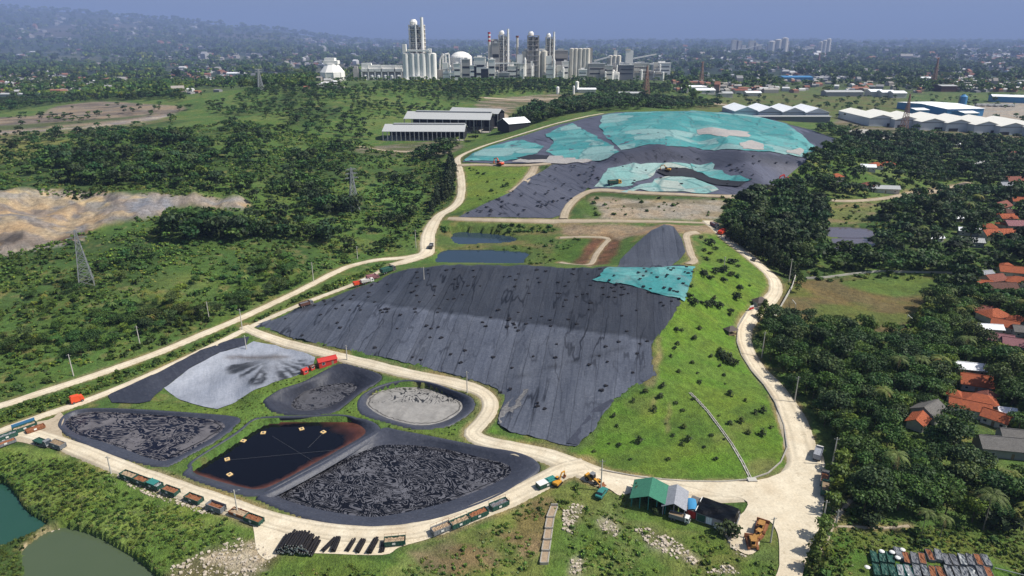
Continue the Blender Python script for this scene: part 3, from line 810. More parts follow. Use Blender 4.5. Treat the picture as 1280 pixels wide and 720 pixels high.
# --- roads (structure sheets)
def ribbon(name, pts, width, mat, off=.14, uneven=.5, sm=6, shoulder=True):
    a = catmull(np.array(pts, float), sm, closed=False)
    x, y = W(a[:, 0], a[:, 1])
    p = np.stack([x, y], 1)
    for _ in range(2): p[1:-1] = (p[:-2] + 2 * p[1:-1] + p[2:]) / 4
    q = [p[0]]
    for i in range(1, len(p)):
        d = np.linalg.norm(p[i] - q[-1])
        if d > 2.2:
            k = int(d / 2.2)
            s = q[-1].copy()
            for j in range(1, k + 1): q.append(s + (p[i] - s) * j / k)
    p = np.array(q)
    t = np.gradient(p, axis=0); t /= np.linalg.norm(t, axis=1)[:, None] + 1e-9
    nrm = np.stack([-t[:, 1], t[:, 0]], 1)
    L = np.arange(len(p)) * 2.2
    if np.isscalar(width): wl = np.full(len(p), width)
    else: wl = np.interp(np.linspace(0, 1, len(p)), np.linspace(0, 1, len(width)), width)
    wa = wl / 2 + uneven * (fbm(p[:, 0], p[:, 1], 7, 40) - .5) * 2; wb = wl / 2 + uneven * (fbm(p[:, 0], p[:, 1], 7, 60) - .5) * 2
    cols = np.linspace(-1, 1, 11)
    V = []; C = []
    for s in cols:
        o_ = np.where(s < 0, s * wa, s * wb)
        q = p + nrm * o_[:, None]
        z = hh_s(q[:, 0], q[:, 1]) + off - (.5 if abs(s) == 1 else 0)
        V.append(np.column_stack([q, z]))
        g = .80 if abs(abs(s) - .4) < .1 else .72 if abs(s) > .75 else 1.0
        C.append(np.full((len(p), 3), g) * (.93 + .14 * vnoise(q[:, 0] / 3, q[:, 1] / 3, 5))[:, None])
    n = len(p); F = []
    for i in range(len(cols) - 1):
        a_ = np.arange(n - 1)
        F.append(np.stack([i * n + a_, (i + 1) * n + a_, (i + 1) * n + a_ + 1, i * n + a_ + 1], 1))
    F = np.concatenate(F)[:, ::-1]
    o = link(name, np_mesh(name, np.concatenate(V), F, [mat], np.concatenate(C), True)); o['kind'] = 'structure'
    # mark
    for i in range(0, n):
        r_, u_ = cell(p[i, 0], p[i, 1])
        rr = slice(max(r_ - 5, 0), r_ + 6); uu = slice(max(u_ - 9, 0), u_ + 10)
        d = (GX[rr, uu] - p[i, 0]) ** 2 + (GY[rr, uu] - p[i, 1]) ** 2
        occ[rr, uu] |= d < (wl[i] / 2 + .8) ** 2
        m = d < (wl[i] / 2 - .3) ** 2
        SHOULDER[rr, uu] = np.maximum(SHOULDER[rr, uu], np.clip(1 - (np.sqrt(d) - wl[i] / 2) / 2.2, 0, 1))
    return o
SHOULDER = np.zeros((NR, NC))
ribbon('dirt_road', [(-60,522),(0,507),(50,491),(100,475),(150,458),(200,440),(250,419),(300,398),(360,370),(400,350),(430,335),(455,328),(478,324),(505,322),(530,317)], 5.2, M['road'])
ribbon('access_road', [(-60,567),(0,539),(60,517),(110,500),(160,480),(200,463),(260,435),(310,410),(360,387),(400,371),(440,356),(465,344),(490,332),(520,324)], 4.6, M['road'], uneven=.15)
ribbon('access_road', [(490,331),(515,324),(533,316),(534,305),(536,290),(548,270),(562,262),(573,252),(577,237),(575,215),(571,201),(577,194),(600,184),(640,171),(700,153),(752,142)], [8,11,9,7.5,7.5,7,6.5,6,6,6,6,6], M['road'], off=.16)
ribbon('access_road', [(305,408),(318,415),(350,426),(400,440),(450,452),(500,465),(550,475),(583,483),(605,492),(613,503),(610,517),(597,532),(590,541),(601,550),(640,559),(680,568),(715,581),(760,599),(850,613),(930,613)], [6,6,6,6,6.2,6.6,7,7,7,8,10,12,12], M['road'], off=.18)
ribbon('access_road', [(-80,578),(0,551),(28,541),(60,549),(100,562),(150,583),(220,609),(300,637),(345,652),(400,663),(460,668),(520,663),(580,645),(640,620),(675,603),(705,587),(735,582)], [7,7,7,7.5,8,8,8,8.5,9], M['road'], off=.2)
ribbon('access_road', [(900,612),(950,612),(985,604),(1003,586),(1001,560),(993,530),(981,502),(964,478),(947,460),(936,440),(930,425),(932,408),(946,388),(962,376),(970,362),(966,347),(949,331),(930,315),(905,296),(890,282),(885,276)], [10,10,12,12,9,8,7.5,7.5,7.5,7.5,8,9,9.5,9,8.5,8.5], M['road'], off=.22)
ribbon('gravel_track', [(560,273),(620,275),(700,276),(760,276),(830,277),(895,279)], 6, M['road_dull'])
ribbon('gravel_track', [(704,274),(708,262),(722,247),(745,238),(790,241),(840,243),(905,246),(935,247)], 6.5, M['road_dull'], off=.7)
ribbon('gravel_track', [(572,207),(600,206),(640,207),(672,206),(690,204)], 6, M['road_dull'], off=.6)
ribbon('gravel_track', [(872,290),(858,293),(860,305),(864,318),(868,325),(860,330)], 5, M['road_dull'])
ribbon('gravel_track', [(640,240),(655,228),(665,215),(668,208)], 8, M['road_dull'], off=.2)
ribbon('gravel_track', [(1008,243),(1035,250),(1070,251),(1110,247),(1135,242),(1160,240),(1190,234),(1210,228)], 7, M['road_dull'])
ribbon('footpath', [(1018,706),(1030,680),(1042,655),(1056,634),(1066,622)], 1.6, M['road_dull'], uneven=.3)
ribbon('footpath', [(1045,658),(1075,659),(1110,660),(1140,657)], 1.2, M['road_dull'], uneven=.3)
ribbon('gravel_track', [(605,122),(640,124),(680,124),(720,121)], 16, M['road_dull'])
ribbon('gravel_track', [(605,138),(622,140),(633,146),(622,152),(600,158)], 10, M['road_dull'])
ribbon('gravel_track', [(450,183),(480,188),(520,190),(560,191)], 6, M['road_dull'])
ribbon('gravel_track', [(835,121),(860,126),(900,130),(915,133)], 18, M['road_dull'])
ribbon('gravel_track', [(700,328),(735,331),(745,318),(755,305),(760,298),(735,296),(700,297)], 4, M['road_dull'])
YARD = [(835,600),(900,603),(960,598),(1012,570),(1022,560),(1031,580),(1030,625),(1024,660),(1008,700),(990,760),(955,760),(972,715),(974,700),(972,668),(958,652),(945,690),(925,690),(905,664),(930,640),(930,625),(880,614)]
sheet('gravel_yard', YARD, 2.5, .24, M['road'], kind='structure', smooth=True, colf=lambda x, y: np.repeat((.86 + .2 * fbm(x, y, 9, 3))[:, None], 3, 1))
sheet('gravel_yard', [(318,650),(345,655),(400,668),(470,674),(520,668),(540,672),(500,684),(478,694),(400,692),(352,692),(335,700),(322,690),(318,668)], 2, .12, M['road'], kind='structure', smooth=True, occupy=False)
sheet('gravel_yard', [(60,525),(75,515),(82,530),(78,545),(100,556),(60,560),(20,552),(0,560),(0,536)], 2.5, .1, M['road_dull'], kind='structure', smooth=True)
sheet('gravel_yard', [(730,590),(760,597),(800,603),(815,612),(790,616),(775,620),(762,612),(745,604)], 2.5, .21, M['road'], kind='structure', smooth=True)

# --- paint of the ground sheet
base_g = np.array([.070, .135, .028]); dark_g = np.array([.034, .072, .018]); dry_g = np.array([.20, .18, .07]); bright_g = np.array([.088, .175, .020])
n1 = fbm(GX, GY, 26, 1, 4)[..., None]; n2 = fbm(GX, GY, 90, 2, 3)[..., None]; n3 = fbm(GX, GY, 6, 8, 3)[..., None]
sm = lambda v, a, b: np.clip((v - a) / (b - a), 0, 1)
C = base_g * (1 - sm(n1, .45, .7)) + np.array([.105, .155, .04]) * sm(n1, .45, .7)
C = C * (1 - .8 * sm(n2, .5, .3)) + dark_g * (.8 * sm(n2, .5, .3))
C = C * (1 - .55 * sm(n3, .62, .78)) + dry_g * .55 * sm(n3, .62, .78)
far = sm(GY[..., None], 1300, 2600)
farC = np.array([.024, .044, .024]) * (1 - sm(fbm(GX, GY, 260, 12, 5)[..., None], .5, .68)) + np.array([.085, .10, .05]) * sm(fbm(GX, GY, 260, 12, 5)[..., None], .5, .68)
farC = farC * (1 - .5 * sm(fbm(GX, GY, 700, 77, 4)[..., None], .58, .7)) + np.array([.14, .11, .09]) * .5 * sm(fbm(GX, GY, 700, 77, 4)[..., None], .58, .7)
C = C * (1 - far) + farC * far
def dab(poly, col, soft=2, amt=1.0, var=.25, mixc=None, ms=9, smooth=True):
    global C
    w = Wpoly(poly, smooth, 3)
    wx = np.array(w); r0 = max(np.searchsorted(ys, wx[:, 1].min()) - 6, 0); r1 = min(np.searchsorted(ys, wx[:, 1].max()) + 6, NR)
    gx, gy = GX[r0:r1], GY[r0:r1]
    jx = gx + 5 * (fbm(gx, gy, 8, 90, 3) - .5); jy = gy + 5 * (fbm(gx, gy, 8, 91, 3) - .5)
    m = blur(inside(jx, jy, w).astype(float), soft)[..., None] * amt
    col = np.array(col) * (1 + var * (fbm(gx, gy, ms, 21, 4)[..., None] - .5) * 2)
    if mixc is not None:
        k = sm(fbm(gx * .6, gy * 1.5, ms * 1.6, 33, 4)[..., None], .44, .56)
        col = col * (1 - k) + np.array(mixc) * k
    C[r0:r1] = C[r0:r1] * (1 - m) + col * m
dab(GREEN, bright_g, mixc=(.100, .172, .025))
for q_ in range(26):
    r1 = random.Random(q_); cx0 = r1.uniform(650, 975); cy0 = r1.uniform(340, 595)
    if not inside(np.array([cx0]), np.array([cy0]), GREEN)[0]: continue
    rr = r1.uniform(5, 22); dab([(cx0 + rr * 1.5 * math.cos(a_) * r1.uniform(.6, 1.2), cy0 + rr * .6 * math.sin(a_)) for a_ in np.linspace(0, 5.6, 8)], r1.choice([(.055, .11, .02), (.12, .15, .04), (.065, .135, .018), (.14, .14, .055)]), amt=.65)
for p_ in ([(816,500),(819,500),(817,515),(815,515)], [(833,505),(836,505),(834,535),(831,535)], [(800,470),(822,440),(826,446),(812,480)], [(822,425),(828,428),(824,470),(819,466)]): dab(p_, (.24, .19, .10), soft=1, amt=.6)
dab([(575,205),(660,207),(662,222),(650,238),(600,256),(560,270),(548,285),(575,250),(580,235)], (.10, .17, .025), mixc=(.12, .18, .03))
dab([(455,232),(520,225),(535,240),(520,262),(470,255)], (.075, .15, .035))
dab([(958,402),(972,368),(992,352),(1060,348),(1140,345),(1175,350),(1165,372),(1142,392),(1132,418),(1060,414),(1000,404)], (.13, .105, .045), mixc=(.10, .125, .03), ms=14)
dab([(1050,352),(1140,345),(1175,352),(1160,366),(1110,370)], (.085, .14, .03))
dab([(1030,620),(1060,640),(1230,670),(1280,680),(1280,740),(1010,740),(1020,690),(1045,650)], (.075, .15, .022), mixc=(.11, .15, .03), ms=5)
# left quarry
dab([(-80,338),(0,320),(75,303),(108,292),(135,280),(180,274),(207,266),(215,256),(300,262),(308,250),(240,244),(150,241),(60,236),(0,238),(-80,240)], (.21, .19, .175), var=.6, mixc=(.34, .27, .18), ms=8)
dab([(-80,315),(0,305),(28,300),(30,291),(15,292),(0,300),(-80,305)], (.07, .065, .065), var=.6)
dab([(-80,246),(0,241),(60,237),(120,244),(138,258),(110,262),(90,250),(40,246),(0,254),(-80,262)], (.42, .34, .21), var=.35, mixc=(.27, .25, .22), ms=5)
dab([(160,243),(225,245),(305,250),(300,256),(230,252),(165,252)], (.40, .33, .22), var=.3, mixc=(.25, .24, .23))
dab([(-60,335),(0,318),(60,305),(100,298),(100,302),(60,311),(0,324),(-60,342)], (.26,.24,.22), var=.3)
dab([(70,300),(105,285),(110,292),(80,304)], (.12,.085,.06))
dab([(60,262),(90,258),(108,282),(95,292),(60,288)], (.32, .26, .18), var=.4, mixc=(.2, .19, .19), ms=5)
dab([(0,262),(30,262),(36,272),(0,277)], (.34, .27, .18), mixc=(.2,.19,.19), ms=5)
dab([(150,252),(215,252),(210,262),(175,268)], (.20, .21, .24))
# upper left quarry benches
dab([(-80,172),(0,168),(60,160),(150,155),(205,145),(232,134),(180,130),(130,127),(70,133),(40,145),(-80,150)], (.15, .13, .11), var=.5, mixc=(.24, .20, .15), ms=20)
dab([(-80,167),(0,165),(60,161),(110,158),(150,152),(215,142),(212,145),(160,157),(60,165),(0,169)], (.34, .30, .25), mixc=(.22, .2, .2))
dab([(-80,160),(0,157),(80,152),(160,146),(200,141),(150,150),(60,158),(0,163)], (.07,.10,.035), amt=.9)
dab([(-80,176),(0,168),(60,163),(130,158),(215,147),(200,153),(100,168),(0,180)], (.10,.13,.04), amt=.8, mixc=(.16,.14,.08))
dab([(0,205),(0,182),(40,175),(100,178),(60,195)], (.15, .17, .05))
# middle shelf soils
dab([(735,272),(740,246),(800,250),(900,250),(905,262),(890,274),(800,274)], (.22, .19, .13), var=.4, mixc=(.30, .27, .22))
dab([(735,272),(720,258),(728,250),(745,256),(750,272)], (.08, .14, .03))
dab([(690,280),(780,281),(900,283),(890,292),(800,294),(770,305),(745,330),(735,331),(745,300),(710,296)], (.26, .20, .13), var=.35)
dab([(716,327),(735,297),(775,300),(760,329)], (.15, .075, .045), mixc=(.10, .06, .03))
dab([(690,327),(712,300),(738,296),(718,327)], (.06, .12, .02))
dab([(548,308),(560,284),(690,283),(700,292),(680,330),(655,330)], (.075, .12, .028), mixc=(.13, .13, .05))
dab([(650,235),(664,214),(672,212),(668,228),(655,240)], (.27, .19, .14))
dab([(1005,258),(1060,255),(1105,252),(1098,262),(1080,278),(1030,280)], (.13, .16, .05), mixc=(.2, .17, .09))
dab([(1130,240),(1160,236),(1190,230),(1200,238),(1170,248),(1130,250)], (.25, .2, .13))
# industrial ground on the right, far yards
dab([(880,128),(930,118),(1110,118),(1125,140),(1060,144),(1040,150),(880,140)], (.11, .12, .045), mixc=(.09, .13, .035))
dab([(1045,150),(1090,150),(1290,172),(1290,185),(1100,172),(1050,166)], (.17, .15, .11), mixc=(.10, .11, .05))
dab([(1200,134),(1290,128),(1290,150),(1215,146)], (.30, .28, .25))
dab([(600,126),(720,116),(720,126),(650,132),(640,145),(610,145)], (.24, .2, .16), mixc=(.1, .11, .05))
dab([(480,182),(560,175),(580,180),(560,192),(480,196),(440,186)], (.15, .14, .10), mixc=(.08, .10, .04))
# bottom rubble strips and worn places
RUB = [[(793,662),(812,660),(845,676),(875,700),(868,706),(835,694),(810,680)], [(704,640),(718,628),(730,634),(722,650),(715,668),(704,662)], [(744,650),(760,648),(774,662),(768,672),(752,664)],
       [(210,712),(255,690),(300,672),(350,690),(330,712),(300,735),(215,735)], [(712,700),(728,700),(726,716),(712,716)], [(60,700),(32,690),(62,664),(80,660),(72,668)], [(880,716),(910,705),(925,718)], [(905,660),(945,675),(930,700),(915,690)]]
for k, r_ in enumerate(RUB): dab(r_, (.38, .33, .25), amt=.75, var=.4, mixc=(.13, .12, .06), ms=4)
dab([(510,690),(560,672),(640,662),(680,655),(672,690),(620,710),(560,720)], (.19, .155, .08), var=.4, mixc=(.09, .11, .035))
dab([(645,640),(690,625),(690,650),(675,690),(650,700)], (.13, .12, .05), mixc=(.2, .16, .09))
dab([(0,556),(60,562),(100,575),(150,593),(220,618),(300,652),(310,675),(240,700),(200,716),(115,668),(35,634),(0,600),(-40,590),(-40,556)], (.10,.17,.03), mixc=(.15,.21,.045), ms=5)
dab([(330,712),(352,692),(480,700),(500,690),(545,670),(600,655),(640,630),(690,610),(740,606),(780,622),(860,650),(900,668),(930,692),(985,720),(985,760),(300,760)], (.09,.15,.028), mixc=(.13,.17,.045), ms=5)
dab([(510,690),(560,672),(640,662),(680,655),(672,690),(620,710),(560,720)], (.17, .14, .075), var=.4, mixc=(.09, .12, .035))
dab([(645,640),(690,625),(690,650),(675,690),(650,700)], (.13, .12, .05), mixc=(.2, .16, .09))
for r_ in RUB: dab(r_, (.38, .33, .25), amt=.6, var=.4, mixc=(.13, .12, .06), ms=4)
dab([(300,480),(400,465),(475,470),(452,492),(470,530),(520,538),(590,525),(606,512),(600,540),(560,545),(480,535),(400,518),(340,522),(260,562),(200,590),(215,582),(290,530),(180,508),(240,505)], (.10,.17,.03))
dab([(0,516),(100,483),(200,450),(300,408),(400,362),(480,329),(300,412),(200,458),(60,512),(0,533)], (.08,.14,.03))
k = SHOULDER[..., None] * .85 * sm(fbm(GX, GY, 5, 71)[..., None], .25, .5)
C = C * (1 - k) + np.array([.25, .20, .11]) * k

# lower the ground under every cover sheet, then lay the ground
for s in (S_CENTRAL, S_UPPER, S_LEFT, S_FAR, S_BEHIND, S_STRIP, S_WHITE):
    m = inside(GX, GY, Wpoly(s)).astype(float)
    m = blur(m, 2) > .93
    HZ[m] -= 1.0
HZ[occ & (SHOULDER > .93)] -= .25
def ground_obj():
    V = np.stack([GX, GY, HZ], -1).reshape(-1, 3)
    i = np.arange(NR - 1)[:, None] * NC + np.arange(NC - 1)[None]
    F = np.stack([i, i + 1, i + 1 + NC, i + NC], -1).reshape(-1, 4)
    return np_mesh('ground', V, F, [M['ground']], np.clip(C, 0.005, 1).reshape(-1, 3), True)
H_TRUE = H_SURF
o = link('ground', ground_obj()); o['kind'] = 'structure'
HZ = H_SURF
print('ground', time.time() - T0)
# ------------------------------------------------------------------ plants
def leaf_cloud(rng, centres, radii, n, size, squash=.8, colr=None, up=.35):
    """n leaf clumps (quads) spread over the shells of several lobes; returns verts, quads, colours"""
    k = len(centres)
    w = np.array([r ** 2 for r in radii]); w = w / w.sum()
    idx = rng.choice(k, n, p=w)
    d = rng.normal(size=(n, 3)); d /= np.linalg.norm(d, axis=1)[:, None]
    d[:, 2] = np.where(d[:, 2] < -.35, -d[:, 2], d[:, 2])
    rr = np.array(radii)[idx] * rng.uniform(.62, 1.08, n)
    c = np.array(centres)[idx] + d * rr[:, None] * np.array([1, 1, squash])
    nrm = d + rng.normal(size=(n, 3)) * .55 + np.array([0, 0, up]); nrm /= np.linalg.norm(nrm, axis=1)[:, None]
    a = np.cross(nrm, rng.normal(size=(n, 3))); a /= np.linalg.norm(a, axis=1)[:, None]; b = np.cross(nrm, a)
    s = size * rng.uniform(.6, 1.3, n)[:, None]; el = rng.uniform(.5, 1, n)[:, None]
    V = np.stack([c - a * s, c - b * s * el + nrm * s * .15, c + a * s, c + b * s * el - nrm * s * .2], 1)
    F = np.arange(n * 4).reshape(n, 4)
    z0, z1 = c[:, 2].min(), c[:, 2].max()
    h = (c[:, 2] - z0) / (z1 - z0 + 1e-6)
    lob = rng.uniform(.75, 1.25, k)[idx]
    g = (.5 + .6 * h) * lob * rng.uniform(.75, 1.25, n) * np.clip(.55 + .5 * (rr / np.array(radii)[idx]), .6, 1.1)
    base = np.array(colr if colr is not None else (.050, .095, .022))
    C = base[None] * g[:, None]
    yel = rng.uniform(0, 1, n)[:, None] < .12
    C = np.where(yel, C * np.array([1.5, 1.25, .9]), C)
    return V.reshape(-1, 3), F, np.repeat(C, 4, 0)

def tube(p, q, r0, r1, n=6):
    mb = MB(); mb.cyl(p, q, r0, r1, n); return mb
def trunk_mesh(name, h, r, limbs, rng, mat):
    mb = MB()
    lean = Vector((rng.uniform(-.4, .4), rng.uniform(-.4, .4), h))
    mb.cyl((0, 0, -.5), lean * .5, r, r * .75, 7); mb.cyl(lean * .5, lean, r * .75, r * .5, 7)
    for c in limbs: mb.cyl(lean * rng.uniform(.6, .95), c, r * .42, r * .12, 5)
    return mb.mesh(name, [mat])

def make_broad(seed, h, rad, flat, nl, size, col, nlobes=9):
    rng = np.random.default_rng(seed)
    cs = []; rs = []
    for i in range(nlobes):
        a = 2.4 * i + rng.uniform(-.4, .4); q = rad * (.15 + .55 * math.sqrt(i / nlobes))
        z = h * (.72 if flat else .62) + (1 - (q / rad) ** 2) * h * (.12 if flat else .26) + rng.uniform(-.07, .07) * h
        cs.append((q * math.cos(a), q * math.sin(a), z)); rs.append(rad * rng.uniform(.34, .50))
    if not flat: cs.append((0, 0, h * .42)); rs.append(rad * .6)
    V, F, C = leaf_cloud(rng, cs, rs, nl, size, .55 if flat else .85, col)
    return V, F, C, cs, h, rad
def make_cone(seed, h, rad, nl, size, col):
    rng = np.random.default_rng(seed)
    cs = []; rs = []
    for i in range(12):
        t = i / 11; a = i * 2.4
        cs.append((math.cos(a) * rad * .3 * (1 - t), math.sin(a) * rad * .3 * (1 - t), h * (.15 + .80 * t))); rs.append(rad * (1.0 - .72 * t))
    V, F, C = leaf_cloud(rng, cs, rs, nl, size, 1.15, col, up=.1)
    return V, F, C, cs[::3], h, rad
def make_palm(seed, h, L, nf=15):
    rng = np.random.default_rng(seed); V = []; F = []; C = []
    for i in range(nf):
        a = 2 * math.pi * i / nf * 1.0 + rng.uniform(-.2, .2); rise = rng.uniform(.1, .9)
        d = np.array([math.cos(a), math.sin(a), 0]); s = np.array([-d[1], d[0], 0])
        prev = None; m = 7
        pts_ = []
        for k in range(m + 1):
            t = k / m
            pts_.append(np.array([0, 0, h]) + d * L * (t * (1 - .18 * t)) + np.array([0, 0, L * (rise * t - (.55 + rise * .75) * t * t)]))
        for k in range(m):
            t = (k + .5) / m; w = L * .135 * (math.sin(math.pi * min(1, t * .9 + .12)) + .1)
            for sg in (-1, 1):
                for j in range(2):
                    p = pts_[k] + (pts_[k + 1] - pts_[k]) * (j * .5); q = pts_[k] + (pts_[k + 1] - pts_[k]) * (j * .5 + .36)
                    tip = (p + q) / 2 + sg * s * w + d * w * .45 + np.array([0, 0, -w * .45])
                    n = len(V); V += [p, q, tip + d * .12, tip]; F.append([n, n + 1, n + 2, n + 3])
                    g = rng.uniform(.7, 1.3); cc = np.array([.15, .20, .055]) * g if rise > .25 else np.array([.22, .19, .07]) * g
                    C += [cc] * 4
    return np.array(V), np.array(F), np.array(C), [], h, L
def make_bush(seed, rad, h, nl, size, col):
    rng = np.random.default_rng(seed)
    cs = [(rng.uniform(-.5, .5) * rad, rng.uniform(-.5, .5) * rad, h * rng.uniform(.2, .55)) for _ in range(4)]
    V, F, C = leaf_cloud(rng, cs, [rad * rng.uniform(.4, .7) for _ in cs], nl, size, h / rad * .8, col)
    return V, F, C, [], h, rad

G1 = (.062, .138, .030); G2 = (.044, .105, .028); G3 = (.100, .175, .034); G4 = (.058, .102, .038)
BROAD = [make_broad(1, 11, 5.2, False, 760, .46, G1), make_broad(2, 13, 6.4, False, 900, .52, G2, 11), make_broad(3, 10, 7.2, True, 860, .46, G1, 12),
         make_broad(4, 9, 4.4, False, 620, .42, G3), make_broad(5, 15, 6.6, False, 960, .54, G4, 12), make_broad(6, 12, 8.2, True, 980, .50, (.055, .12, .032), 14)]
BROAD_MID = [make_broad(11, 11, 5.4, False, 150, 1.05, G1), make_broad(12, 13, 6.4, False, 170, 1.2, G2), make_broad(13, 10, 7.0, True, 160, 1.15, G1), make_broad(14, 9, 4.6, False, 120, .95, G3), make_broad(15, 14, 6.6, False, 180, 1.2, G4)]
BROAD_FAR = [make_broad(21, 11, 6.5, False, 46, 2.1, G1, 6), make_broad(22, 12, 7, False, 50, 2.3, G2, 6), make_broad(23, 9, 7.5, True, 46, 2.2, G3, 6)]
CONE = [make_cone(31, 15, 3.4, 460, .55, (.040, .068, .026)), make_cone(32, 18, 3.8, 520, .6, (.046, .074, .030))]
CONE_MID = [make_cone(33, 16, 3.6, 160, 1.0, (.026, .046, .022)), make_cone(34, 18, 3.8, 170, 1.05, (.03, .05, .024))]
LIME = [make_cone(35, 9, 3.2, 360, .55, (.10, .15, .028)), make_broad(36, 7.5, 3.6, False, 330, .5, (.095, .15, .03))]
PALM = [make_palm(41, 12, 5.8, 13), make_palm(42, 10, 5.2, 11), make_palm(43, 14, 6.2, 14)]
SAP = [make_bush(51, 1.5, 2.4, 90, .38, (.055, .085, .03)), make_bush(52, 1.1, 1.8, 60, .34, (.045, .075, .03)), make_bush(53, 3.2, 4.0, 220, .5, (.036, .062, .022))]
SCRUB = [make_bush(61, 1.6, 1.8, 26, .62, (.075, .150, .032)), make_bush(62, 1.2, 1.3, 20, .55, (.105, .185, .038)), make_bush(63, 2.4, 2.6, 40, .72, (.046, .10, .024)), make_bush(64, 1.0, .9, 14, .5, (.13, .165, .05))]
REED = [make_bush(65, 1.3, .9, 46, .30, (.13, .20, .035)), make_bush(66, 1.5, 1.5, 60, .36, (.09, .155, .03)), make_bush(67, 1.1, .7, 36, .26, (.19, .22, .08)), make_bush(68, 1.1, .9, 36, .32, (.15, .24, .04))]

def okay(x, y, grow=0):
    r, u = cell(x, y)
    return ~occ[r, u]
def scatter(poly, dens, size=4.0, edge=True, noise=None, inworld=False):
    """points inside a photo outline (ground footprint); dens = share of a size-m raster kept"""
    w = poly if inworld else Wpoly(poly)
    a = np.array(w); x0, y0 = a.min(0); x1, y1 = a.max(0)
    gx, gy = np.meshgrid(np.arange(x0, x1, size), np.arange(y0, y1, size))
    gx = gx.ravel() + RNG.uniform(-.5, .5, gx.size) * size; gy = gy.ravel() + RNG.uniform(-.5, .5, gy.size) * size
    m = inside(gx, gy, w) & okay(gx, gy)
    p = RNG.uniform(0, 1, gx.size)
    d = dens if noise is None else dens * np.clip((fbm(gx, gy, noise[0], noise[1], 3) - noise[2]) * 5 + .5, 0, 1)
    m &= p < d
    return gx[m], gy[m]

CLEAR = []     # (x, y, half width, reach towards the camera) kept free so that what stands there is seen
def clear_ok(x, y):
    m = np.ones(x.shape, bool)
    for cx, cy, hw, reach in CLEAR:
        L_ = math.hypot(cx, cy); ux, uy = cx / L_, cy / L_
        dx, dy = x - cx, y - cy
        al = dx * ux + dy * uy; ac = dx * -uy + dy * ux
        m &= ~((np.abs(ac) < hw) & (al < hw * .9) & (al > -reach))
    return m

def merged(name, xs, ys_, variants, scales, tints, kind_label, z=None, zs=None):
    """one object holding many copies (a wood or scrub that nobody could count)"""
    pick = RNG.integers(0, len(variants), len(xs)); Vs = []; Fs = []; Cs = []; off = 0
    zz = hh_s(xs, ys_)
    for k, (V, F, C_, *_r) in enumerate(variants):
        m = pick == k
        n = m.sum()
        if not n: continue
        a = RNG.uniform(0, 2 * math.pi, n); ca, sa = np.cos(a), np.sin(a); s = scales[m]
        X = (V[None, :, 0] * ca[:, None] - V[None, :, 1] * sa[:, None]) * s[:, None] + xs[m][:, None]
        Y = (V[None, :, 0] * sa[:, None] + V[None, :, 1] * ca[:, None]) * s[:, None] + ys_[m][:, None]
        Z = V[None, :, 2] * (s * RNG.uniform(.85, 1.15, n))[:, None] + zz[m][:, None] - .15
        Vs.append(np.stack([X, Y, Z], -1).reshape(-1, 3))
        Fs.append((F[None] + (np.arange(n) * len(V))[:, None, None]).reshape(-1, F.shape[1]) + off); off += n * len(V)
        Cs.append((C_[None] * tints[m][:, None, :]).reshape(-1, 3))
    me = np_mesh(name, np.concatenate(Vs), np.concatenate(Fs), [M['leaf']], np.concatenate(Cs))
    o = link(name, me); o['kind'] = 'stuff'; tag(o, kind_label[0], kind_label[1])
    return o
def tint_for(x, y, amp=.35):
    v = fbm(x, y, 40, 55, 3); q = RNG.uniform(-1, 1, len(x))
    g = 1.05 + amp * (v - .5) * 2 + .3 * q
    warm = RNG.uniform(-.15, .18, len(x)) + .25 * (fbm(x, y, 25, 58, 2) - .5)
    return np.stack([g * (1 + warm), g, g * (1 - warm)], 1)
# ------------------------------------------------------------------ vehicles, containers, poles
def clear_at(px, py, hw, reach):
    x, y, z = W1(px, py); CLEAR.append((x, y, hw, reach))
def heading(p, q):
    x0, y0, _ = W1(*p); x1, y1, _ = W1(*q)
    return math.atan2(y1 - y0, x1 - x0)
def spot(p, lift=.15):
    x, y, z = W1(*p); return (x, y, z + lift)

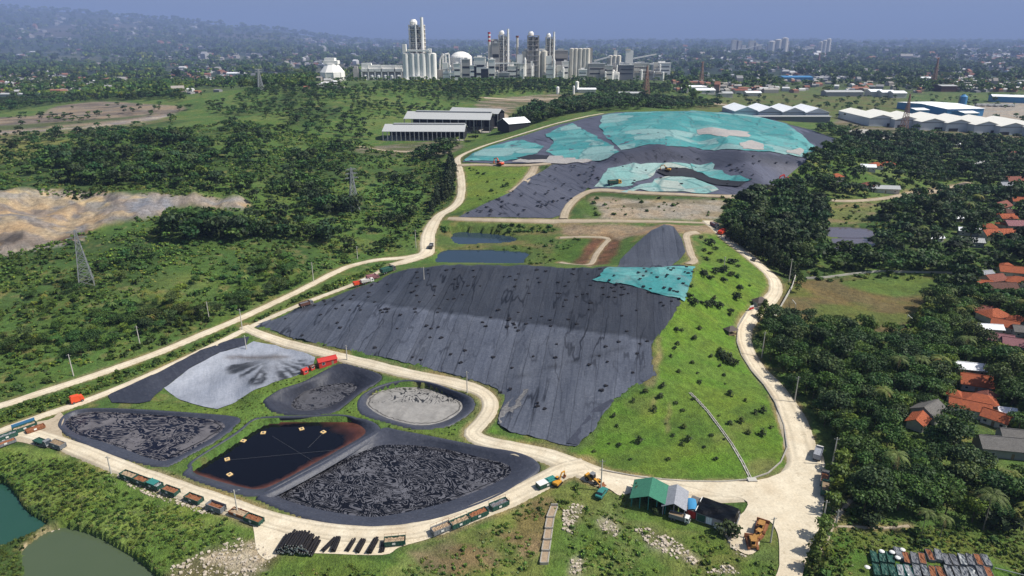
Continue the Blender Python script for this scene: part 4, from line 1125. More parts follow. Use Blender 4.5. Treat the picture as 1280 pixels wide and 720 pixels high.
def container(p, hd, body='green_paint', load='sand', label='', group=None, L=6.2, Wd=2.5, Hh=1.75, lid=None, fill=.75, frame=False):
    r = empty('waste_container', spot(p), hd, label, 'container', group)
    l, w, t = L / 2, Wd / 2, .09
    b = MB()
    b.box(-l + .3, l - .3, -w, w, .25, .36); b.box(-l, l, -w, -w + t, .3, Hh); b.box(-l, l, w - t, w, .3, Hh); b.box(-l, -l + t, -w + t, w - t, .3, Hh)
    b.xprism([(l - .45, .3), (l, Hh), (l - t, Hh), (l - .45 - t, .3)], -w + t, w - t)
    for k in range(7):
        x = -l + .35 + k * (L - .9) / 6
        for s in (-1, 1): b.box(x - .06, x + .06, s * w - .06, s * w + .06, .3, Hh - .1)
    for s in (-1, 1): b.box(-l, l, s * w - .07, s * w + .07, Hh - .1, Hh + .04)
    b.box(-l - .05, -l + .1, -w, w, Hh - .1, Hh + .04); b.box(l - .1, l + .05, -w, w, Hh - .1, Hh + .04)
    b.build('body', M[body], r)
    b = MB()
    for s in (-1, 1): b.box(-l + .2, l - .2, s * .55 - .1, s * .55 + .1, .0, .26)
    b.build('skid', M['steel_dark'], r)
    b = MB(); b.box(-l - .12, -l - .02, -w + .1, -.03, .35, Hh - .12); b.box(-l - .12, -l - .02, .03, w - .1, .35, Hh - .12)
    for s in (-.6, .6): b.box(-l - .16, -l - .12, s - .03, s + .03, .4, Hh - .2)
    b.build('door', M[body], r)
    if load:
        rng = random.Random(label); b = MB(); nx, ny = 12, 6
        vs = [(-l + .15 + (L - .4) * i / nx, -w + .12 + (Wd - .24) * j / ny, .3 + (Hh - .35) * fill + rng.uniform(-.22, .22)) for j in range(ny + 1) for i in range(nx + 1)]
        b.add(vs, [(j * (nx + 1) + i, j * (nx + 1) + i + 1, (j + 1) * (nx + 1) + i + 1, (j + 1) * (nx + 1) + i) for j in range(ny) for i in range(nx)])
        b.build('load', M[load], r)
    for q in (-1, 1): b = MB(); b.box(-.75, .15, q * (w + .1) - .012, q * (w + .1) + .012, .75, 1.4); b.build('sign_plate', M['white_paint'], r)
    if lid == 'flat':
        b = MB(); b.box(-l, -.05, -w - .03, w + .03, Hh + .05, Hh + .16); b.build('lid', M['white_paint'], r)
        b = MB(); b.box(.1, l, -w - .03, w + .03, Hh + .05, Hh + .14); b.box(.5, l - .3, -w * .5, w * .5, Hh + .14, Hh + .4); b.build('lid', M['teal_paint'], r)
    if lid == 'teal':
        b = MB(); b.box(-l * .6, l * .45, -w, w, Hh + .05, Hh + .3); b.box(-l * .6, -l * .5, -w, w, Hh + .3, Hh + .5); b.build('lid', M['teal_paint'], r)
    if lid == 'raised':
        b = MB(); b.box(-l, l, w, w + .12, Hh - .1, Hh + 1.3, rx=.3); b.build('lid', M['blue_paint'], r)
    if frame:
        b = MB()
        for x in (-l, -l / 3, l / 3, l):
            for s in (-1, 1): b.bar((x, s * w, Hh), (x, s * w, Hh + .9), .09)
        for s in (-1, 1): b.bar((-l, s * w, Hh + .9), (l, s * w, Hh + .9), .09)
        b.build('rail_frame', M['rust'], r)
    CLEAR.append((r.location.x, r.location.y, 4, 6))
    return r
hb = heading((161, 597), (318, 653))
for k, (p, body, load, lab, kw) in enumerate([
    ((162,598),'green_paint','sand','first open dark green container at the upper left end of the roadside row',{}),
    ((178,604),'green_paint','rust','green container with rusty scrap, second from the upper left of the roadside row',{}),
    ((193,609),'green_paint','steel','teal lidded container in the middle of the tight roadside row of four',{'lid':'teal'}),
    ((214,617),'green_paint','rust','green container with bright rusty load, last of the tight roadside four',{}),
    ((243,627),'green_paint','rust','lone dark green container with rusty scrap between the row and the grey one',{}),
    ((271,638),'grey_paint','rust','grey open container with rusty inside beside the road',{'Hh':2.2,'fill':.55}),
    ((299,644),'rust','sand','low rusty container touching the end of the last green one',{'Hh':1.2}),
    ((318,653),'green_paint','rust','last green container with flat rusty load by the rubble slope',{})]):
    container(p, hb, body, load, lab, 'waste containers along the lower left road', **kw)
hc = heading((551, 664), (600, 643))
for p, body, load, lab, kw in [((494,680),'green_paint','sand','green container with a rail frame beside the black pipe bundles',{'frame':True}),
    ((552,664),'grey_paint','sand','pale loaded container at the left end of the lower roadside row',{'frame':True}),
    ((575,656),'green_paint','sand','green container with a sandy load, second in the lower roadside row',{'frame':True}),
    ((598,646),'green_paint','rust','green container with an orange rusty load in the lower roadside row',{}),
    ((624,634),'green_paint','wall_dim','pale topped container at the right end of the lower roadside row',{'frame':True})]:
    container(p, hc if p[0] > 500 else heading((485,682),(505,680)), body, load, lab, 'waste containers along the lower road', **kw)
container((683, 607), heading((670, 612), (695, 601)), 'green_paint', None, 'covered green container with a white and a teal lid behind the yellow excavator', lid='flat', L=7)
hl = heading((20, 545), (60, 531))
container((10, 548), hl, 'green_paint', 'grey_paint', 'green container with grey load at the left edge of the photo')
container((32, 537), hl, 'green_paint', 'sand', 'green container with a raised blue lid at the left road junction', lid='raised', L=7.5)
container((73, 559), hb, 'grey_paint', 'wood', 'grey container with slatted brown load on the bend', Hh=1.9, fill=.95)
for k, (p, lab) in enumerate([((45,538),'rusty slatted container parked along the left bank'),((8,556),'dark container half cut off by the left edge of the photo')]):
    container(p, hl, 'rust' if k == 0 else 'grey_paint', 'rust', lab, L=6, Hh=1.2)

def wheels(root, xs, w, r=.5, t=.35, name='wheel'):
    for x in xs:
        for s in (-1, 1):
            b = MB(); b.cyl((x, s * w, r), (x, s * (w - t), r), r, n=14); o = b.build(name, M['rubber'], root)
            b = MB(); b.cyl((x, s * (w + .02), r), (x, s * (w - t), r), r * .5, n=10); b.build('rim', M['grey_paint'], o)
def truck(p, hd, cab='white_paint', body='grey_paint', label='', load=None, s=1.0, bodyh=1.6, tank=False, group=None):
    r = empty('truck', spot(p, .2), hd, label, 'truck', group); r.scale = (s, s, s)
    b = MB(); b.box(-3.6, 3.4, -.5, .5, .65, .9); b.build('chassis', M['steel_dark'], r)
    b = MB(); b.xprism([(2.0, .6), (3.75, .6), (3.8, 1.5), (3.45, 2.55), (2.0, 2.6)], -1.15, 1.15); c = b.build('cab', M[cab], r)
    b = MB(); b.xprism([(3.80, 1.52), (3.86, 1.52), (3.50, 2.42), (3.44, 2.42)], -1.0, 1.0); b.box(2.5, 3.3, -1.17, -1.155, 1.55, 2.3); b.box(2.5, 3.3, 1.155, 1.17, 1.55, 2.3); b.build('window', M['glass'], c)
    for sy in (-1, 1): b = MB(); b.box(3.78, 3.84, sy * .85 - .15, sy * .85 + .15, .85, 1.05); b.build('headlight', M['white_paint'], c)
    b = MB()
    if tank:
        b.cyl((-3.5, 0, 1.8), (1.7, 0, 1.8), 1.0, n=16); b.build('tank', M[body], r)
    else:
        z1 = .95 + bodyh
        b.box(-3.7, 1.8, -1.2, 1.2, .92, 1.05); b.box(-3.7, 1.8, -1.25, -1.15, 1.05, z1); b.box(-3.7, 1.8, 1.15, 1.25, 1.05, z1); b.box(-3.75, -3.65, -1.2, 1.2, 1.05, z1); b.box(1.75, 1.85, -1.2, 1.2, 1.05, z1 + .3)
        for k in range(6):
            x = -3.5 + k
            for q in (-1, 1): b.box(x - .05, x + .05, q * 1.28 - .05, q * 1.28 + .05, 1.0, z1)
        b.build('cargo_bed', M[body], r)
        b = MB(); b.box(-3.6, 1.7, -1.12, 1.12, 1.06, z1 - .35); b.build('load', M[load or 'wall_dim'], r)
    wheels(r, (-2.7, -1.6, 2.8), 1.2)
    CLEAR.append((r.location.x, r.location.y, 5, 8))
    return r
truck((54,556), hb, 'grey_paint', 'green_paint', 'dark green flatbed truck parked nose to the brown container', load='green_paint', bodyh=.5)
truck((849,651), heading((840,650),(858,652)) - .3, 'white_paint', 'grey_paint', 'small white truck parked below the silver roofed shed', load='wood', s=.85)
hr = heading((1022,572),(1026,560))
truck((1022,571), hr, 'wall_white', 'sheet_silver', 'truck with a grey covered bed, topmost of the three by the right road', load='sheet_silver', bodyh=1.9)
truck((1030,603), heading((1029,612),(1031,595)), 'steel_dark', 'grey_paint', 'dark truck with a rusty load, middle of the three by the right road', load='rust')
truck((1031,615), heading((1030,624),(1032,607)), 'green_paint', 'green_paint', 'green truck with a wooden load, lowest of the three by the right road', load='wood', bodyh=1.9)
truck((383,383), heading((378,385),(392,380)), 'wall_dim', 'tile_brown', 'dark truck on the left access road below the central mound', load='wall_dim')
hv = heading((450,358),(470,350))
truck((450,357), hv, 'red_paint', 'redorange', 'red truck at the tail of the queue on the left access road', load='red_paint')
truck((459,354), hv, 'white_paint', 'wall_white', 'white truck in the middle of the queue on the left access road', load='wall_white')
truck((466,350), hv, 'tile_pink', 'tile_pink', 'purple brown truck at the head of the queue on the left access road', load='tile_pink', bodyh=2.2)
truck((485,341), heading((478,344),(492,338)), 'steel_dark', 'green_paint', 'dark green truck parked near the left road junction', load='green_paint', s=1.3)
truck((539,310), heading((537,314),(541,305)), 'white_paint', 'steel_dark', 'small white cabbed truck climbing past the two blue ponds', load='wall_dim')
truck((902,293), heading((896,297),(907,292)), 'redorange', 'redorange', 'red orange truck at the top of the right road', load='red_paint', s=1.15)
truck((893,284), heading((890,281),(899,287)), 'grey_paint', 'tile_pink', 'dusky truck behind the red orange truck at the top of the right road', load='grey_paint', s=1.1)
truck((768,231), heading((760,233),(776,229)), 'yellow_paint', 'green_paint', 'green dump truck on the ramp into the far mound', load='sand', s=1.5)

def car(p, hd, mat, label, s=1):
    r = empty('car', spot(p, .2), hd, label, 'car'); r.scale = (s, s, s)
    b = MB(); b.xprism([(-2.1, .35), (2.1, .35), (2.15, .8), (1.2, .95), (-1.9, .98), (-2.15, .85)], -.85, .85); b.build('body', M[mat], r)
    b = MB(); b.xprism([(-1.7, .95), (1.15, .93), (.5, 1.48), (-1.3, 1.5)], -.74, .74); c = b.build('cabin', M['glass'], r)
    b = MB(); b.xprism([(-1.28, 1.49), (.48, 1.47), (.4, 1.55), (-1.2, 1.56)], -.72, .72); b.build('roof', M[mat], r)
    wheels(r, (-1.35, 1.35), .88, .34, .22)
    CLEAR.append((r.location.x, r.location.y, 4, 6))
    return r
car((752, 619), heading((749,622),(756,612)), 'teal_paint', 'teal car parked on the grass beside the tall pole', 1.3)
car((942, 326), heading((940,329),(945,322)), 'steel_dark', 'small black car on the shaded upper part of the right road', 1.3)
car((627, 204), 1.0, 'white_paint', 'tiny white car beside the red excavator on the far mound', 1.3)

def excavator(p, hd, mat='yellow_paint', label='', s=1.0, reach=1.0, rust=False, lift=.2):
    r = empty('excavator', spot(p, lift), hd, label, 'excavator'); r.scale = (s, s, s)
    for q in (-1, 1):
        b = MB(); b.xprism([(-1.9, .1), (-1.5, 0), (1.5, 0), (1.9, .1), (2.0, .45), (1.7, .85), (-1.7, .85), (-2.0, .45)], q * 1.15 - .3, q * 1.15 + .3); b.build('track', M['rubber'] if not rust else M['rust'], r)
    b = MB(); b.box(-.9, .9, -.85, .85, .45, .95); b.build('undercarriage', M['steel_dark'], r)
    b = MB(); b.xprism([(-2.3, 1.0), (1.3, 1.0), (1.3, 1.6), (-.3, 1.9), (-2.2, 1.95), (-2.4, 1.6)], -1.25, 1.25); b.build('engine_housing', M[mat], r)
    b = MB(); b.xprism([(.1, 1.6), (1.5, 1.6), (1.5, 2.3), (1.2, 2.95), (.1, 2.95)], .25, 1.2); c = b.build('cab', M['dark'], r)
    b = MB(); b.box(.05, 1.3, .2, 1.25, 2.96, 3.05); b.build('cab_roof', M[mat], c)
    k = reach
    b = MB()
    P0, P1, P2 = (1.0, 1.5), (2.6 * k, 4.2), (5.0 * k, 3.6)
    for (a, c_) in ((P0, P1), (P1, P2)):
        dx, dz = c_[0] - a[0], c_[1] - a[1]; l_ = math.hypot(dx, dz); nx, nz = -dz / l_ * .26, dx / l_ * .26
        b.xprism([(a[0] - nx, a[1] - nz), (c_[0] - nx, c_[1] - nz), (c_[0] + nx, c_[1] + nz), (a[0] + nx, a[1] + nz)], -.45, -.05)
    b.build('boom', M[mat], r)
    P3 = (5.5 * k, 1.4)
    b = MB(); b.xprism([(P2[0] - .2, P2[1] + .3), (P2[0] + .25, P2[1] + .2), (P3[0] + .15, P3[1]), (P3[0] - .15, P3[1])], -.42, -.08); b.build('stick', M[mat], r)
    b = MB(); b.xprism([(P3[0] - .2, P3[1] + .1), (P3[0] + .3, P3[1] + .1), (P3[0] + .25, P3[1] - .6), (P3[0] - .5, P3[1] - 1.0), (P3[0] - .9, P3[1] - .5), (P3[0] - .5, P3[1] - .55)], -.8, .3); b.build('bucket', M['rust'], r)
    CLEAR.append((r.location.x, r.location.y, 5, 7))
    return r
excavator((697, 606), heading((695,607),(703,604)) + .5, label='small yellow excavator with its arm raised beside the covered green container', s=.8)
excavator((625, 207), 2.4, 'redorange', 'red orange excavator on the left shoulder of the far mound', 1.5)
excavator((834, 216), 2.6, 'yellow_paint', 'pale excavator working at the black waste face', 1.2, lift=1.5)
def wheel_loader(p, hd, label):
    r = empty('wheel_loader', spot(p, .2), hd, label, 'loader')
    b = MB(); b.xprism([(-3.2, .9), (-.2, .9), (-.2, 1.7), (-3.0, 2.0), (-3.3, 1.7)], -.95, .95); b.box(-.2, 1.7, -.5, .5, .9, 1.5); b.build('body', M['yellow_paint'], r)
    b = MB(); b.xprism([(-1.1, 1.8), (.3, 1.6), (.3, 2.3), (0, 3.1), (-1.1, 3.1)], -.75, .75); c = b.build('cab', M['dark'], r)
    b = MB(); b.box(-1.3, .25, -.9, .9, 3.11, 3.22); b.build('canopy', M['grey_paint'], c)
    for q in (-1, 1):
        b = MB(); b.xprism([(1.0, 1.5), (3.2, .5), (3.3, .75), (1.1, 1.8)], q * .6 - .12, q * .6 + .12); b.build('lift_arm', M['yellow_paint'], r)
    b = MB(); b.xprism([(3.1, .9), (3.2, .1), (4.3, .05), (4.3, .12), (3.4, .25), (3.25, 1.0)], -1.35, 1.35); b.build('bucket', M['rust'], r)
    wheels(r, (-2.0, 1.5), 1.2, .75, .5)
    CLEAR.append((r.location.x, r.location.y, 5, 6)); return r
wheel_loader((742, 603), heading((737,600),(750,607)), 'yellow wheel loader at the roadside left of the green roofed shed')
def bulldozer(p, hd, label, s=1):
    r = empty('bulldozer', spot(p, .2), hd, label, 'bulldozer'); r.scale = (s, s, s)
    for q in (-1, 1):
        b = MB(); b.xprism([(-2.0, .1), (-1.6, 0), (1.5, 0), (2.0, .15), (2.1, .55), (1.7, 1.0), (-1.8, 1.0), (-2.2, .6)], q * 1.1 - .3, q * 1.1 + .3); b.build('track', M['rust'], r)
    b = MB(); b.xprism([(-1.9, .7), (2.0, .7), (2.0, 1.5), (.1, 1.8), (.1, 1.3), (-1.9, 1.3)], -.7, .7); b.build('body', M['yellow_rusty'], r)
    b = MB()
    for x in (-1.7, -.1):
        for q in (-1, 1): b.bar((x, q * .65, 1.2), (x, q * .65, 2.7), .12)
    b.box(-1.9, .1, -.85, .85, 2.7, 2.8); b.build('canopy', M['yellow_rusty'], r)
    b = MB(); b.box(-1.3, -.4, -.4, .4, 1.3, 1.75); b.box(-1.4, -1.2, -.4, .4, 1.6, 2.2); b.build('seat', M['rubber'], r)
    b = MB(); b.xprism([(2.7, .1), (2.95, .1), (2.75, .7), (2.95, 1.3), (2.7, 1.3), (2.5, .7)], -1.7, 1.7)
    for q in (-1, 1): b.bar((-.5, q * 1.5, .4), (2.7, q * 1.5, .4), .2)
    b.build('blade', M['rust'], r)
    CLEAR.append((r.location.x, r.location.y, 5, 7)); return r
hz = heading((941,688),(952,655))
bulldozer((951, 662), hz, 'upper rusty yellow bulldozer parked at the right of the yard', 1.12)
bulldozer((940, 682), hz + .35, 'lower rusty yellow bulldozer parked nose to nose at the right of the yard', 1.12)
bulldozer((946, 673), hz + 2.8, 'engine hauler wedged between the two rusty bulldozers', .9)

# poles
def pole(p, hpx, label, cross=True, mat='concrete_pale', lamp=False):
    x, y, z = W1(*p); _, _, dep = project(x, y, z); h = hpx * dep / FPX / CT
    r = empty('utility_pole', (x, y, z), random.uniform(-.3, .3), label, 'pole', None)
    b = MB(); b.cyl((0, 0, -.3), (0, 0, h), .26, .17, 8); b.build('mast', M[mat], r)
    if cross:
        b = MB(); b.box(-.9, .9, -.05, .05, h - .7, h - .58)
        b.build('crossarm', M['steel'], r)
        b = MB()
        for q in (-.8, 0, .8): b.cyl((q, 0, h - .58), (q, 0, h - .35), .06, n=6)
        b.build('insulator', M['wall_white'], r)
    if lamp:
        b = MB(); b.bar((0, 0, h - .3), (1.4, 0, h), .1); b.box(1.2, 1.9, -.15, .15, h - .06, h + .06); b.build('lamp', M['steel'], r)
    return r
for p, hpx, lab in [((92,470),28,'leaning pale pole furthest left on the upper road verge'),((175,431),24,'pole on the upper road verge beside the grey rock outcrop'),((261,396),19,'pole near the top end of the long left verge'),
    ((303,412),26,'pole with a white box where the access road meets the lined cells'),((392,352),24,'pole in the scrub left of the climbing dirt road'),((447,324),16,'short pole where the dirt road bends to the junction'),
    ((308,437),18,'thin pole in the corner of the pale covered heap'),((434,450),19,'pole between the red roofed shed and the central mound'),((584,491),28,'tall pole on the verge above the small pale pond'),
    ((751,613),42,'tall pole rising behind the teal car'),((1040,582),38,'pale pole on the wood side of the right road by the top truck'),((1030,645),22,'short pole near the green truck at the yard edge'),
    ((952,447),33,'pole on the right road verge below the football field'),((993,503),34,'pole on the right road verge among the wood'),((986,352),28,'pole at the top of the white concrete wall'),
    ((139,592),24,'bare post at the upper left end of the container row'),((297,641),32,'thin lamp post behind the low rusty container'),((963,678),36,'dark pole beside the two bulldozers'),((530,350),16,'pole below the left road junction'),((905,335),14,'short pole on the crest of the green slope'),((921,300),20,'pole under the grey green casuarinas'),((520,310),22,'tall pole left of the road junction'),((1045,655),20,'pole by the footpath in the lower right')]:
    pole(p, hpx, lab, lamp='lamp' in lab)

def pylon(p, hpx, label, wb=6, arms=3, mat='steel', th=.28, name='lattice_pylon'):
    x, y, z = W1(*p); _, _, dep = project(x, y, z); h = hpx * dep / FPX / CT
    r = empty(name, (x, y, z), .5, label, 'pylon')
    n = 9; b = MB(); br = MB()
    def cor(t):
        w = wb / 2 * (1 - t) ** 1.1 * .9 + wb * .05
        return [(w, w), (-w, w), (-w, -w), (w, -w)]
    lev = [1 - (1 - k / n) ** 1.15 for k in range(n + 1)]
    for k in range(n):
        a, c = cor(lev[k]), cor(lev[k + 1]); z0, z1 = h * lev[k], h * lev[k + 1]
        for q in range(4):
            b.bar((*a[q], z0), (*c[q], z1), th * 1.4)
            br.bar((*a[q], z0), (*c[(q + 1) % 4], z1), th * .8); br.bar((*a[(q + 1) % 4], z0), (*c[q], z1), th * .8); br.bar((*c[q], z1), (*c[(q + 1) % 4], z1), th * .7)
    b.build('leg_frame', M[mat], r); br.build('bracing', M[mat], r)
    for k in range(arms):
        zz = h * (.97 - k * .10); b = MB(); l_ = wb * (.55 + .08 * k)
        for s in (-1, 1):
            b.bar((0, 0, zz + h * .02), (s * l_, 0, zz), th); b.bar((0, 0, zz - h * .02), (s * l_, 0, zz), th); b.bar((s * l_, 0, zz), (s * l_, 0, zz - h * .03), th * .8)
        b.build('crossarm', M[mat], r)
    return r
pylon((109, 356), 66, 'tall steel pylon standing in the scrub below the left quarry', 7.5, 2, th=.30)
pylon((443, 263), 50, 'steel pylon rising from the mid left woods', 7, 3, th=.42)
pylon((326, 113), 24, 'faint grey pylon on the skyline left of the round white silo', 10, 2, th=1.2)
pylon((807, 118), 32, 'reddish lattice tower behind the turquoise crest', 12, 0, 'mast', .9, 'lattice_tower')
pylon((876, 106), 26, 'reddish lattice mast left of the blue roofed factory', 11, 1, 'mast', .9, 'lattice_tower')
pylon((1166, 108), 32, 'tan lattice mast behind the big white factory', 12, 1, 'mast', 1.0, 'lattice_tower')
pylon((1022, 84), 16, 'most distant thin mast above the blue roofed factory', 16, 1, 'mast', 1.6, 'lattice_tower')
pylon((1129, 164), 42, 'lattice mast in front of the second gabled warehouse', 9, 0, 'mast', .5, 'lattice_tower')

# floats on the black pond
fm = None
for k, (a, b_, lab) in enumerate([(284,574,'float alone near the left rim'),(287,593,'float nearest the lower left rim'),(304,551,'float left of the pair at the back left'),(329,541,'float second from the left along the back rim'),(377,536,'float in the middle of the back rim'),(404,540,'float nearest the rusty right corner')]):
    x, y = P(a, b_, -1.8); r = empty('pond_float', (float(x), float(y), -1.95), .5 + k * .4, 'cream square pontoon ' + lab + ' of the black pond', 'float', 'cream floats on the black pond'); r.scale = (.66, .66, .66)
    b = MB()
    for q in (-1, 1): b.box(-1.25, 1.25, q * .95 - .38, q * .95 + .38, 0, .45); b.box(q * .95 - .36, q * .95 + .36, -.57, .57, .02, .43)
    b.build('pontoon', M['cream_float'], r)
    b = MB(); b.cyl((0, 0, .1), (0, 0, .95), .3, .25, 10); b.box(-.9, .9, -.06, .06, .46, .56); b.build('aerator_motor', M['steel'], r)
for k, (p0, p1) in enumerate([((287,575),(425,562)),((340,545),(392,577)),((404,541),(385,560))]):
    x0, y0 = P(*p0, -1.9); x1, y1 = P(*p1, -1.9)
    b = MB(); b.bar((x0, y0, -1.85), (x1, y1, -1.85), .05)
    tag(b.build('rope', M['wall_dim']), ['long pale rope from the left float across the black pond', 'slack rope across the middle of the black pond', 'short rope from the right corner float'][k], 'rope')

# weights lying on the covers
wts = []
for _ in range(4000):
    px, py = random.uniform(330, 870), random.uniform(334, 552)
    if not inside(np.array([px]), np.array([py]), S_CENTRAL)[0]: continue
    dens = .16 + (.6 if abs(py - (385 + (px - 440) * .105)) < 6 else 0) + (.45 if py < 372 else 0) + (.5 if px > 735 and py < 380 else 0)
    if random.random() < dens * .62: wts.append((px, py))
    if len(wts) > 195: break
mb = MB(); mb.lathe([(.30, 0), (.62, .03), (.66, .18), (.5, .32), (.3, .3), (.22, .12)], 9); tyre = mb.mesh('tyre', [M['rubber']])
mb = MB(); mb.box(-.5, .5, -.28, .28, 0, .26); mb.box(-.4, .3, .3, .8, 0, .24, rz=.3); bag = mb.mesh('sandbag', [M['pipe']])
for k, (px, py) in enumerate(wts):
    x, y, z = W1(px, py)
    o = link('sandbag', bag, loc=(x, y, z + .27 + .9 * (float(fbm(x, y, 7, 3, 3)) - .5) + 1.5 * (float(fbm(x - .18 * y, y * .10, 6, 44, 2)) - .5) + (.65 if inside(np.array([px]), np.array([py]), [(742,352),(760,335),(870,333),(856,378),(800,362)])[0] else 0)), rz=random.uniform(0, 3))
    s = random.uniform(.9, 1.75); o.scale = (s, s, 1.2)
    up = py < 388 + (px - 560) * .12
    tag(o, 'small black weight on the upper terrace of the central cover' if up else 'small black weight on the long lower slope of the central cover', 'weight', 'black weights on the upper terrace' if up else 'black weights on the lower slope')

n_far = 0
for _ in range(3000):
    px, py = random.uniform(575, 1000), random.uniform(188, 272)
    A = np.array([px]), np.array([py])
    lf = inside(*A, S_LEFT)[0]; ff = inside(*A, [(745,240),(750,232),(940,232),(985,206),(1003,198),(900,190),(800,188),(750,205)])[0]
    if not (lf or ff) or random.random() > (.30 if lf else .10): continue
    x, y, z = W1(px, py); o = link('sandbag', bag, loc=(x, y, z + 1.1), rz=random.uniform(0, 3)); s = random.uniform(1.3, 2.4); o.scale = (s, s, 1.6)
    tag(o, 'black weight on the grey sloping cover left of the far mound' if lf else 'black weight on the dark foot of the far mound', 'weight', 'weights on the left sloping cover' if lf else 'weights on the far mound'); n_far += 1
    if n_far > 92: break
# pipe store below the road
pr = MB(); n = 0
x, y, z = W1(375, 683)
r = empty('pipe_pile', (x, y, z), heading((352,680),(398,684)), 'big black heap of stacked plastic pipes left of the bundles', 'pipe pile')
CLEAR.append((x, y, 9, 9))
rng = random.Random(4)
for row, cnt in enumerate((15, 14, 12, 10, 7)):
    for k in range(cnt):
        b = MB(); q = (k - cnt / 2) * .78 + rng.uniform(-.1, .1); yy = rng.uniform(-.5, .5)
        b.cyl((q, -3.2 + yy, .4 + row * .62), (q + rng.uniform(-.2, .2), 3.0 + yy, .4 + row * .62), .36, n=9)
        b.cyl((q, -3.24 + yy, .4 + row * .62), (q, -3.2 + yy, .4 + row * .62), .20 if rng.random() < .6 else .36, n=8, m=1)
        b.build('pipe', [M['pipe'], M['wall_white']], r)
for k, (a, c, cnt, lab) in enumerate([((404,690),(419,673),5,'widest loose black pipe bundle beside the heap'),((417,691),(424,672),6,'long black pipe bundle leaning over the widest one'),((434,690),(443,674),4,'thin black pipe bundle, loneliest of the row'),((447,692),(455,675),6,'black pipe bundle just left of the thickest one'),((462,693),(471,674),8,'thickest black pipe bundle of the row'),((477,692),(480,678),3,'short thin pipe bundle touching the framed green container')]):
    x0, y0, z0 = W1(*a); x1, y1, z1 = W1(*c)
    L_ = math.hypot(x1 - x0, y1 - y0); r = empty('pipe_bundle', ((x0 + x1) / 2, (y0 + y1) / 2, (z0 + z1) / 2), math.atan2(y1 - y0, x1 - x0), lab, 'pipe bundle', 'black pipe bundles laid beside the road')
    CLEAR.append(((x0 + x1) / 2, (y0 + y1) / 2, 3, 7))
    for i in range(cnt):
        row = i // 3; b = MB(); q = (i % 3 - 1) * .5 + (row % 2) * .22
        b.cyl((-L_ / 2 + rng.uniform(-.3, .3), q, .3 + row * .42), (L_ / 2, q + rng.uniform(-.1, .1), .3 + row * .42), .24, n=8); b.build('pipe', M['pipe'], r)

# stepped concrete channel down the bank
pts_ = [(693,633),(688,648),(686,662),(684,676),(682,690),(680,706)]
x0, y0, z0 = W1(*pts_[0]); r = empty('stepped_channel', (x0, y0, z0 + .5), 0, 'stepped concrete channel of sandy cells running down the bank', 'channel')
cells = []
for a in pts_:
    x, y, z = W1(*a); cells.append((x - x0, y - y0, z - z0))
b = MB(); fb = []
for i in range(5):
    A, B = cells[i], cells[i + 1]
    zt = A[2] * .5 + B[2] * .5 + .1
    ny = A[1] - .05; fy = B[1] + .05; xa, xb = A[0], B[0]; w = 1.1
    for s in (-1, 1): b.add([(xa + s * w - .18, ny, zt - 1.5), (xa + s * w + .18, ny, zt - 1.5), (xb + s * w + .18, fy, zt - 1.5), (xb + s * w - .18, fy, zt - 1.5), (xa + s * w - .18, ny, zt), (xa + s * w + .18, ny, zt), (xb + s * w + .18, fy, zt), (xb + s * w - .18, fy, zt)], [(4, 5, 6, 7), (0, 1, 5, 4), (1, 2, 6, 5), (2, 3, 7, 6), (3, 0, 4, 7)])
    b.box(xb - w, xb + w, fy - .12, fy + .12, zt - 1.4, zt - .05)
    f_ = MB(); f_.add([(xa - w + .18, ny, zt - .12), (xa + w - .18, ny, zt - .12), (xb + w - .18, fy, zt - .12), (xb - w + .18, fy, zt - .12)], [(0, 1, 2, 3)]); f_.build('sand_bed', M['sand'], r)
b.box(-1.1, 1.1, -.15, .15, cells[0][2] - 1.2, cells[0][2] + .5)
b.build('wall', M['concrete'], r)
CLEAR.append((x0, y0 - 8, 4, 12)); CLEAR.append((x0 - 2, y0 - 18, 4, 12))

# narrow stairway drain on the green slope, white wall of the field
def strip_thing(name, pts_, w, hgt, mat, label, cat, steps=None):
    x0, y0, z0 = W1(*pts_[0]); r = empty(name, (x0, y0, z0), 0, label, cat)
    ps = [W1(*q) for q in pts_]; b = MB(); d_ = MB()
    for i in range(len(ps) - 1):
        A = Vector(ps[i]) - Vector((x0, y0, z0)); B = Vector(ps[i + 1]) - Vector((x0, y0, z0))
        n = max(1, int((B - A).length / 1.5)); t = (B - A).to_2d().normalized(); nn = Vector((-t.y, t.x))
        for k in range(n):
            p, q = A.lerp(B, k / n), A.lerp(B, (k + 1) / n)
            for s in ((-1, 1) if steps else (0,)):
                o_ = nn * (w / 2 * s); hw = .12 if steps else w / 2
                zt = max(p.z, q.z) + hgt
                c = [(p.x + o_.x - nn.x * hw, p.y + o_.y - nn.y * hw), (p.x + o_.x + nn.x * hw, p.y + o_.y + nn.y * hw), (q.x + o_.x + nn.x * hw, q.y + o_.y + nn.y * hw), (q.x + o_.x - nn.x * hw, q.y + o_.y - nn.y * hw)]
                b.prism(c, min(p.z, q.z) - .5, zt)
            if steps: 
                c = [(p.x - nn.x * w / 2, p.y - nn.y * w / 2), (p.x + nn.x * w / 2, p.y + nn.y * w / 2), (q.x + nn.x * w / 2, q.y + nn.y * w / 2), (q.x - nn.x * w / 2, q.y - nn.y * w / 2)]
                d_.prism(c, min(p.z, q.z) - .4, min(p.z, q.z) + (.12 if k % 2 else .02))
    b.build('side_wall' if steps else 'wall_panel', M[mat], r)
    if steps: d_.build('step_bed', M['concrete'], r)
    return r
strip_thing('drain_stairway', [(862,491),(872,501),(885,515),(900,535),(915,556),(928,578),(938,598)], .75, .2, 'concrete_pale', 'narrow pale concrete stairway drain crossing the bright green slope', 'drain', True)
strip_thing('concrete_wall', [(962,405),(972,392),(982,374),(990,360),(994,347)], .35, 1.7, 'concrete_pale', 'white concrete wall between the right road and the football field', 'wall')
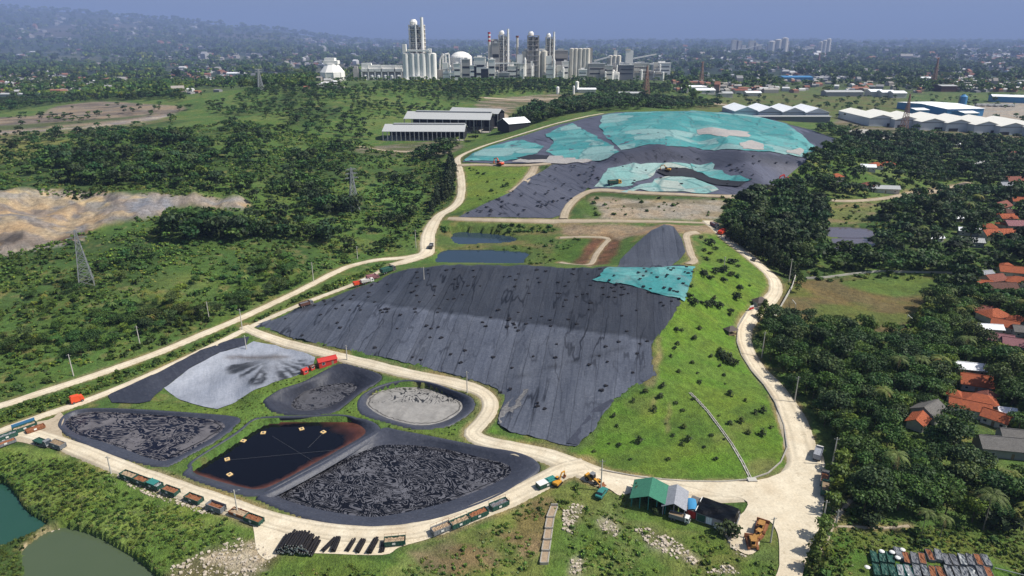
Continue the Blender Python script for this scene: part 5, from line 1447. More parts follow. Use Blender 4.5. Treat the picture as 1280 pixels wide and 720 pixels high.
strip_thing('concrete_wall', [(1000,349),(1030,348),(1060,344),(1100,340),(1140,341),(1190,342)], .3, 1.2, 'concrete_pale', 'long low wall along the far side of the football field', 'wall')
b = MB(); b.box(-1.5, 1.5, -1, 1, -.3, .5); o = b.build('drain_box', M['concrete_pale'], loc=spot((940, 601))); tag(o, 'pale concrete drain box where the stairway drain meets the road', 'drain box')
strip_thing('kerb_wall', [(750,588),(800,597),(850,602),(900,603),(936,600),(960,592),(976,578),(984,560),(980,533),(969,504),(955,482),(939,464),(927,445),(921,428),(922,410),(933,391)], .4, .45, 'concrete', 'low dark stone kerb wall round the foot of the bright green slope', 'kerb wall')

# football goals
for p, lab in (((992,383),'white football goal at the left end of the brown field'), ((1137,402),'white football goal at the right end of the brown field')):
    r = empty('football_goal', spot(p, 0), heading((960,385),(1140,400)), lab, 'goal')
    b = MB()
    for s in (-1, 1): b.bar((0, s * 3, 0), (0, s * 3, 2.6), .22)
    b.bar((0, -3, 2.6), (0, 3, 2.6), .22); b.build('frame', M['white_paint'], r)
    b = MB()
    for k in range(9): b.bar((0, -3 + k * .75, 2.6), (1.2, -3 + k * .75, 0), .04)
    b.build('net', M['wall_white'], r)
# flags and red machine on the right lip of the far mound
excavator((984, 229), 3.6, 'red_paint', 'crimson excavator on the right lip of the far mound', 1.8)
# red road machine on the left access road
r = empty('road_sweeper', spot((97, 503), .2), heading((90,505),(105,500)), 'bright red boxy vehicle on the left access road', 'vehicle')
b = MB(); b.xprism([(-2.3, .6), (.9, .6), (.9, 3.0), (-1.9, 3.2), (-2.3, 2.8)], -1.1, 1.1); b.build('body', M['redorange'], r)
b = MB(); b.xprism([(1.0, .6), (2.4, .6), (2.4, 1.6), (2.1, 2.5), (1.0, 2.5)], -1.05, 1.05); c = b.build('cab', M['redorange'], r)
b = MB(); b.xprism([(2.41, 1.5), (2.46, 1.5), (2.17, 2.35), (2.12, 2.35)], -.9, .9); b.build('window', M['glass'], c)
wheels(r, (-1.5, 1.6), 1.1, .5, .3)
# person near the red and white kiosk
# rubble strips: uncountable stones
sv = MB()
rng = random.Random(9)
for k, poly in enumerate(RUB + [[(130,588),(170,602),(220,622),(270,640),(262,646),(210,628),(160,608)]]):
    w_ = np.array(Wpoly(poly)); x0, y0 = w_.min(0); x1, y1 = w_.max(0)
    area = (x1 - x0) * (y1 - y0); n = int(area * (2.6 if k != 3 else 1.3))
    for _ in range(min(n, 2200)):
        x, y = rng.uniform(x0, x1), rng.uniform(y0, y1)
        if not inside(np.array([x]), np.array([y]), [tuple(q) for q in w_])[0]: continue
        z = float(hh_s(x, y)); s = rng.choice((.08, .1, .13, .17, .22, .3, .42)); a = rng.uniform(0, 3)
        sv.box(x - s, x + s, y - s * rng.uniform(.5, 1), y + s, z - .1, z + s * rng.uniform(.5, 1.1), rz=a, rx=rng.uniform(-.4, .4))
o = sv.build('rubble', M['stone']); o['kind'] = 'stuff'; tag(o, 'pale limestone rubble spilled down the foreground banks', 'rubble')
print('objects1', time.time() - T0)
# ------------------------------------------------------------------ buildings
def gable(w, d, h, rise, over=.6, roof='tile_orange', wall='wall_white', name='house', p=None, rz=0, label='', cat='house', group=None, windows=3, loc=None, hip=False, open_front=False, thick=.18, door=True, clear=True):
    r = empty(name, loc if loc else spot(p, 0), rz, label, cat, group)
    a, b_ = w / 2, d / 2
    m = MB()
    if open_front:
        m.box(-a, a, b_ - .15, b_, 0, h); m.box(-a, -a + .15, -b_, b_ - .15, 0, h); m.box(a - .15, a, -b_, b_ - .15, 0, h)
    else:
        m.box(-a, a, -b_, b_, -1.5, h)
    if not hip:
        for s in (-1, 1):
            x = s * a
            m.add([(x, -b_, h), (x, b_, h), (x, 0, h + rise), (x - s * .15, -b_, h), (x - s * .15, b_, h), (x - s * .15, 0, h + rise)], [(0, 1, 2), (3, 5, 4), (0, 2, 5, 3), (1, 4, 5, 2)])
    m.build('wall', M[wall], r)
    m = MB(); k = rise / b_; o = over
    if hip:
        q = min(b_, a * .8)
        z0 = h - o * k
        m.add([(-a - o, -b_ - o, z0), (a + o, -b_ - o, z0), (a + o, b_ + o, z0), (-a - o, b_ + o, z0), (-a + q, 0, h + rise), (a - q, 0, h + rise)],
              [(0, 1, 5, 4), (1, 2, 5), (2, 3, 4, 5), (3, 0, 4), (3, 2, 1, 0)])
    else:
        z0 = h - o * k
        for s in (-1, 1):
            m.add([(-a - o, s * (b_ + o), z0), (a + o, s * (b_ + o), z0), (a + o, 0, h + rise), (-a - o, 0, h + rise), (-a - o, s * (b_ + o), z0 + thick), (a + o, s * (b_ + o), z0 + thick), (a + o, 0, h + rise + thick), (-a - o, 0, h + rise + thick)],
                  [(0, 1, 2, 3), (4, 5, 6, 7), (0, 1, 5, 4), (1, 2, 6, 5), (3, 0, 4, 7)])
    m.build('roof', M[roof], r)
    m = MB(); m.box(-a - o, a + o, -.15, .15, h + rise + thick - .02, h + rise + thick + .12)
    if not hip: m.build('ridge_cap', M[roof], r)
    if windows and not open_front:
        for i in range(windows):
            x = -a + w * (i + .5) / windows
            if door and i == windows // 2:
                m = MB(); m.box(x - .5, x + .5, -b_ - .05, -b_ - .003, 0, 2.1); m.build('door', M['wood'], r); continue
            m = MB(); m.box(x - .65, x + .65, -b_ - .06, -b_ - .003, .9, 2.1); f = m.build('window', M['white_paint'], r)
            m = MB(); m.box(x - .55, x + .55, -b_ - .08, -b_ - .062, 1.0, 2.0); m.build('pane', M['glass'], f)
    if clear:
        CLEAR.append((r.location.x, r.location.y, max(w, d) * .66, max(13, h * 3.2 + d * .5)))
    return r
VH = [ # px, py, w, d, rot, roof, wall, hip, label
 (1217,484,12,10,-25,'tile_orange','wall_grey',False,'largest orange gabled house just below the white roof'),
 (1191,499,5,5,-25,'tile_orange','wall_white',True,'tiny bright orange hut at the left of the village cluster'),
 (1222,507,13,8,-28,'tile_orange','wall_grey',True,'orange house squeezed between the largest gable and the long lower roof'),
 (1209,517,15,7,-25,'tile_orange','wall_white',False,'long orange roofed house lowest in front of the village cluster'),
 (1243,529,9,7,-50,'tile_orange','wall_white',False,'orange roofed house turned away at the lower right of the cluster'),
 (1160,521,11,10,38,'sheet_grey','wall_white',False,'grey gabled house alone in the wood left of the cluster'),
 (1146,533,9,6,38,'tile_orange','wall_white',False,'low orange lean house in front of the grey gable'),
 (1258,566,22,9,-8,'sheet_grey','wall_grey',False,'long dark grey sheet roofed building at the right edge'),
 (1265,552,10,7,-8,'sheet_grey','wall_grey',False,'smaller grey roofed building behind the long grey one'),
 (1211,466,13,6,-22,'sheet_white','wall_grey',False,'white sheet roof behind the largest orange gable'),
 (1256,522,6,4,-10,'sheet_white','wall_white',False,'small bright white roof right of the orange cluster'),
 (1240,400,14,10,20,'tile_orange','wall_white',True,'orange hipped house above the white lean roof'),
 (1254,412,12,8,-35,'tile_orange','wall_grey',False,'orange gabled house behind the pink roofs'),
 (1231,417,15,5,-18,'sheet_white','wall_grey',False,'long white and grey lean roof left of the orange hips'),
 (1248,430,11,8,-20,'tile_pink','wall_white',False,'left pinkish sheet roof of the pair'),
 (1268,436,12,8,-20,'tile_pink','wall_white',False,'right pinkish sheet roof of the pair'),
 (1277,419,10,7,-20,'sheet_grey','wall_grey',False,'grey sheet roof cut by the right edge above the pink pair'),
 (1264,345,16,9,-12,'tile_orange','wall_white',False,'upper orange roof with pale gutter right of the field wood'),
 (1272,358,14,9,-30,'tile_orange','wall_white',True,'orange hipped roof at the right edge above the brown roof'),
 (1240,354,13,9,10,'tile_red','wall_white',False,'faded orange roof beside the small teal awning'),
 (1248,366,18,9,-6,'tile_brown','wall_white',False,'wide dark brown roof with white eaves'),
 (1231,347,8,5,10,'sheet_silver','teal_paint',False,'small teal walled shed left of the faded orange roof'),
 (1244,298,24,12,10,'tile_orange','wall_white',False,'large orange roof in front of the grey pink roofs'),
 (1274,298,17,12,-15,'tile_orange','wall_white',True,'orange roof at the right edge beside the large orange roof'),
 (1270,286,20,10,0,'tile_pink','wall_grey',False,'grey pink roof behind the two orange roofs'),
 (1254,284,10,9,20,'tile_orange','wall_white',True,'small orange hipped roof left of the grey pink roof'),
 (1257,276,13,9,0,'tile_orange','wall_white',False,'orange roof stepping up behind the small hipped one'),
 (1250,262,18,11,25,'tile_red','wall_white',False,'faded red roof at the top of the stepped row'),
 (1276,256,16,10,-20,'tile_orange','wall_white',False,'orange roof at the right edge level with the faded red roof'),
 (1268,230,22,13,5,'tile_red','wall_white',False,'red roof over white walls highest in the village'),
 (1258,236,14,9,5,'sheet_silver','wall_white',False,'silver roof at the foot of the highest red roof'),
 (1196,258,14,7,-20,'sheet_white','wall_grey',False,'small curved looking white roof below the far right track'),
 (1212,294,17,6,-12,'sheet_white','wall_grey',False,'white edged grey roof in the middle of the right woods'),
 (1209,307,20,7,-8,'sheet_pale','wall_grey',False,'long pale grey roof below the white edged one'),
 (1168,302,12,4,0,'sheet_white','wall_white',False,'thin white roof among the yellow palms'),
 (1197,277,6,4,0,'sheet_white','wall_white',False,'tiny white hut beside the palms'),
 (1045,224,11,8,0,'tile_orange','wall_white',True,'lone orange roof right of the crimson excavator'),
 (1094,210,13,9,0,'tile_orange','wall_white',True,'orange roof in the upper right woods, left of a pair'),
 (1110,208,12,8,0,'tile_orange','wall_white',True,'orange roof in the upper right woods, right of a pair'),
 (1084,213,14,7,-12,'sheet_white','wall_white',False,'white roof just left of the orange pair in the upper woods'),
 (1084,235,11,9,0,'tile_red','wall_white',True,'pinkish orange roof above the pale green walled hall'),
 (1105,240,26,8,-5,'sheet_pale','wall_white',False,'pale roofed hall beside the far right track'),
 (1191,184,16,8,0,'sheet_white','wall_white',False,'white roof at the top of the upper right woods'),
 (1223,186,10,9,0,'sheet_cream','wall_white',False,'cream hut right of the topmost white roof'),
 (1222,208,14,9,0,'sheet_pale','wall_white',False,'pale roof left of the trees under the last warehouse'),
 (1262,196,14,9,10,'tile_red','wall_white',False,'dull red roof under the last gabled warehouse'),
 (1232,500,6,5,15,'tile_red','wall_white',True,'small faded red roof right of the squeezed orange house'),
 (1228,393,8,6,-30,'tile_red','wall_white',False,'small dull red roof half hidden above the white lean roof'),
 (1268,405,9,7,12,'tile_orange','wall_white',True,'small orange hip just behind the orange gabled house'),
 (1256,338,10,7,8,'tile_orange','wall_white',True,'little orange hip left of the upper orange roof'),
 (1228,360,9,6,-20,'tile_orange','wall_grey',False,'little orange roof at the left end of the brown roof'),
 (1236,288,10,8,-18,'tile_orange','wall_white',True,'little orange hip left of the large orange roof'),
 (1264,270,10,8,-10,'tile_brown','wall_white',False,'small brown roof between the stepped orange roofs'),
 (1240,272,9,7,15,'tile_orange','wall_white',False,'small orange roof left of the stepped row'),
 (1272,243,12,8,-6,'tile_orange','wall_white',False,'small orange roof between the silver roof and the faded red roof'),
 (1275,203,16,9,0,'sheet_pale','wall_grey',False,'grey roof at the right edge under the last warehouse'),
]
for px, py, w_, d_, rt, rf, wl, hp, lab in VH:
    gable(w_ * .88, d_ * .92, 3.2 if w_ < 14 else 3.8, d_ * .27, .7, rf, wl, 'house', (px, py), R(rt + random.uniform(-9, 9)), lab, 'house', None, windows=3 if w_ > 8 else 2, hip=hp)

# the workshop sheds in the front
hs = heading((795,628),(840,638))
def shed(name, p, w, d, h, rise, roof, rz, label, cat='shed', posts=4, back='wall_dim', cols='wall_grey', along=False, scale=1):
    """open sided shed: gable ridge along local y, posts along the front"""
    r = empty(name, spot(p, 0), rz, label, cat)
    a, b_ = w / 2, d / 2
    m = MB(); k = rise / a; o = .6
    for s in (-1, 1):
        m.add([(s * (a + o), -b_ - o, h - o * k), (s * (a + o), b_ + o, h - o * k), (0, b_ + o, h + rise), (0, -b_ - o, h + rise), (s * (a + o), -b_ - o, h - o * k + .15), (s * (a + o), b_ + o, h - o * k + .15), (0, b_ + o, h + rise + .15), (0, -b_ - o, h + rise + .15)],
              [(0, 1, 2, 3), (4, 5, 6, 7), (0, 1, 5, 4), (3, 0, 4, 7), (1, 2, 6, 5)])
    m.build('roof', M[roof], r)
    m = MB(); m.box(-a, a, b_ - .2, b_, -.5, h); m.add([(-a, b_ - .1, h), (a, b_ - .1, h), (0, b_ - .1, h + rise - .05)], [(0, 1, 2)])
    m.build('wall', M[back], r)
    for i in range(posts):
        x = -a + w * i / (posts - 1)
        m = MB(); m.box(x - .14, x + .14, -b_, -b_ + .28, -1, h - .05 + (1 - abs(x) / a) * rise); m.build('post', M[cols], r)
    for s in (-1, 1):
        for q in (-.33, .33):
            m = MB(); m.box(s * a - .13, s * a + .13, q * d - .13, q * d + .13, -1, h - .05); m.build('post', M[cols], r)
    CLEAR.append((r.location.x, r.location.y, w * .62, d * .5 + h * 2))
    return r
def depth_scale(p):
    x, y, z = W1(*p); return project(x, y, z)[2] / FPX
shed('green_roofed_shed', (812, 626), 10.5, 9, 3.4, 2.0, 'sheet_green', hs + R(0), 'open workshop shed with a green gabled roof at the roadside', posts=5, cols='teal_paint')
shed('silver_roofed_shed', (843, 634), 6.5, 9, 3.4, 1.6, 'sheet_silver', hs, 'open shed with a white and grey gabled roof adjoining the green one', posts=3)
r = empty('blue_tank_canopy', spot((864, 640), 0), hs + R(10), 'blue barrel roofed stall between the silver roof and the black tarped shed', 'stall')
m = MB()
n = 10
for k in range(n):
    t0, t1 = math.pi * k / n, math.pi * (k + 1) / n
    m.add([(-1.7 * math.cos(t0), -2.6, 2.3 + .9 * math.sin(t0)), (-1.7 * math.cos(t1), -2.6, 2.3 + .9 * math.sin(t1)), (-1.7 * math.cos(t1), 2.8, 2.3 + .9 * math.sin(t1)), (-1.7 * math.cos(t0), 2.8, 2.3 + .9 * math.sin(t0))], [(0, 1, 2, 3)])
m.build('canopy', M['sheet_blue'], r)
m = MB(); m.box(-1.4, 1.4, -2.3, 2.5, 0, 1.5); m.build('counter', M['wood'], r)
for sx in (-1, 1):
    for sy in (-1, 1): m = MB(); m.box(sx * 1.6 - .08, sx * 1.6 + .08, sy * 2.4 - .08, sy * 2.4 + .08, 0, 2.35); m.build('post', M['rust'], r)
CLEAR.append((r.location.x, r.location.y, 4, 8))
r = empty('tarped_shed', spot((895, 648), 0), heading((877,640),(915,652)), 'low shed covered with a sagging black tarpaulin, a red section on its left', 'shed'); r.scale = (1.15, 1.15, 1.1)
m = MB(); m.box(-4.6, 5.2, -3.2, 3.2, -.5, 2.4); m.build('wall', M['wall_grey'], r)
m = MB(); nx, ny = 16, 10
vs = [(-5.0 + 10.6 * i / nx, -3.7 + 7.4 * j / ny, 2.65 + .25 * math.sin(i * .7) * math.sin(j * .9) + (.5 - .07 * abs(j - 5)) - (1.1 if i == nx else 0)) for j in range(ny + 1) for i in range(nx + 1)]
m.add(vs, [(j * (nx + 1) + i, j * (nx + 1) + i + 1, (j + 1) * (nx + 1) + i + 1, (j + 1) * (nx + 1) + i) for j in range(ny) for i in range(nx)])
o = m.build('tarpaulin', M['tarp_black'], r)
m = MB(); m.box(-7.4, -4.9, -3.0, 3.2, -.5, 2.3); m.build('red_annex', M['red_paint'], r)
m = MB(); m.box(-7.6, -5.1, -3.1, 3.4, 2.36, 2.5, ry=.05); m.build('annex_roof', M['sheet_grey'], r)
m = MB(); m.box(-4.98, -4.78, -3.3, 3.5, 2.9, 3.05); m.build('edge_board', M['white_paint'], r)
m = MB(); m.box(-4.4, -2.2, -3.28, -3.21, 0, 2.2); m.build('door', M['green_paint'], r)
m = MB(); m.box(-1.9, -.4, -3.27, -3.21, 0, 2.1); m.build('panel', M['sheet_white'], r)
m = MB(); m.box(.4, 3.4, -4.6, -4.5, -.2, 2.2, rx=.5); m.build('leaning_sheet', M['sheet_white'], r)
m = MB(); m.box(5.5, 5.6, -2.5, 2.8, .2, 1.9); m.build('side_sheet', M['sheet_silver'], r)
CLEAR.append((r.location.x, r.location.y, 9, 9))
# red roofed shed on the pond field
r = gable(8.2, 4.0, 2.6, .9, .3, 'red_paint', 'red_paint', 'red_shed', (409, 455), heading((400,459),(421,451)), 'red shed with a bright red pitched roof beside the dark deep pond', 'shed', windows=2)
r = gable(2.6, 2.2, 2.0, .5, .2, 'red_paint', 'red_paint', 'red_cabin', (381, 467), heading((376,469),(388,464)), 'small red cabin left of the red shed', 'cabin', windows=1, door=False)
r = gable(2.0, 1.9, 1.8, .4, .2, 'tile_brown', 'red_paint', 'pump_cabin', (390, 462), heading((376,469),(388,464)), 'dark roofed pump cabin between the two red sheds', 'cabin', windows=1, door=False)
# huts by the right road
def hut(p, rad, h, label, base):
    r = empty('hut', spot(p, 0), .4, label, 'hut')
    m = MB(); m.add([(-rad, -rad * .8, h), (rad, -rad * .8, h), (rad, rad * .8, h), (-rad, rad * .8, h), (-rad * .25, 0, h + rad * .6), (rad * .25, 0, h + rad * .6)], [(0, 1, 5, 4), (1, 2, 5), (2, 3, 4, 5), (3, 0, 4), (3, 2, 1, 0)]); m.build('roof', M['thatch'], r)
    for sx in (-1, 1):
        for sy in (-1, 1): m = MB(); m.box(sx * rad * .8 - .12, sx * rad * .8 + .12, sy * rad * .6 - .12, sy * rad * .6 + .12, -.5, h); m.build('post', M['wood'], r)
    m = MB(); m.box(-rad * .75, rad * .75, -rad * .55, rad * .55, -.3, .5 if not base else h - .3); m.build('bench' if not base else 'wall', M['wall_white' if base else 'wood'], r)
    return r
hut((913, 417), 2.9, 2.3, 'small dark hip roofed shelter alone beside the right road', False)
hut((949, 382), 3.6, 2.8, 'white walled guard hut with a dark roof at the road bend', True)
r = empty('notice_board', spot((939, 389), 0), .5, 'red and white notice board in front of the guard hut', 'sign')
m = MB(); m.box(-1.6, 1.6, -.06, .06, 1.0, 2.2); m.build('panel', M['red_paint'], r); m = MB(); m.box(-1.5, 1.5, -.06, .06, 2.22, 3.2); m.build('header', M['white_paint'], r)
for s in (-1, 1): m = MB(); m.box(s * 1.4 - .06, s * 1.4 + .06, .07, .15, 0, 3.1); m.build('post', M['steel'], r)

# scrap bins in the lower right corner
hbn = heading((1150, 730), (1146, 700))
cols_ = ['green_paint', 'teal_paint', 'grey_paint', 'steel_dark', 'wall_dim', 'grey_paint']
k = 0
for row, (dy, cnt) in enumerate(((0, 15), (16, 15))):
    for i in range(cnt):
        px = 1092 + i * 10.0 + (row * 3); py = 699 + i * .35 + dy + (-5 if i in (3, 7, 8) and row == 0 else 0)
        if px > 1245: continue
        c = 'green_paint' if i < 3 else 'teal_paint' if i in (3, 4) and row else random.choice(cols_[2:])
        lab = ('upper' if row == 0 else 'lower') + ' row scrap bin, ' + ['first','second','third','fourth','fifth','sixth','seventh','eighth','ninth','tenth','eleventh','twelfth','thirteenth','fourteenth','fifteenth'][i] + ' from the left end, ' + {'green_paint':'dark green','teal_paint':'teal','grey_paint':'grey','steel_dark':'blackish','wall_dim':'dull grey'}[c]
        r = empty('scrap_bin', spot((px, py), 0), hbn + .12 + random.uniform(-.1, .1), lab, 'bin', 'rows of scrap bins in the lower right corner')
        l, w = 2.3, .86; h = random.uniform(.9, 1.4)
        m = MB(); m.box(-l, l, -w, w, .1, .2); m.box(-l, l, -w, -w + .06, .2, h); m.box(-l, l, w - .06, w, .2, h); m.box(-l, -l + .06, -w, w, .2, h); m.box(l - .06, l, -w, w, .2, h)
        for q in (-1.1, 0, 1.1): 
            for s in (-1, 1): m.box(q - .05, q + .05, s * w - .05, s * w + .05, .15, h)
        m.build('body', M[c], r)
        m = MB(); nx, ny = 7, 4; rr = random.Random(k)
        m.add([(-l + .1 + (2 * l - .2) * a / nx, -w + .08 + (2 * w - .16) * b2 / ny, h - .15 + rr.uniform(-.15, .25)) for b2 in range(ny + 1) for a in range(nx + 1)], [(b2 * (nx + 1) + a, b2 * (nx + 1) + a + 1, (b2 + 1) * (nx + 1) + a + 1, (b2 + 1) * (nx + 1) + a) for b2 in range(ny) for a in range(nx)])
        m.build('scrap', M[random.choice(['grey_paint', 'wall_dim', 'rust', 'steel'])] if i > 2 else M['green_paint'], r)
        k += 1
for q_ in range(8): CLEAR.append((*W1(1090 + q_ * 21, 708)[:2], 4.5, 14))
for p, lab in (((1101,694),'white sack on the leftmost green bins'),((1127,692),'white sack standing highest over the green bins'),((1121,702),'white sack lying between the two bin rows'),((1083,714),'cream sack in front of the leftmost bins'),((1114,695),'smallest white sack behind the green bins')):
    x, y, z = W1(*p); r = tag(MB().lathe([(.4, 0), (.75, .1), (.78, .3), (.5, .5), (.2, .52)], 10).build('sack', M['white_paint'], loc=(x, y, z + 1.2)), lab, 'sack')
m = MB(); m.bar((-3.5, 0, .3), (3.5, .3, .5), .3); tag(m.build('steel_beam', M['steel'], loc=spot((1262, 717)), rz=-.5), 'long steel beam lying in the grass at the lower right', 'beam')

# the open halls left of the far mound
def hall(p0, p1, d, h, rise, label, cols, lantern=True, back=True):
    x0, y0, z0 = W1(*p0); x1, y1, z1 = W1(*p1)
    L_ = math.hypot(x1 - x0, y1 - y0); z = max(z0, z1)
    r = empty('open_hall', ((x0 + x1) / 2, (y0 + y1) / 2, z), math.atan2(y1 - y0, x1 - x0), label, 'hall', None)
    a = L_ / 2
    m = MB()
    for s in (0, 1):
        ya, yb = (0, d / 2) if s == 0 else (d, d / 2)
        m.add([(-a - 1, ya, h), (a + 1, ya, h), (a + 1, yb, h + rise), (-a - 1, yb, h + rise), (-a - 1, ya, h + .4), (a + 1, ya, h + .4), (a + 1, yb, h + rise + .4), (-a - 1, yb, h + rise + .4)], [(0, 1, 2, 3), (4, 5, 6, 7), (0, 1, 5, 4), (1, 2, 6, 5), (3, 0, 4, 7)])
    m.build('roof', M['sheet_pale'], r)
    if lantern: m = MB(); m.box(-a * .8, a, d / 2 - 2.5, d / 2 + 2.5, h + rise + .3, h + rise + 1.3); m.build('ridge_vent', M['sheet_pale'], r)
    for i in range(cols):
        x = -a + L_ * i / (cols - 1)
        m = MB(); m.box(x - .45, x + .45, -.1, .8, -3, h); m.build('column', M['wall_grey'], r)
    if back: m = MB(); m.box(-a, a, d - .5, d, -3, h); m.box(a - .4, a, d * .3, d, -3, h); m.build('wall', M['dark'], r)
    else: m = MB(); m.box(-a, a, d - .5, d, -3, h); m.build('wall', M['wall_dim'], r)
    m = MB(); m.box(-a, a, .9, d - .6, -3, .12); m.build('floor_slab', M['concrete'], r)
    CLEAR.append((r.location.x, r.location.y, a * 1.1, 60))
    return r
hall((479,176),(580,176), 42, 10, 6, 'long open sided hall with a pale roof and a row of front columns', 19)
hall((506,166),(612,166), 42, 15, 7, 'second long pale roofed hall directly behind the columned one', 12)
hall((562,160),(622,160), 26, 17, 5, 'shortest pale roofed hall at the back of the group', 8, False)
gable(30, 24, 9, 5, 1, 'sheet_white', 'dark', 'white_roofed_shed', (642, 162), R(35), 'bright white roofed shed above the left shoulder of the far mound', 'shed', windows=0)

# gabled warehouses on the right
def bay(xl, xr, yb, label, length=105, group='gabled warehouses in the right hand row', h=12, rise=5, roof='sheet_cream', z=None, doorx=.5):
    zz = z if z is not None else W1((xl + xr) / 2, yb)[2]
    x0, y0 = P(xl, yb, zz); x1, y1 = P(xr, yb + .0, zz)
    w = float(x1 - x0) * .985; r = empty('warehouse', (float(x0 + x1) / 2, float(y0 + y1) / 2, zz), 0, label, 'warehouse', group)
    a = w / 2; m = MB(); m.box(-a + .4, a - .4, 0, length, -4, h); m.add([(-a + .4, 0, h), (a - .4, 0, h), (0, 0, h + rise)], [(0, 1, 2)]); m.build('wall', M['wall_bluegrey'], r)
    m = MB()
    for s in (-1, 1): m.add([(s * (a + .0), -1.5, h - .1), (s * a, length, h - .1), (0, length, h + rise), (0, -1.5, h + rise), (s * a, -1.5, h + .4), (s * a, length, h + .4), (0, length, h + rise + .5), (0, -1.5, h + rise + .5)], [(0, 1, 2, 3), (4, 5, 6, 7), (0, 1, 5, 4), (3, 0, 4, 7)])
    m.build('roof', M[roof], r)
    m = MB(); q = (doorx - .5) * w; m.box(q - w * .17, q + w * .17, -.4, -.02, -4, 4.5); m.build('door', M['dark'], r)
    m = MB(); m.box(-a + .4, a - .4, -.35, -.03, h - 1.2, h - .5); m.build('fascia', M['steel_dark'], r)
    CLEAR.append((r.location.x, r.location.y, a * 1.05, 70)); CLEAR.append((r.location.x, r.location.y + length / 2, a * 1.05, length / 2))
for xl, xr, yb, lab, dx in [(1085,1117,158,'gabled warehouse at the left end of the long row',.9),(1117,1148,160,'second gabled warehouse behind the lattice mast',.3),(1149,1181,163,'third gabled warehouse with a wide dark door on its right',.75),
    (1181,1214,164.5,'fourth gabled warehouse with a dark door on its left',.3),(1216,1248,167,'fifth gabled warehouse with a dark door at its right corner',.85),(1248,1282,169,'sixth gabled warehouse with a small dark door on its left',.2),(1283,1316,171,'last gabled warehouse cut by the right edge',.3)]:
    bay(xl, xr, yb, lab, doorx=dx)
for i, (xl, xr) in enumerate([(917,948),(947,977),(977,1006),(1006,1036)]):
    bay(xl, xr, 148 + i * .6, ['leftmost','second','third','rightmost'][i] + ' pale bay of the four bay warehouse behind the far mound', 70, 'bays of the four bay warehouse', 11, 7, 'sheet_white', z=12)
x, y = map(float, P(977, 150, 12)); z = 12
m = MB(); m.box(-62, 72, -16, -2, 6.5, 7.3); r = empty('loading_canopy', (x, y, z), 0, 'long grey canopy along the front of the four bay warehouse', 'canopy'); m.build('roof', M['sheet_pale'], r)
m = MB(); m.box(-60, 70, -15, -14.4, -4, 6.4); m.build('wall', M['wall_dim'], r)
for (p, w_, d_, h_, rise, rf, wl, lab, rt) in [
    ((1172,140),70,130,12,3,'sheet_white','blue_paint','huge white roofed factory with a blue edge behind the gabled row',8),
    ((1205,147),26,30,9,2,'sheet_white','blue_paint','blue walled wing at the right front of the huge white factory',8),
    ((1145,143),24,30,9,2,'sheet_white','blue_paint','blue walled wing at the left front of the huge white factory',8),
    ((1052,120),85,30,10,3,'sheet_pale','wall_grey','long low pale factory left of the wavy white roofs',0),
    ((1092,120),30,30,11,4,'sheet_white','wall_white','first of three wavy white roofs',0),((1106,121),30,30,11,4,'sheet_white','wall_white','middle of three wavy white roofs',0),((1120,122),30,30,11,4,'sheet_white','wall_white','right one of three wavy white roofs',0),
    ((1275,128),110,36,12,3,'sheet_white','blue_paint','long white roofed blue building at the far right edge',-22),
    ((1180,114),40,40,14,2,'sheet_pale','tile_brown','brown walled block behind the huge white factory',0),
    ((993,101),90,60,12,3,'blue_paint','blue_paint','bright blue roofed factory in the hazy middle distance',0),
    ((880,117),40,26,8,3,'sheet_white','wall_white','pair of white sheds at the left of the open field, nearer one',5),
    ((868,113),30,24,8,3,'sheet_white','wall_white','small white shed left of the open field',5),
    ((733,116),34,16,7,2,'sheet_white','wall_white','low white shed beside the two small tanks',0),
    ((788,120),46,16,6,2,'sheet_pale','wall_white','low pale shed right of the reddish lattice tower',0),
    ((1090,168),0,0,0,0,'','','',0),
    ((905,121),30,22,8,3,'sheet_pale','wall_white','pale shed behind the four bay warehouse, left end',0),((940,120),34,22,8,3,'sheet_white','wall_white','white shed beyond the open field',0),((1150,101),60,40,9,3,'sheet_white','wall_white','distant white works left of the tan mast',0),((925,117),30,20,8,3,'tile_red','wall_white','dull red roofed shed beyond the open field',0),
    ((272,104),50,22,8,3,'sheet_white','wall_white','white shed in the hazy plain left of the round silo',0),((296,94.5),60,24,8,3,'sheet_white','wall_white','bright long shed high in the left plain',0),((45,120),150,18,5,2,'sheet_pale','wall_grey','long pale roof at the far left edge of the plain',3)]:
    if w_: gable(w_, d_, h_, rise, 1, rf, wl, 'factory' if w_ > 45 else 'shed', p, R(rt), lab, 'factory' if w_ > 45 else 'shed', windows=0)
x, y, z = W1(1202, 134); r = empty('blue_silo', (x, y, z), 0, 'dark blue silo beside the huge white factory', 'silo'); m = MB(); m.lathe([(7, -2), (7, 20), (2, 24)], 16); m.build('body', M['blue_paint'], r); m = MB(); m.box(-8.5, -7.1, -1, 1, -2, 22); m.build('ladder', M['steel'], r)
x, y, z = W1(1091, 168); m = MB(); vs = []; n = 24
for i, (rr, zz) in enumerate(((1, -1), (.85, 1.5), (.5, 4), (.02, 5))):
    for k in range(n):
        t = 2 * math.pi * k / n; q = 1 + .15 * math.sin(3 * t + i); vs.append((27 * rr * math.cos(t) * q, 42 * rr * math.sin(t) * q, zz))
m.add(vs, [(i * n + k, i * n + (k + 1) % n, (i + 1) * n + (k + 1) % n, (i + 1) * n + k) for i in range(3) for k in range(n)])
tag(m.build('stockpile', M['concrete_pale'], loc=(x, y, z)), 'flat pale stockpile in front of the gabled warehouse row', 'stockpile'); CLEAR.append((x, y, 30, 60))
for k in range(6):
    truck((1223 + k * 8, 133 + k * .15), .1, 'white_paint', 'white_paint', 'white truck parked in the row on the far right yard', s=2.0, load='white_paint', group='white trucks parked on the far right yard')
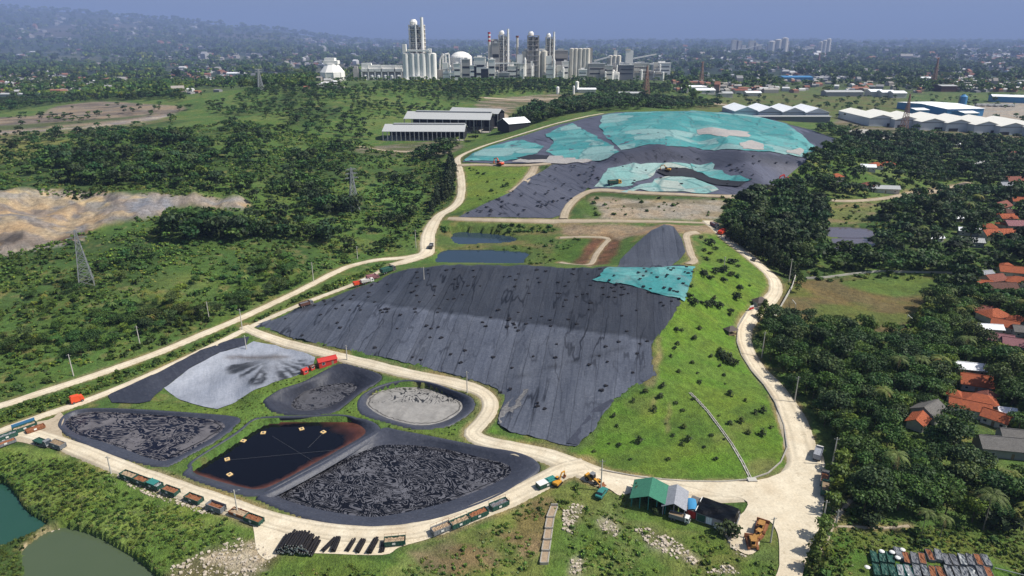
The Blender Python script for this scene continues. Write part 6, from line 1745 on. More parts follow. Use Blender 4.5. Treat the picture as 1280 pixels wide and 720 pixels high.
CLEAR.append((*W1(1240, 140)[:2], 60, 80))
print('buildings', time.time() - T0)

# ------------------------------------------------------------------ the cement works
ZP = 30.0
def at(px, pyb):
    x, y = P(px, pyb, ZP); x, y = float(x), float(y); s = project(x, y, ZP)[2] / FPX
    return x, y, s
def pl(name, px, pyb, label, cat, group=None):
    x, y, s = at(px, pyb); r = empty(name, (x, y, ZP - 12), 0, label, cat, group); r.scale = (s, s, s); return r, 12 / s
# all local sizes below are in photo pixels, scaled to metres by the Empty
def cylset(r, b, xs, h, rad, mat, name='silo_shell', top=True, n=20):
    for i, x in enumerate(xs):
        m = MB(); m.lathe([(rad, 0), (rad, b + h), (rad * .3, b + h + rad * .25)], n, c=(x, 0)); o = m.build(name, M[mat], r)
r, b = pl('storage_silo', 416.5, 103, 'squat white octagonal silo alone at the left end of the cement works', 'silo')
MB().lathe([(15.5, 0), (15.5, b + 12), (15.7, b + 12.4), (8.5, b + 21), (8.5, b + 22)], 10).build('tank', M['plant_white'], r)
m = MB(); m.box(-9, 9, -6, 6, b + 22.0, b + 26); m.box(-7.5, 5, -5, 5, b + 26, b + 29); m.build('roof_house', M['plant_white'], r)
m = MB()
for k in range(10):
    t = 2 * math.pi * k / 10; m.bar((15.7 * math.cos(t), 15.7 * math.sin(t), b), (15.7 * math.cos(t), 15.7 * math.sin(t), b + 12), .6)
m.build('rib_band', M['concrete_plant'], r)
r, b = pl('conveyor_tower', 446, 102, 'small grey transfer tower with a slanting conveyor right of the squat silo', 'tower')
m = MB(); m.box(-3, 3, -3, 3, 0, b + 16); m.box(-2, 2.5, -2, 2, b + 16, b + 18); m.build('tower', M['concrete_grey'], r)
m = MB(); m.bar((-14, 0, b + 4), (-2, 0, b + 14), 1.6); m.build('conveyor', M['steel'], r)
r, b = pl('storage_hall', 478.5, 102, 'long white topped works hall with dark bays and round tanks', 'works hall')
m = MB(); m.box(-25, 25, 0, 8, 0, b + 12); m.build('wall', M['concrete_grey'], r)
m = MB(); m.box(-25.6, 25.6, -3, 9, b + 12, b + 15.5); m.box(-25, 25, -1, 8, b + 15.5, b + 19.5); m.box(-25, -13, -1, 4, b + 19.5, b + 22); m.build('roof', M['plant_white'], r)
for k in range(7):
    m = MB(); m.box(-25 + k * 8.2 - .6, -25 + k * 8.2 + .6, -3, -2, 0, b + 13 + (7 if k % 2 else 0)); m.build('column', M['plant_white'], r)
for k in range(6):
    m = MB(); m.lathe([(2.2, b - 2), (2.6, b + 2), (2.4, b + 7), (.6, b + 9)], 12, c=(-20.5 + k * 8.2, -1)); m.build('tank', M['plant_white'], r)
r, b = pl('silo_block', 525.5, 103, 'tall white block of joined silos under the dark preheater tower', 'silo block')
cylset(r, b, (-16.5, -8.5, -2, 4.5), 34, 4.4, 'plant_white'); cylset(r, b, (12, 17.5), 34, 3.6, 'plant_white')
m = MB(); m.box(-19, 20, 0, 8, 0, b + 33); m.build('wall', M['concrete_plant'], r)
m = MB(); m.box(-14, 13, -4, 5, b + 36.5, b + 38.5); m.box(-20, -15.5, -3, 3, b + 35, b + 45); m.box(11, 15, -3, 3, b + 35, b + 40); m.build('roof_house', M['plant_white'], r)
m = MB(); m.box(-21, 24, -7, -3, 0, b + 4); m.box(-8, 2, -9, -5, 0, b + 8); m.build('low_annex', M['plant_white'], r)
def preheater(px, pyb, w, h0, h1, label, mat='concrete_plant', dark='steel_dark', levels=7, pipe=True, white=True):
    r, b = pl('preheater_tower', px, pyb, label, 'tower')
    a = w / 2; m = MB()
    for sx in (-1, -.05, 1):
        for sy in (-1, 1): m.box(sx * a - .7, sx * a + .7, sy * a * .8 - .7, sy * a * .8 + .7, 0, b + h1 * .9)
    m.build('column', M[mat], r)
    for k in range(levels + 1):
        z = b + h0 + (h1 * .9 - h0) * k / levels
        m = MB(); m.box(-a - 1, a + 1, -a * .8 - 1, a * .8 + 1, z, z + .9); m.build('deck', M[mat], r)
    for k in range(levels):
        z = b + h0 + (h1 * .9 - h0) * (k + .1) / levels; q = (h1 * .9 - h0) / levels
        for sx in ((-.45, .5) if k % 2 else (-.5, .1)):
            m = MB(); m.lathe([(a * .12, z), (a * .34, z + q * .4), (a * .34, z + q * .75), (a * .1, z + q * .8)], 10, c=(sx * a, -a * .2)); m.build('cyclone', M['plant_white' if white else mat], r)
    m = MB(); m.box(-a * .9, a * .9, a * .1, a * .7, b + h0, b + h1 * .88); m.build('core_wall', M[dark], r)
    m = MB(); m.lathe([(a * .5, b + h1 * .91), (a * .55, b + h1 * .96), (a * .3, b + h1)], 12, c=(-a * .45, 0)); m.build('top_cyclone', M['plant_white'], r)
    if pipe: m = MB(); m.cyl((a * .85, -a, 0), (a * .85, -a, b + h1 * 1.03), w * .11, n=10); m.cyl((-.05 * a, -a, 0), (-.05 * a, -a, b + h1 * .93), w * .07, n=8); m.build('riser_duct', M['plant_white'], r)
    return r
preheater(524, 101.5, 17, 30, 72, 'tallest dark preheater tower with white ducts, rising over the left silos')
preheater(630, 100, 12, 10, 58, 'slim pale open framed tower right of the striped chimney', dark='concrete_grey')
preheater(666, 99, 13, 10, 56, 'brownish cluttered tower topped with pipes above the beige silos', 'concrete_grey', pipe=False, white=False)
preheater(687, 98, 10, 10, 53, 'narrow beige tower at the right of the beige silos', white=False, dark='concrete_grey')
r, b = pl('duct_works', 553, 102, 'bundle of bent white ducts between the white silos and the dome', 'duct works')
for k in range(3):
    m = MB(); x = -4 + k * 3.5; m.cyl((x, 0, 0), (x + 2, 0, b + 26 + 3 * k), 1.2, n=8); m.cyl((x + 2, 0, b + 26 + 3 * k), (x + 6, 0, b + 33), 1.2, n=8); m.cyl((x + 6, 0, b + 33), (x + 6.5, 0, b + 14), 1.0, n=8); m.build('duct', M['plant_white'], r)
m = MB(); m.box(-6, 8, -2, 6, 0, b + 14); m.build('filter_house', M['concrete_grey'], r)
r, b = pl('dome_store', 577, 101, 'wide white dome roofed store in the middle of the cement works', 'dome')
MB().lathe([(13.5, 0), (13.5, b + 28), (12.5, b + 29.5), (9, b + 32.5), (4, b + 34.3), (.5, b + 34.8)], 24).build('shell', M['plant_white'], r)
m = MB(); m.box(-2, 2, -2, 2, b + 33.5, b + 35); m.build('vent_cap', M['concrete_grey'], r)
misc = [(572,103,8,6,18,'plant_white'),(583,103,10,6,22,'concrete_grey'),(592,103,8,6,16,'plant_white'),(600,103,14,6,24,'plant_white'),(606,104,9,5,14,'dark'),(615,103,8,6,22,'plant_white'),(620,101,9,7,36,'concrete_grey'),
        (640,101,12,6,14,'plant_white'),(650,101,10,6,16,'concrete_plant'),(700,97,18,8,26,'concrete_grey'),(706,98,8,6,16,'plant_white'),(745,98,20,8,14,'concrete_grey'),(752,98,10,6,9,'dark'),(782,97,18,8,12,'wall_dim'),(800,95,20,8,12,'concrete_plant'),(826,92,22,8,10,'plant_white'),(760,98,10,6,12,'concrete_plant'),(690,99,10,6,12,'concrete_plant'),(566,103,10,5,9,'plant_white'),(630,103,14,4,9,'concrete_grey'),(728,99,10,5,9,'plant_white')]
for k, (px, pb, w_, d_, h_, mt) in enumerate(misc):
    nm = ['white filter house in front of the dome','grey mill house right of the dome front','white block between the dome and the slanting conveyor','large white mill building beside the slanting conveyor','black louvred block under the slanting conveyor','white block at the foot of the striped chimney','tall grey twin block beside the striped chimney',
          'low white hall behind the long white conveyor','beige block left of the beige silos','large brown grey works building between beige towers','white box before the brown grey building','grey hall right of the tall beige silos','dark low hall right of the tall beige silos','dark slatted hall below the small right tower','beige plinth under the right conveyor','white end station of the right conveyor','beige shed beside the grey hall','low beige block under the narrow beige tower','low white annex at the left foot of the dome','low grey hall at the foot of the pale tower','low white box at the foot of the tall beige silos'][k]
    r, b = pl('works_building', px, pb, nm, 'works building')
    h_ *= 1.22; m = MB(); m.box(-w_ / 2, w_ / 2, -d_ / 2, d_ / 2, 0, b + h_); m.build('wall', M[mt], r)
    m = MB(); m.box(-w_ / 2 - .4, w_ / 2 + .4, -d_ / 2 - .4, d_ / 2 + .4, b + h_, b + h_ + .8); m.box(-w_ * .2, w_ * .2, -1, 1, b + h_ + .8, b + h_ + 2.6); m.build('roof', M['sheet_pale' if mt != 'plant_white' else 'plant_white'], r)
    for q in range(2):
        m = MB(); z = b + h_ * (.3 + .33 * q); m.box(-w_ * .42, w_ * .42, -d_ / 2 - .12, -d_ / 2 - .02, z, z + h_ * .09); m.build('window_band', M['dark'], r)
r, b = pl('chimney', 612, 101, 'thin chimney with red and white bands at its top', 'chimney')
m = MB(); m.cyl((0, 0, 0), (0, 0, b + 46), 1.9, 1.6, 14); m.build('shaft', M['concrete_plant'], r)
for k in range(5): m = MB(); m.cyl((0, 0, b + 46 + k * 2.2), (0, 0, b + 48.2 + k * 2.2), 1.62, n=14); m.build('band', M['red_paint' if k % 2 == 0 else 'white_paint'], r)
r, b = pl('chimney', 646.5, 99, 'plain beige chimney between the pale tower and the beige silos', 'chimney'); m = MB(); m.cyl((0, 0, 0), (0, 0, b + 49), 1.7, 1.4, 14); m.build('shaft', M['concrete_plant'], r); m = MB(); m.cyl((0, 0, b + 49), (0, 0, b + 51), 1.9, n=14); m.build('rim', M['tile_red'], r)
r, b = pl('silo_block', 618.5, 100, 'grey paired silos directly right of the striped chimney', 'silo block'); cylset(r, b, (-2.4, 2.4), 46, 2.3, 'concrete_grey'); m = MB(); m.box(-4, 4, -1.5, 1.5, b + 46, b + 48); m.build('roof_house', M['concrete_plant'], r)
r, b = pl('silo_block', 668, 99, 'row of beige silos under the cluttered brown tower', 'silo block'); cylset(r, b, (-12, -4.2, 4, 11.8), 33, 3.8, 'concrete_plant'); m = MB(); m.box(-15, 15, 1, 6, 0, b + 30); m.build('wall', M['concrete_grey'], r); m = MB(); m.box(-13, 13, -1.5, 1.5, b + 34, b + 36); m.build('roof_house', M['plant_white'], r)
r, b = pl('silo_block', 723.5, 98, 'tall cluster of plain beige silos right of centre', 'silo block'); cylset(r, b, (-9.5, -4.5, 1, 6.2, 10), 35, 2.9, 'concrete_plant'); m = MB(); m.box(-12, 13, 1, 6, 0, b + 34); m.build('wall', M['concrete_plant'], r); m = MB(); m.box(10, 16, 0, 3, 0, b + 36); m.build('stair_tower', M['concrete_grey'], r)
r, b = pl('silo_block', 767, 96, 'shorter grey beige silos near the right end of the works', 'silo block'); cylset(r, b, (-5, .2, 5.4), 25, 2.8, 'concrete_plant'); m = MB(); m.box(-8, 8, 1, 5, 0, b + 24); m.build('wall', M['concrete_grey'], r); m = MB(); m.box(-1, 3, -1, 2, b + 25, b + 31); m.build('roof_house', M['plant_white'], r)
r, b = pl('packing_tower', 785, 95, 'plain pale rectangular tower at the right end of the works', 'tower'); m = MB(); m.box(-4.5, 4.5, -4, 4, 0, b + 30); m.build('wall', M['plant_white'], r); m = MB(); m.box(-4.8, 1, -4.3, 3, b + 30, b + 32); m.build('roof', M['concrete_plant'], r)
def conv(px0, py0, px1, py1, pb, label, th=1.4):
    r, b = pl('conveyor_bridge', (px0 + px1) / 2, pb, label, 'conveyor'); k = pb; c = (px0 + px1) / 2
    m = MB(); m.bar((px0 - c, -8, b + (pb - py0)), (px1 - c, -8, b + (pb - py1)), th * 1.6); m.build('gallery', M['plant_white'], r)
    for t in (.15, .5, .85):
        x = (px0 - c) * (1 - t) + (px1 - c) * t; z = b + (pb - py0) * (1 - t) + (pb - py1) * t
        m = MB(); m.bar((x - 1, -8, 0), (x, -8, z - th * .5), .5); m.bar((x + 1, -8, 0), (x, -8, z - th * .5), .5); m.build('trestle', M['steel'], r)
conv(596, 77, 611, 87, 102, 'short steep conveyor descending beside the large white mill building')
conv(616, 80, 652, 79.5, 101, 'long level white conveyor in front of the beige silos')
conv(789, 74, 817, 69, 93, 'rising conveyor leaving the right end of the works')
conv(791, 79, 818, 80.5, 93, 'lower level conveyor at the right end of the works')
conv(741, 77, 760, 72, 96, 'conveyor linking the tall beige silos to the shorter ones')
for (px, pb, w_, h_, mt, lab) in [(697,117.5,4,8,'plant_white','white storage tank left of the taller yellow tank'),(721,115,4.6,12,'sheet_cream','cream tall tank beside the low white shed'),(717,117.5,2.6,9,'plant_white','slim white tank hugging the cream tank')]:
    x, y, z = W1(px, pb); s = project(x, y, z)[2] / FPX; r = empty('storage_tank', (x, y, z), 0, lab, 'tank'); r.scale = (s, s, s)
    MB().lathe([(w_ / 2, -1), (w_ / 2, h_), (w_ * .2, h_ + 1)], 12).build('body', M[mt], r); m = MB(); m.box(w_ / 2, w_ / 2 + .5, -.3, .3, 0, h_ + .5); m.build('ladder', M['steel'], r)
    CLEAR.append((x, y, w_ * s, 60))

rnb = random.Random(31)
for k in range(54):
    px = rnb.uniform(555, 705) if k < 36 else rnb.uniform(730, 830); pb = 103 - (px - 550) * .028 + rnb.uniform(-2, 1)
    r, b = pl('process_block', px, pb, 'small pale process building or duct frame packed among the towers of the works', 'process building', 'small process buildings of the cement works')
    w_ = rnb.uniform(4, 12); h_ = rnb.uniform(9, 31) * (1 if px < 700 else .6); mt = rnb.choice(['plant_white', 'plant_white', 'plant_white', 'concrete_plant', 'concrete_grey'])
    m = MB(); m.box(-w_ / 2, w_ / 2, -2, 3, 0, b + h_ * .55); m.box(-w_ / 2, w_ * .1, -1.5, 2, b + h_ * .55, b + h_); m.build('wall', M[mt], r)
    m = MB(); x = w_ * .35; m.lathe([(w_ * .14, 0), (w_ * .14, b + h_ * .8), (w_ * .05, b + h_ * .9)], 8, c=(x, -2.2)); m.build('duct', M['plant_white'], r)
    m = MB()
    for q in range(3): z = b + h_ * (.2 + .22 * q); m.box(-w_ / 2 - .3, w_ / 2 + .3, -2.6, -2.05, z, z + .5)
    m.build('walkway', M['steel_dark' if k % 2 else 'plant_white'], r)
# second works and the far town
for (x0_, x1_, yb, ht, cyl_, lab) in [(914,952,69,18,False,'hazy brown works at the left of the distant second plant'),(958,984,69,19,True,'hazy cluttered tower block of the distant second plant'),(988,1016,68,10,False,'hazy low hall in the distant second plant'),(1021,1037,68,17,True,'hazy pale silo pair at the right of the distant second plant')]:
    x, y, z = W1((x0_ + x1_) / 2, yb); s = project(x, y, z)[2] / FPX; r = empty('distant_works', (x, y, z), 0, lab, 'works'); r.scale = (s, s, s)
    w_ = x1_ - x0_; rr = random.Random(lab)
    if cyl_:
        for k in range(3): MB().lathe([(w_ * .16, -2), (w_ * .16, ht * (.85 + .1 * k)), (1, ht * (.9 + .1 * k))], 12, c=(-w_ * .3 + w_ * .3 * k, 0)).build('silo_shell', M['concrete_plant'], r)
    m = MB()
    for k in range(7): 
        q = -w_ / 2 + w_ * k / 7; m.box(q, q + w_ * rr.uniform(.1, .2), 0, 6, -2, ht * rr.uniform(.35, 1.0))
    m.build('wall', M['concrete_plant' if not cyl_ else 'concrete_grey'], r)
    m = MB(); m.bar((-w_ * .6, -1, 3), (w_ * .5, -1, ht * .7), 1.2); m.build('conveyor', M['plant_white'], r)

def town():
    V = []; F = []; Cc = []
    rng = np.random.default_rng(77); rnd = random.Random(5)
    zones = [((840,1300),(52,116),1150),((380,840),(50,84),500),((130,420),(66,118),260),((-20,260),(20,64),90),((0,200),(64,122),200),((840,1290),(49,66),900),((1140,1300),(68,112),300)]
    pal = [(.40, .40, .40), (.62, .62, .62), (.27, .27, .27), (.30, .14, .09), (.26, .12, .08), (.33, .3, .27), (.2, .2, .22), (.36, .34, .31)]
    for (xa, xb), (ya, yb), n in zones:
        px = rng.uniform(xa, xb, n * 3); py = rng.uniform(ya, yb, n * 3)
        kx = fbm(px * 1.0, py * 5, 60, 41, 3); keep = (kx > .50) | (rng.uniform(0, 1, len(px)) < .10)
        px, py = px[keep][:n], py[keep][:n]
        x, y = W(px, py)
        ok = (y < 14000) & (y > 1250); r_, u_ = cell(x, y); ok &= ~occ[r_, u_]
        for cx, cy, hw, reach in CLEAR: ok &= ~((np.abs(x - cx) < hw) & (np.abs(y - cy) < 40))
        x, y = x[ok], y[ok]; z = hh_s(x, y)
        for i in range(len(x)):
            f = (y[i] / 2000) ** .75
            w = rnd.uniform(8, 20) * f; d = rnd.uniform(8, 16) * f * 1.4; h = rnd.uniform(4, 9) * f ** .8
            if rnd.random() < .10: w *= 2.6; 
            if rnd.random() < .02: h *= 2.5
            a = rnd.uniform(-.5, .5); ca, sa = math.cos(a), math.sin(a)
            n0 = len(V); rise = h * .35
            for (lx, ly, lz) in ((-w, -d, -3), (w, -d, -3), (w, d, -3), (-w, d, -3), (-w, -d, h), (w, -d, h), (w, d, h), (-w, d, h), (-w, 0, h + rise), (w, 0, h + rise)):
                V.append((x[i] + (lx * ca - ly * sa) / 2, y[i] + (lx * sa + ly * ca) / 2, z[i] + lz))
            roof = pal[rnd.randrange(8)]; wall = (.3, .29, .28)
            for q in ((0, 1, 5, 4), (1, 2, 6, 5), (2, 3, 7, 6), (3, 0, 4, 7), (4, 5, 9, 8), (6, 7, 8, 9), (5, 6, 9, 9), (7, 4, 8, 8)): F.append([k + n0 for k in q])
            Cc += [wall] * 4 + [roof] * 6
    F4 = [f for f in F if f[2] != f[3]]; F3 = [f[:3] for f in F if f[2] == f[3]]
    me = bpy.data.meshes.new('distant_town'); me.from_pydata(V, [], F4 + F3); me.materials.append(M['town'])
    at_ = me.color_attributes.new('Col', 'FLOAT_COLOR', 'POINT'); c = np.ones((len(V), 4), np.float32); c[:, :3] = Cc; at_.data.foreach_set('color', c.ravel())
    o = link('distant_town', me); o['kind'] = 'stuff'; tag(o, 'countless tiny roofs of the town spread over the hazy plain', 'town')
town()
print('works', time.time() - T0)
# ------------------------------------------------------------------ planting
FOREST = [  # outline, density, raster, kind, min/max scale
 ([(-230,234),(-230,208),(0,204),(60,196),(110,186),(170,174),(220,172),(262,184),(275,208),(305,228),(330,238),(300,241),(240,236),(150,236),(60,232),(0,236)], .85, 7.5, 'b', .6, 1.1, (50, 3, .42)),
 ([(312,262),(330,240),(380,230),(430,240),(480,250),(515,265),(520,290),(500,310),(460,316),(430,318),(400,304),(360,300),(320,303),(285,300),(262,292),(280,280),(300,275)], .85, 6.0, 'b', .45, .95, (34, 4, .44)),
 ([(205,303),(208,286),(228,278),(262,284),(285,292),(312,300),(300,308),(262,300),(240,308)], .9, 6.5, 'b', .7, 1.15, None),
 ([(95,400),(150,392),(200,375),(250,352),(300,335),(360,325),(415,322),(425,332),(390,350),(330,378),(290,390),(240,408),(190,425),(120,445),(60,462),(0,474),(-230,484),(-230,440),(0,430),(60,415)], .75, 4.0, 'b', .28, .6, (18, 5, .45)),
 ([(-230,440),(0,425),(30,400),(30,370),(80,360),(120,340),(150,325),(190,318),(200,345),(170,370),(120,385),(60,400),(0,440)], .5, 5.0, 'b', .28, .55, (20, 6, .48)),
 ([(528,288),(540,262),(556,235),(562,205),(575,196),(574,215),(566,236),(560,250),(545,262),(536,284)], .95, 4.2, 'c', .55, .9, None),
 ([(480,215),(500,205),(560,196),(572,186),(600,174),(640,163),(690,150),(735,140),(760,134),(760,128),(700,132),(660,138),(640,158),(600,170),(560,185),(520,196),(500,205)], .95, 8, 'b', .7, 1.05, None),
 ([(655,150),(700,128),(760,122),(835,126),(900,132),(870,136),(800,137),(745,139),(700,147)], .9, 10, 'b', .7, 1.05, None),
 ([(300,113),(380,110),(470,108),(560,106),(650,105),(740,104),(840,110),(835,120),(720,118),(600,122),(600,135),(480,150),(380,150),(300,150),(260,140),(240,118)], .6, 9, 'b', .35, .75, (70, 7, .44)),
 ([(560,109),(640,107),(740,106),(835,108),(840,118),(740,116),(650,116),(600,122),(560,118)], .9, 10, 'b', .4, .75, None),
 ([(260,172),(300,150),(400,150),(480,152),(470,180),(440,200),(480,215),(520,225),(450,230),(380,222),(320,222),(280,200)], .42, 8, 'b', .5, .9, (45, 8, .50)),
 ([(540,240),(525,262),(500,245),(470,232),(500,215),(540,200),(560,205)], .35, 6, 'b', .4, .8, (20, 18, .5)),
 ([(-230,176),(0,172),(100,165),(200,152),(225,150),(210,168),(110,184),(0,200),(-230,204)], .4, 8, 'b', .4, .9, (40, 21, .47)),
 ([(-230,152),(0,149),(60,140),(130,131),(230,128),(240,140),(190,146),(60,158),(-230,166)], .25, 9, 'b', .4, .8, (50, 22, .5)),
 ([(-230,128),(0,126),(100,122),(220,118),(240,128),(130,126),(60,132),(0,142),(-230,146)], .8, 12, 'b', .6, 1.0, None),
 # right
 ([(906,296),(912,268),(925,256),(960,248),(1000,246),(1032,262),(1034,280),(1030,312),(1032,338),(1000,346),(980,348),(975,336),(950,318),(928,306)], .97, 6.6, 'b', .75, 1.15, None),
 ([(1000,248),(960,250),(975,238),(1005,212),(1020,196),(1050,186),(1062,178),(1100,172),(1180,178),(1250,184),(1480,188),(1480,232),(1240,240),(1200,228),(1160,232),(1110,243),(1070,248),(1020,244)], .9, 8.5, 'b', .65, 1.0, (50, 9, .30)),
 ([(1092,300),(1100,272),(1130,254),(1160,248),(1200,244),(1480,244),(1480,345),(1240,348),(1180,346),(1140,344),(1070,342),(1040,338),(1038,318),(1090,316)], .93, 7.2, 'b', .62, 1.0, (50, 10, .28)),
 ([(950,432),(952,412),(960,404),(1000,408),(1060,418),(1130,424),(1145,400),(1158,376),(1180,352),(1480,352),(1480,664),(1240,662),(1180,655),(1110,652),(1070,640),(1062,610),(1048,560),(1020,520),(1000,500),(975,468)], .96, 5.6, 'b', .5, .95, (40, 12, .26)),
]
bx, by, bs = [], [], []; cx2, cy2, cs2 = [], [], []
for poly, dens, size, kd, s0, s1, nz in FOREST:
    x, y = scatter(poly, dens, size, noise=nz)
    s = RNG.uniform(s0, s1, len(x))
    if kd == 'b': bx.append(x); by.append(y); bs.append(s)
    else: cx2.append(x); cy2.append(y); cs2.append(s)
bx, by, bs = map(np.concatenate, (bx, by, bs))
m = clear_ok(bx, by); bx, by, bs = bx[m], by[m], bs[m]
d = np.hypot(bx, by); order = np.argsort(d); bx, by, bs, d = bx[order], by[order], bs[order], d[order]
print('trees', len(bx), 'd300', d[300])

def proto_tree(name, var, tag_, k, trunk_r, mat='bark', leafname='crown'):
    V, F, C_, cs, h, rad = var
    rng = np.random.default_rng(k)
    cm = np_mesh(name + '_crown', V, F, [M['leaf']], C_)
    tm = trunk_mesh(name + '_trunk', h * (.97 if name == 'palm_tree' else .62), trunk_r, [c for c in cs[:5]], rng, M[mat])
    return cm, tm
def place_tree(name, meshes, x, y, s, label, cat, group, rz=None, sz=1, leafname='crown'):
    r = empty(name, (float(x), float(y), float(hh_s(x, y)) - .1), random.uniform(0, 6.28) if rz is None else rz, label, cat, group)
    r.scale = (float(s), float(s), float(s) * sz)
    link('trunk', meshes[1], r); link(leafname, meshes[0], r)
    return r
DK = .84
bmd_ = [proto_tree('broadleaf_tree', (v[0], v[1], v[2] * DK) + v[3:], '', i + 40, .28) for i, v in enumerate(BROAD)]
bm_ = [proto_tree('broadleaf_tree', v, '', i, .28) for i, v in enumerate(BROAD)]
NI = 285
def region(px, py):
    if px > 1150 and py > 560: return 'dark broadleaf tree in the lower right wood below the grey roofed houses'
    if px > 1150: return 'broadleaf tree crowding round the orange roofed village houses'
    if px > 900 and py > 560: return 'broadleaf tree in the wood just right of the gravel yard'
    if px > 900: return 'broadleaf tree in the wood between the curving road and the village'
    return 'small dark broadleaf tree on the scrub slope above the left road'
pxs, pys, _ = project(bx, by, hh_s(bx, by))
inview = (pxs > -20) & (pxs < 1300) & (pys < 760)
idx = np.where(inview)[0][:NI]; rest = np.ones(len(bx), bool); rest[idx] = False
for i in idx:
    lab = region(pxs[i], pys[i])
    place_tree('broadleaf_tree', (bmd_ if pxs[i] > 900 else bm_)[random.choice([0, 1, 2, 3, 3, 4, 5, 0])], bx[i], by[i], bs[i], lab, 'tree', lab.replace('tree', 'trees', 1), sz=random.uniform(.85, 1.15))
rx_, ry_, rs_, rd_ = bx[rest], by[rest], bs[rest], d[rest]
near = rd_ < 430; mid = (rd_ >= 430)
t_ = tint_for(rx_, ry_, .6); t_ *= np.where(pxs[rest] > 900, DK, 1)[:, None]
a = near
merged('dense_woods', rx_[a], ry_[a], BROAD + BROAD + [LIME[0], LIME[1], BROAD[3], PALM[0], PALM[2]], rs_[a], t_[a] * .95, ('dense mixed woods of dark broadleaf crowns behind the nearest trees', 'woods'))
a = mid
merged('distant_woods', rx_[a], ry_[a], BROAD_MID, rs_[a] * 1.05, t_[a] * .85, ('dark green woods covering the hills and the land behind the mounds', 'woods'))

# conifer row beside the back road (countable but dense) and the tall grey-green stand right of the road
x, y = np.concatenate(cx2), np.concatenate(cy2); s = np.concatenate(cs2)
cmid = [proto_tree('casuarina_tree', v, '', 70 + i, .2) for i, v in enumerate(CONE_MID)]
for i in range(len(x)):
    place_tree('casuarina_tree', cmid[i % 2], x[i], y[i], s[i], 'dark narrow casuarina in the row left of the back road', 'tree', 'casuarinas along the back road')
cfull = [proto_tree('casuarina_tree', v, '', 80 + i, .22) for i, v in enumerate(CONE)]
for (pxa, pya, s_) in [(908,300,.8),(914,303,.9),(920,307,.95),(926,311,1),(933,315,1),(940,320,.95),(948,324,1),(956,328,.9),(962,333,.95),(970,338,.9),(976,345,.85),(984,348,.8),(918,296,.9),(930,303,1),(944,311,1),(952,316,1),(966,324,.95),(978,332,.9),(990,343,.8)]:
    x_, y_, z_ = W1(pxa + 4, pya)
    place_tree('casuarina_tree', random.choice(cfull), x_, y_, s_, 'tall grey green casuarina in the stand shading the upper right road', 'tree', 'casuarinas shading the right road')
lime = [proto_tree('young_tree', v, '', 90 + i, .14, 'bark_pale') for i, v in enumerate(LIME)]
for (pxa, pya, s_) in [(1046,532,.8),(1050,545,.9),(1053,560,1),(1056,575,1),(1052,590,.95),(1048,606,.9),(1044,622,.85),(1040,640,.8),(1028,672,.8),(1022,692,.85),(1016,712,.8),(1040,520,.8),(1034,508,.8),(1026,496,.7),(1018,485,.7),(1010,474,.7),(1002,462,.6),(1060,550,1),(1063,568,1),(950,398,.7),(955,390,.75),(960,404,.8),(966,392,.6),(1000,355,.7),(996,366,.6)]:
    x_, y_, z_ = W1(pxa, pya)
    place_tree('young_tree', random.choice(lime), x_, y_, s_ * 1.1, 'light yellow green tree in the strip beside the right road', 'tree', 'light green roadside trees')
# palms
palm = [proto_tree('palm_tree', v, '', 100 + i, .2, 'bark_pale', 'fronds') for i, v in enumerate(PALM)]
for k, (pxa, pya, s_, lab) in enumerate([(1229,662,1.05,'large pale fronded palm at the lower right edge of the wood'),(1280,668,1.0,'palm cut off by the right edge of the photo above the scrap bins'),(1117,480,.9,'spreading palm in the wood below the football field'),(1145,478,.95,'palm standing just left of the tallest golden palm'),(1169,478,1.15,'tallest golden palm left of the white roofed house'),(1098,520,.85,'palm hidden deep in the wood left of the grey gabled house'),(1182,385,.9,'palm beside the right edge of the football field'),(1219,262,1.2,'palm with golden fronds above the small white roof'),(1207,275,1.0,'palm just behind the small white curved roof'),(1150,305,1.0,'yellowish palm right of the purple paddies'),(1100,302,1.0,'palm at the right corner of the purple paddies'),(1152,668,.6,'small palm by the footpath end at the wood edge'),(1175,672,.6,'small palm right of the footpath at the wood edge'),(1255,620,.9,'palm behind the large pale fronded palm'),(1175,560,.8,'palm right of the grey gabled house'),(1265,470,.9,'palm behind the orange roofed houses'),(1140,330,1,'palm in the banana grove above the football field'),(1112,608,.9,'palm in the dark middle of the lower right wood')]):
    x_, y_, z_ = W1(pxa, pya)
    place_tree('palm_tree', palm[k % 3], x_, y_, s_, lab, 'palm tree', None, leafname='fronds')
# saplings on the bright green slope
sap = [proto_tree('shrub', v, '', 120 + i, .08) for i, v in enumerate(SAP)]
SAPS = [(831,485,1),(821,497,.8),(810,490,.8),(797,502,.8),(819,514,.7),(771,521,.7),(773,533,.5),(801,554,1),(778,558,.6),(857,536,1),(857,514,.5),(844,545,.6),(863,552,.7),(848,556,.4),(876,479,.6),(876,468,.3),(903,459,.8),(850,466,.8),(869,455,.7),(914,494,.7),(935,502,.9),(951,516,.9),(941,517,.7),(925,529,.9),(912,530,.7),(950,545,1),(932,543,.9),(895,520,.5),(845,505,.4),(830,530,.4),(880,560,.5),(898,575,.5),(830,575,.5),(785,575,.4),(910,550,.4),(905,480,.5),(960,535,.6),(890,545,.4),(760,555,.4),(740,565,.4),(870,500,.35),(845,430,.9),(855,415,.6),(842,447,.8),(885,385,.9),(892,375,.8),(870,425,.9),(873,412,1),(886,446,.8),(842,436,.6)]
for (a_, b_, s_) in SAPS:
    x_, y_, z_ = W1(a_, b_)
    place_tree('shrub', sap[0 if s_ > .6 else 1], x_ + random.uniform(-1.5, 1.5), y_, (.5 + s_ * .5) * random.uniform(.55, 1.3), 'small dark shrub planted on the bright green slope', 'shrub', 'shrubs dotted over the bright green slope')
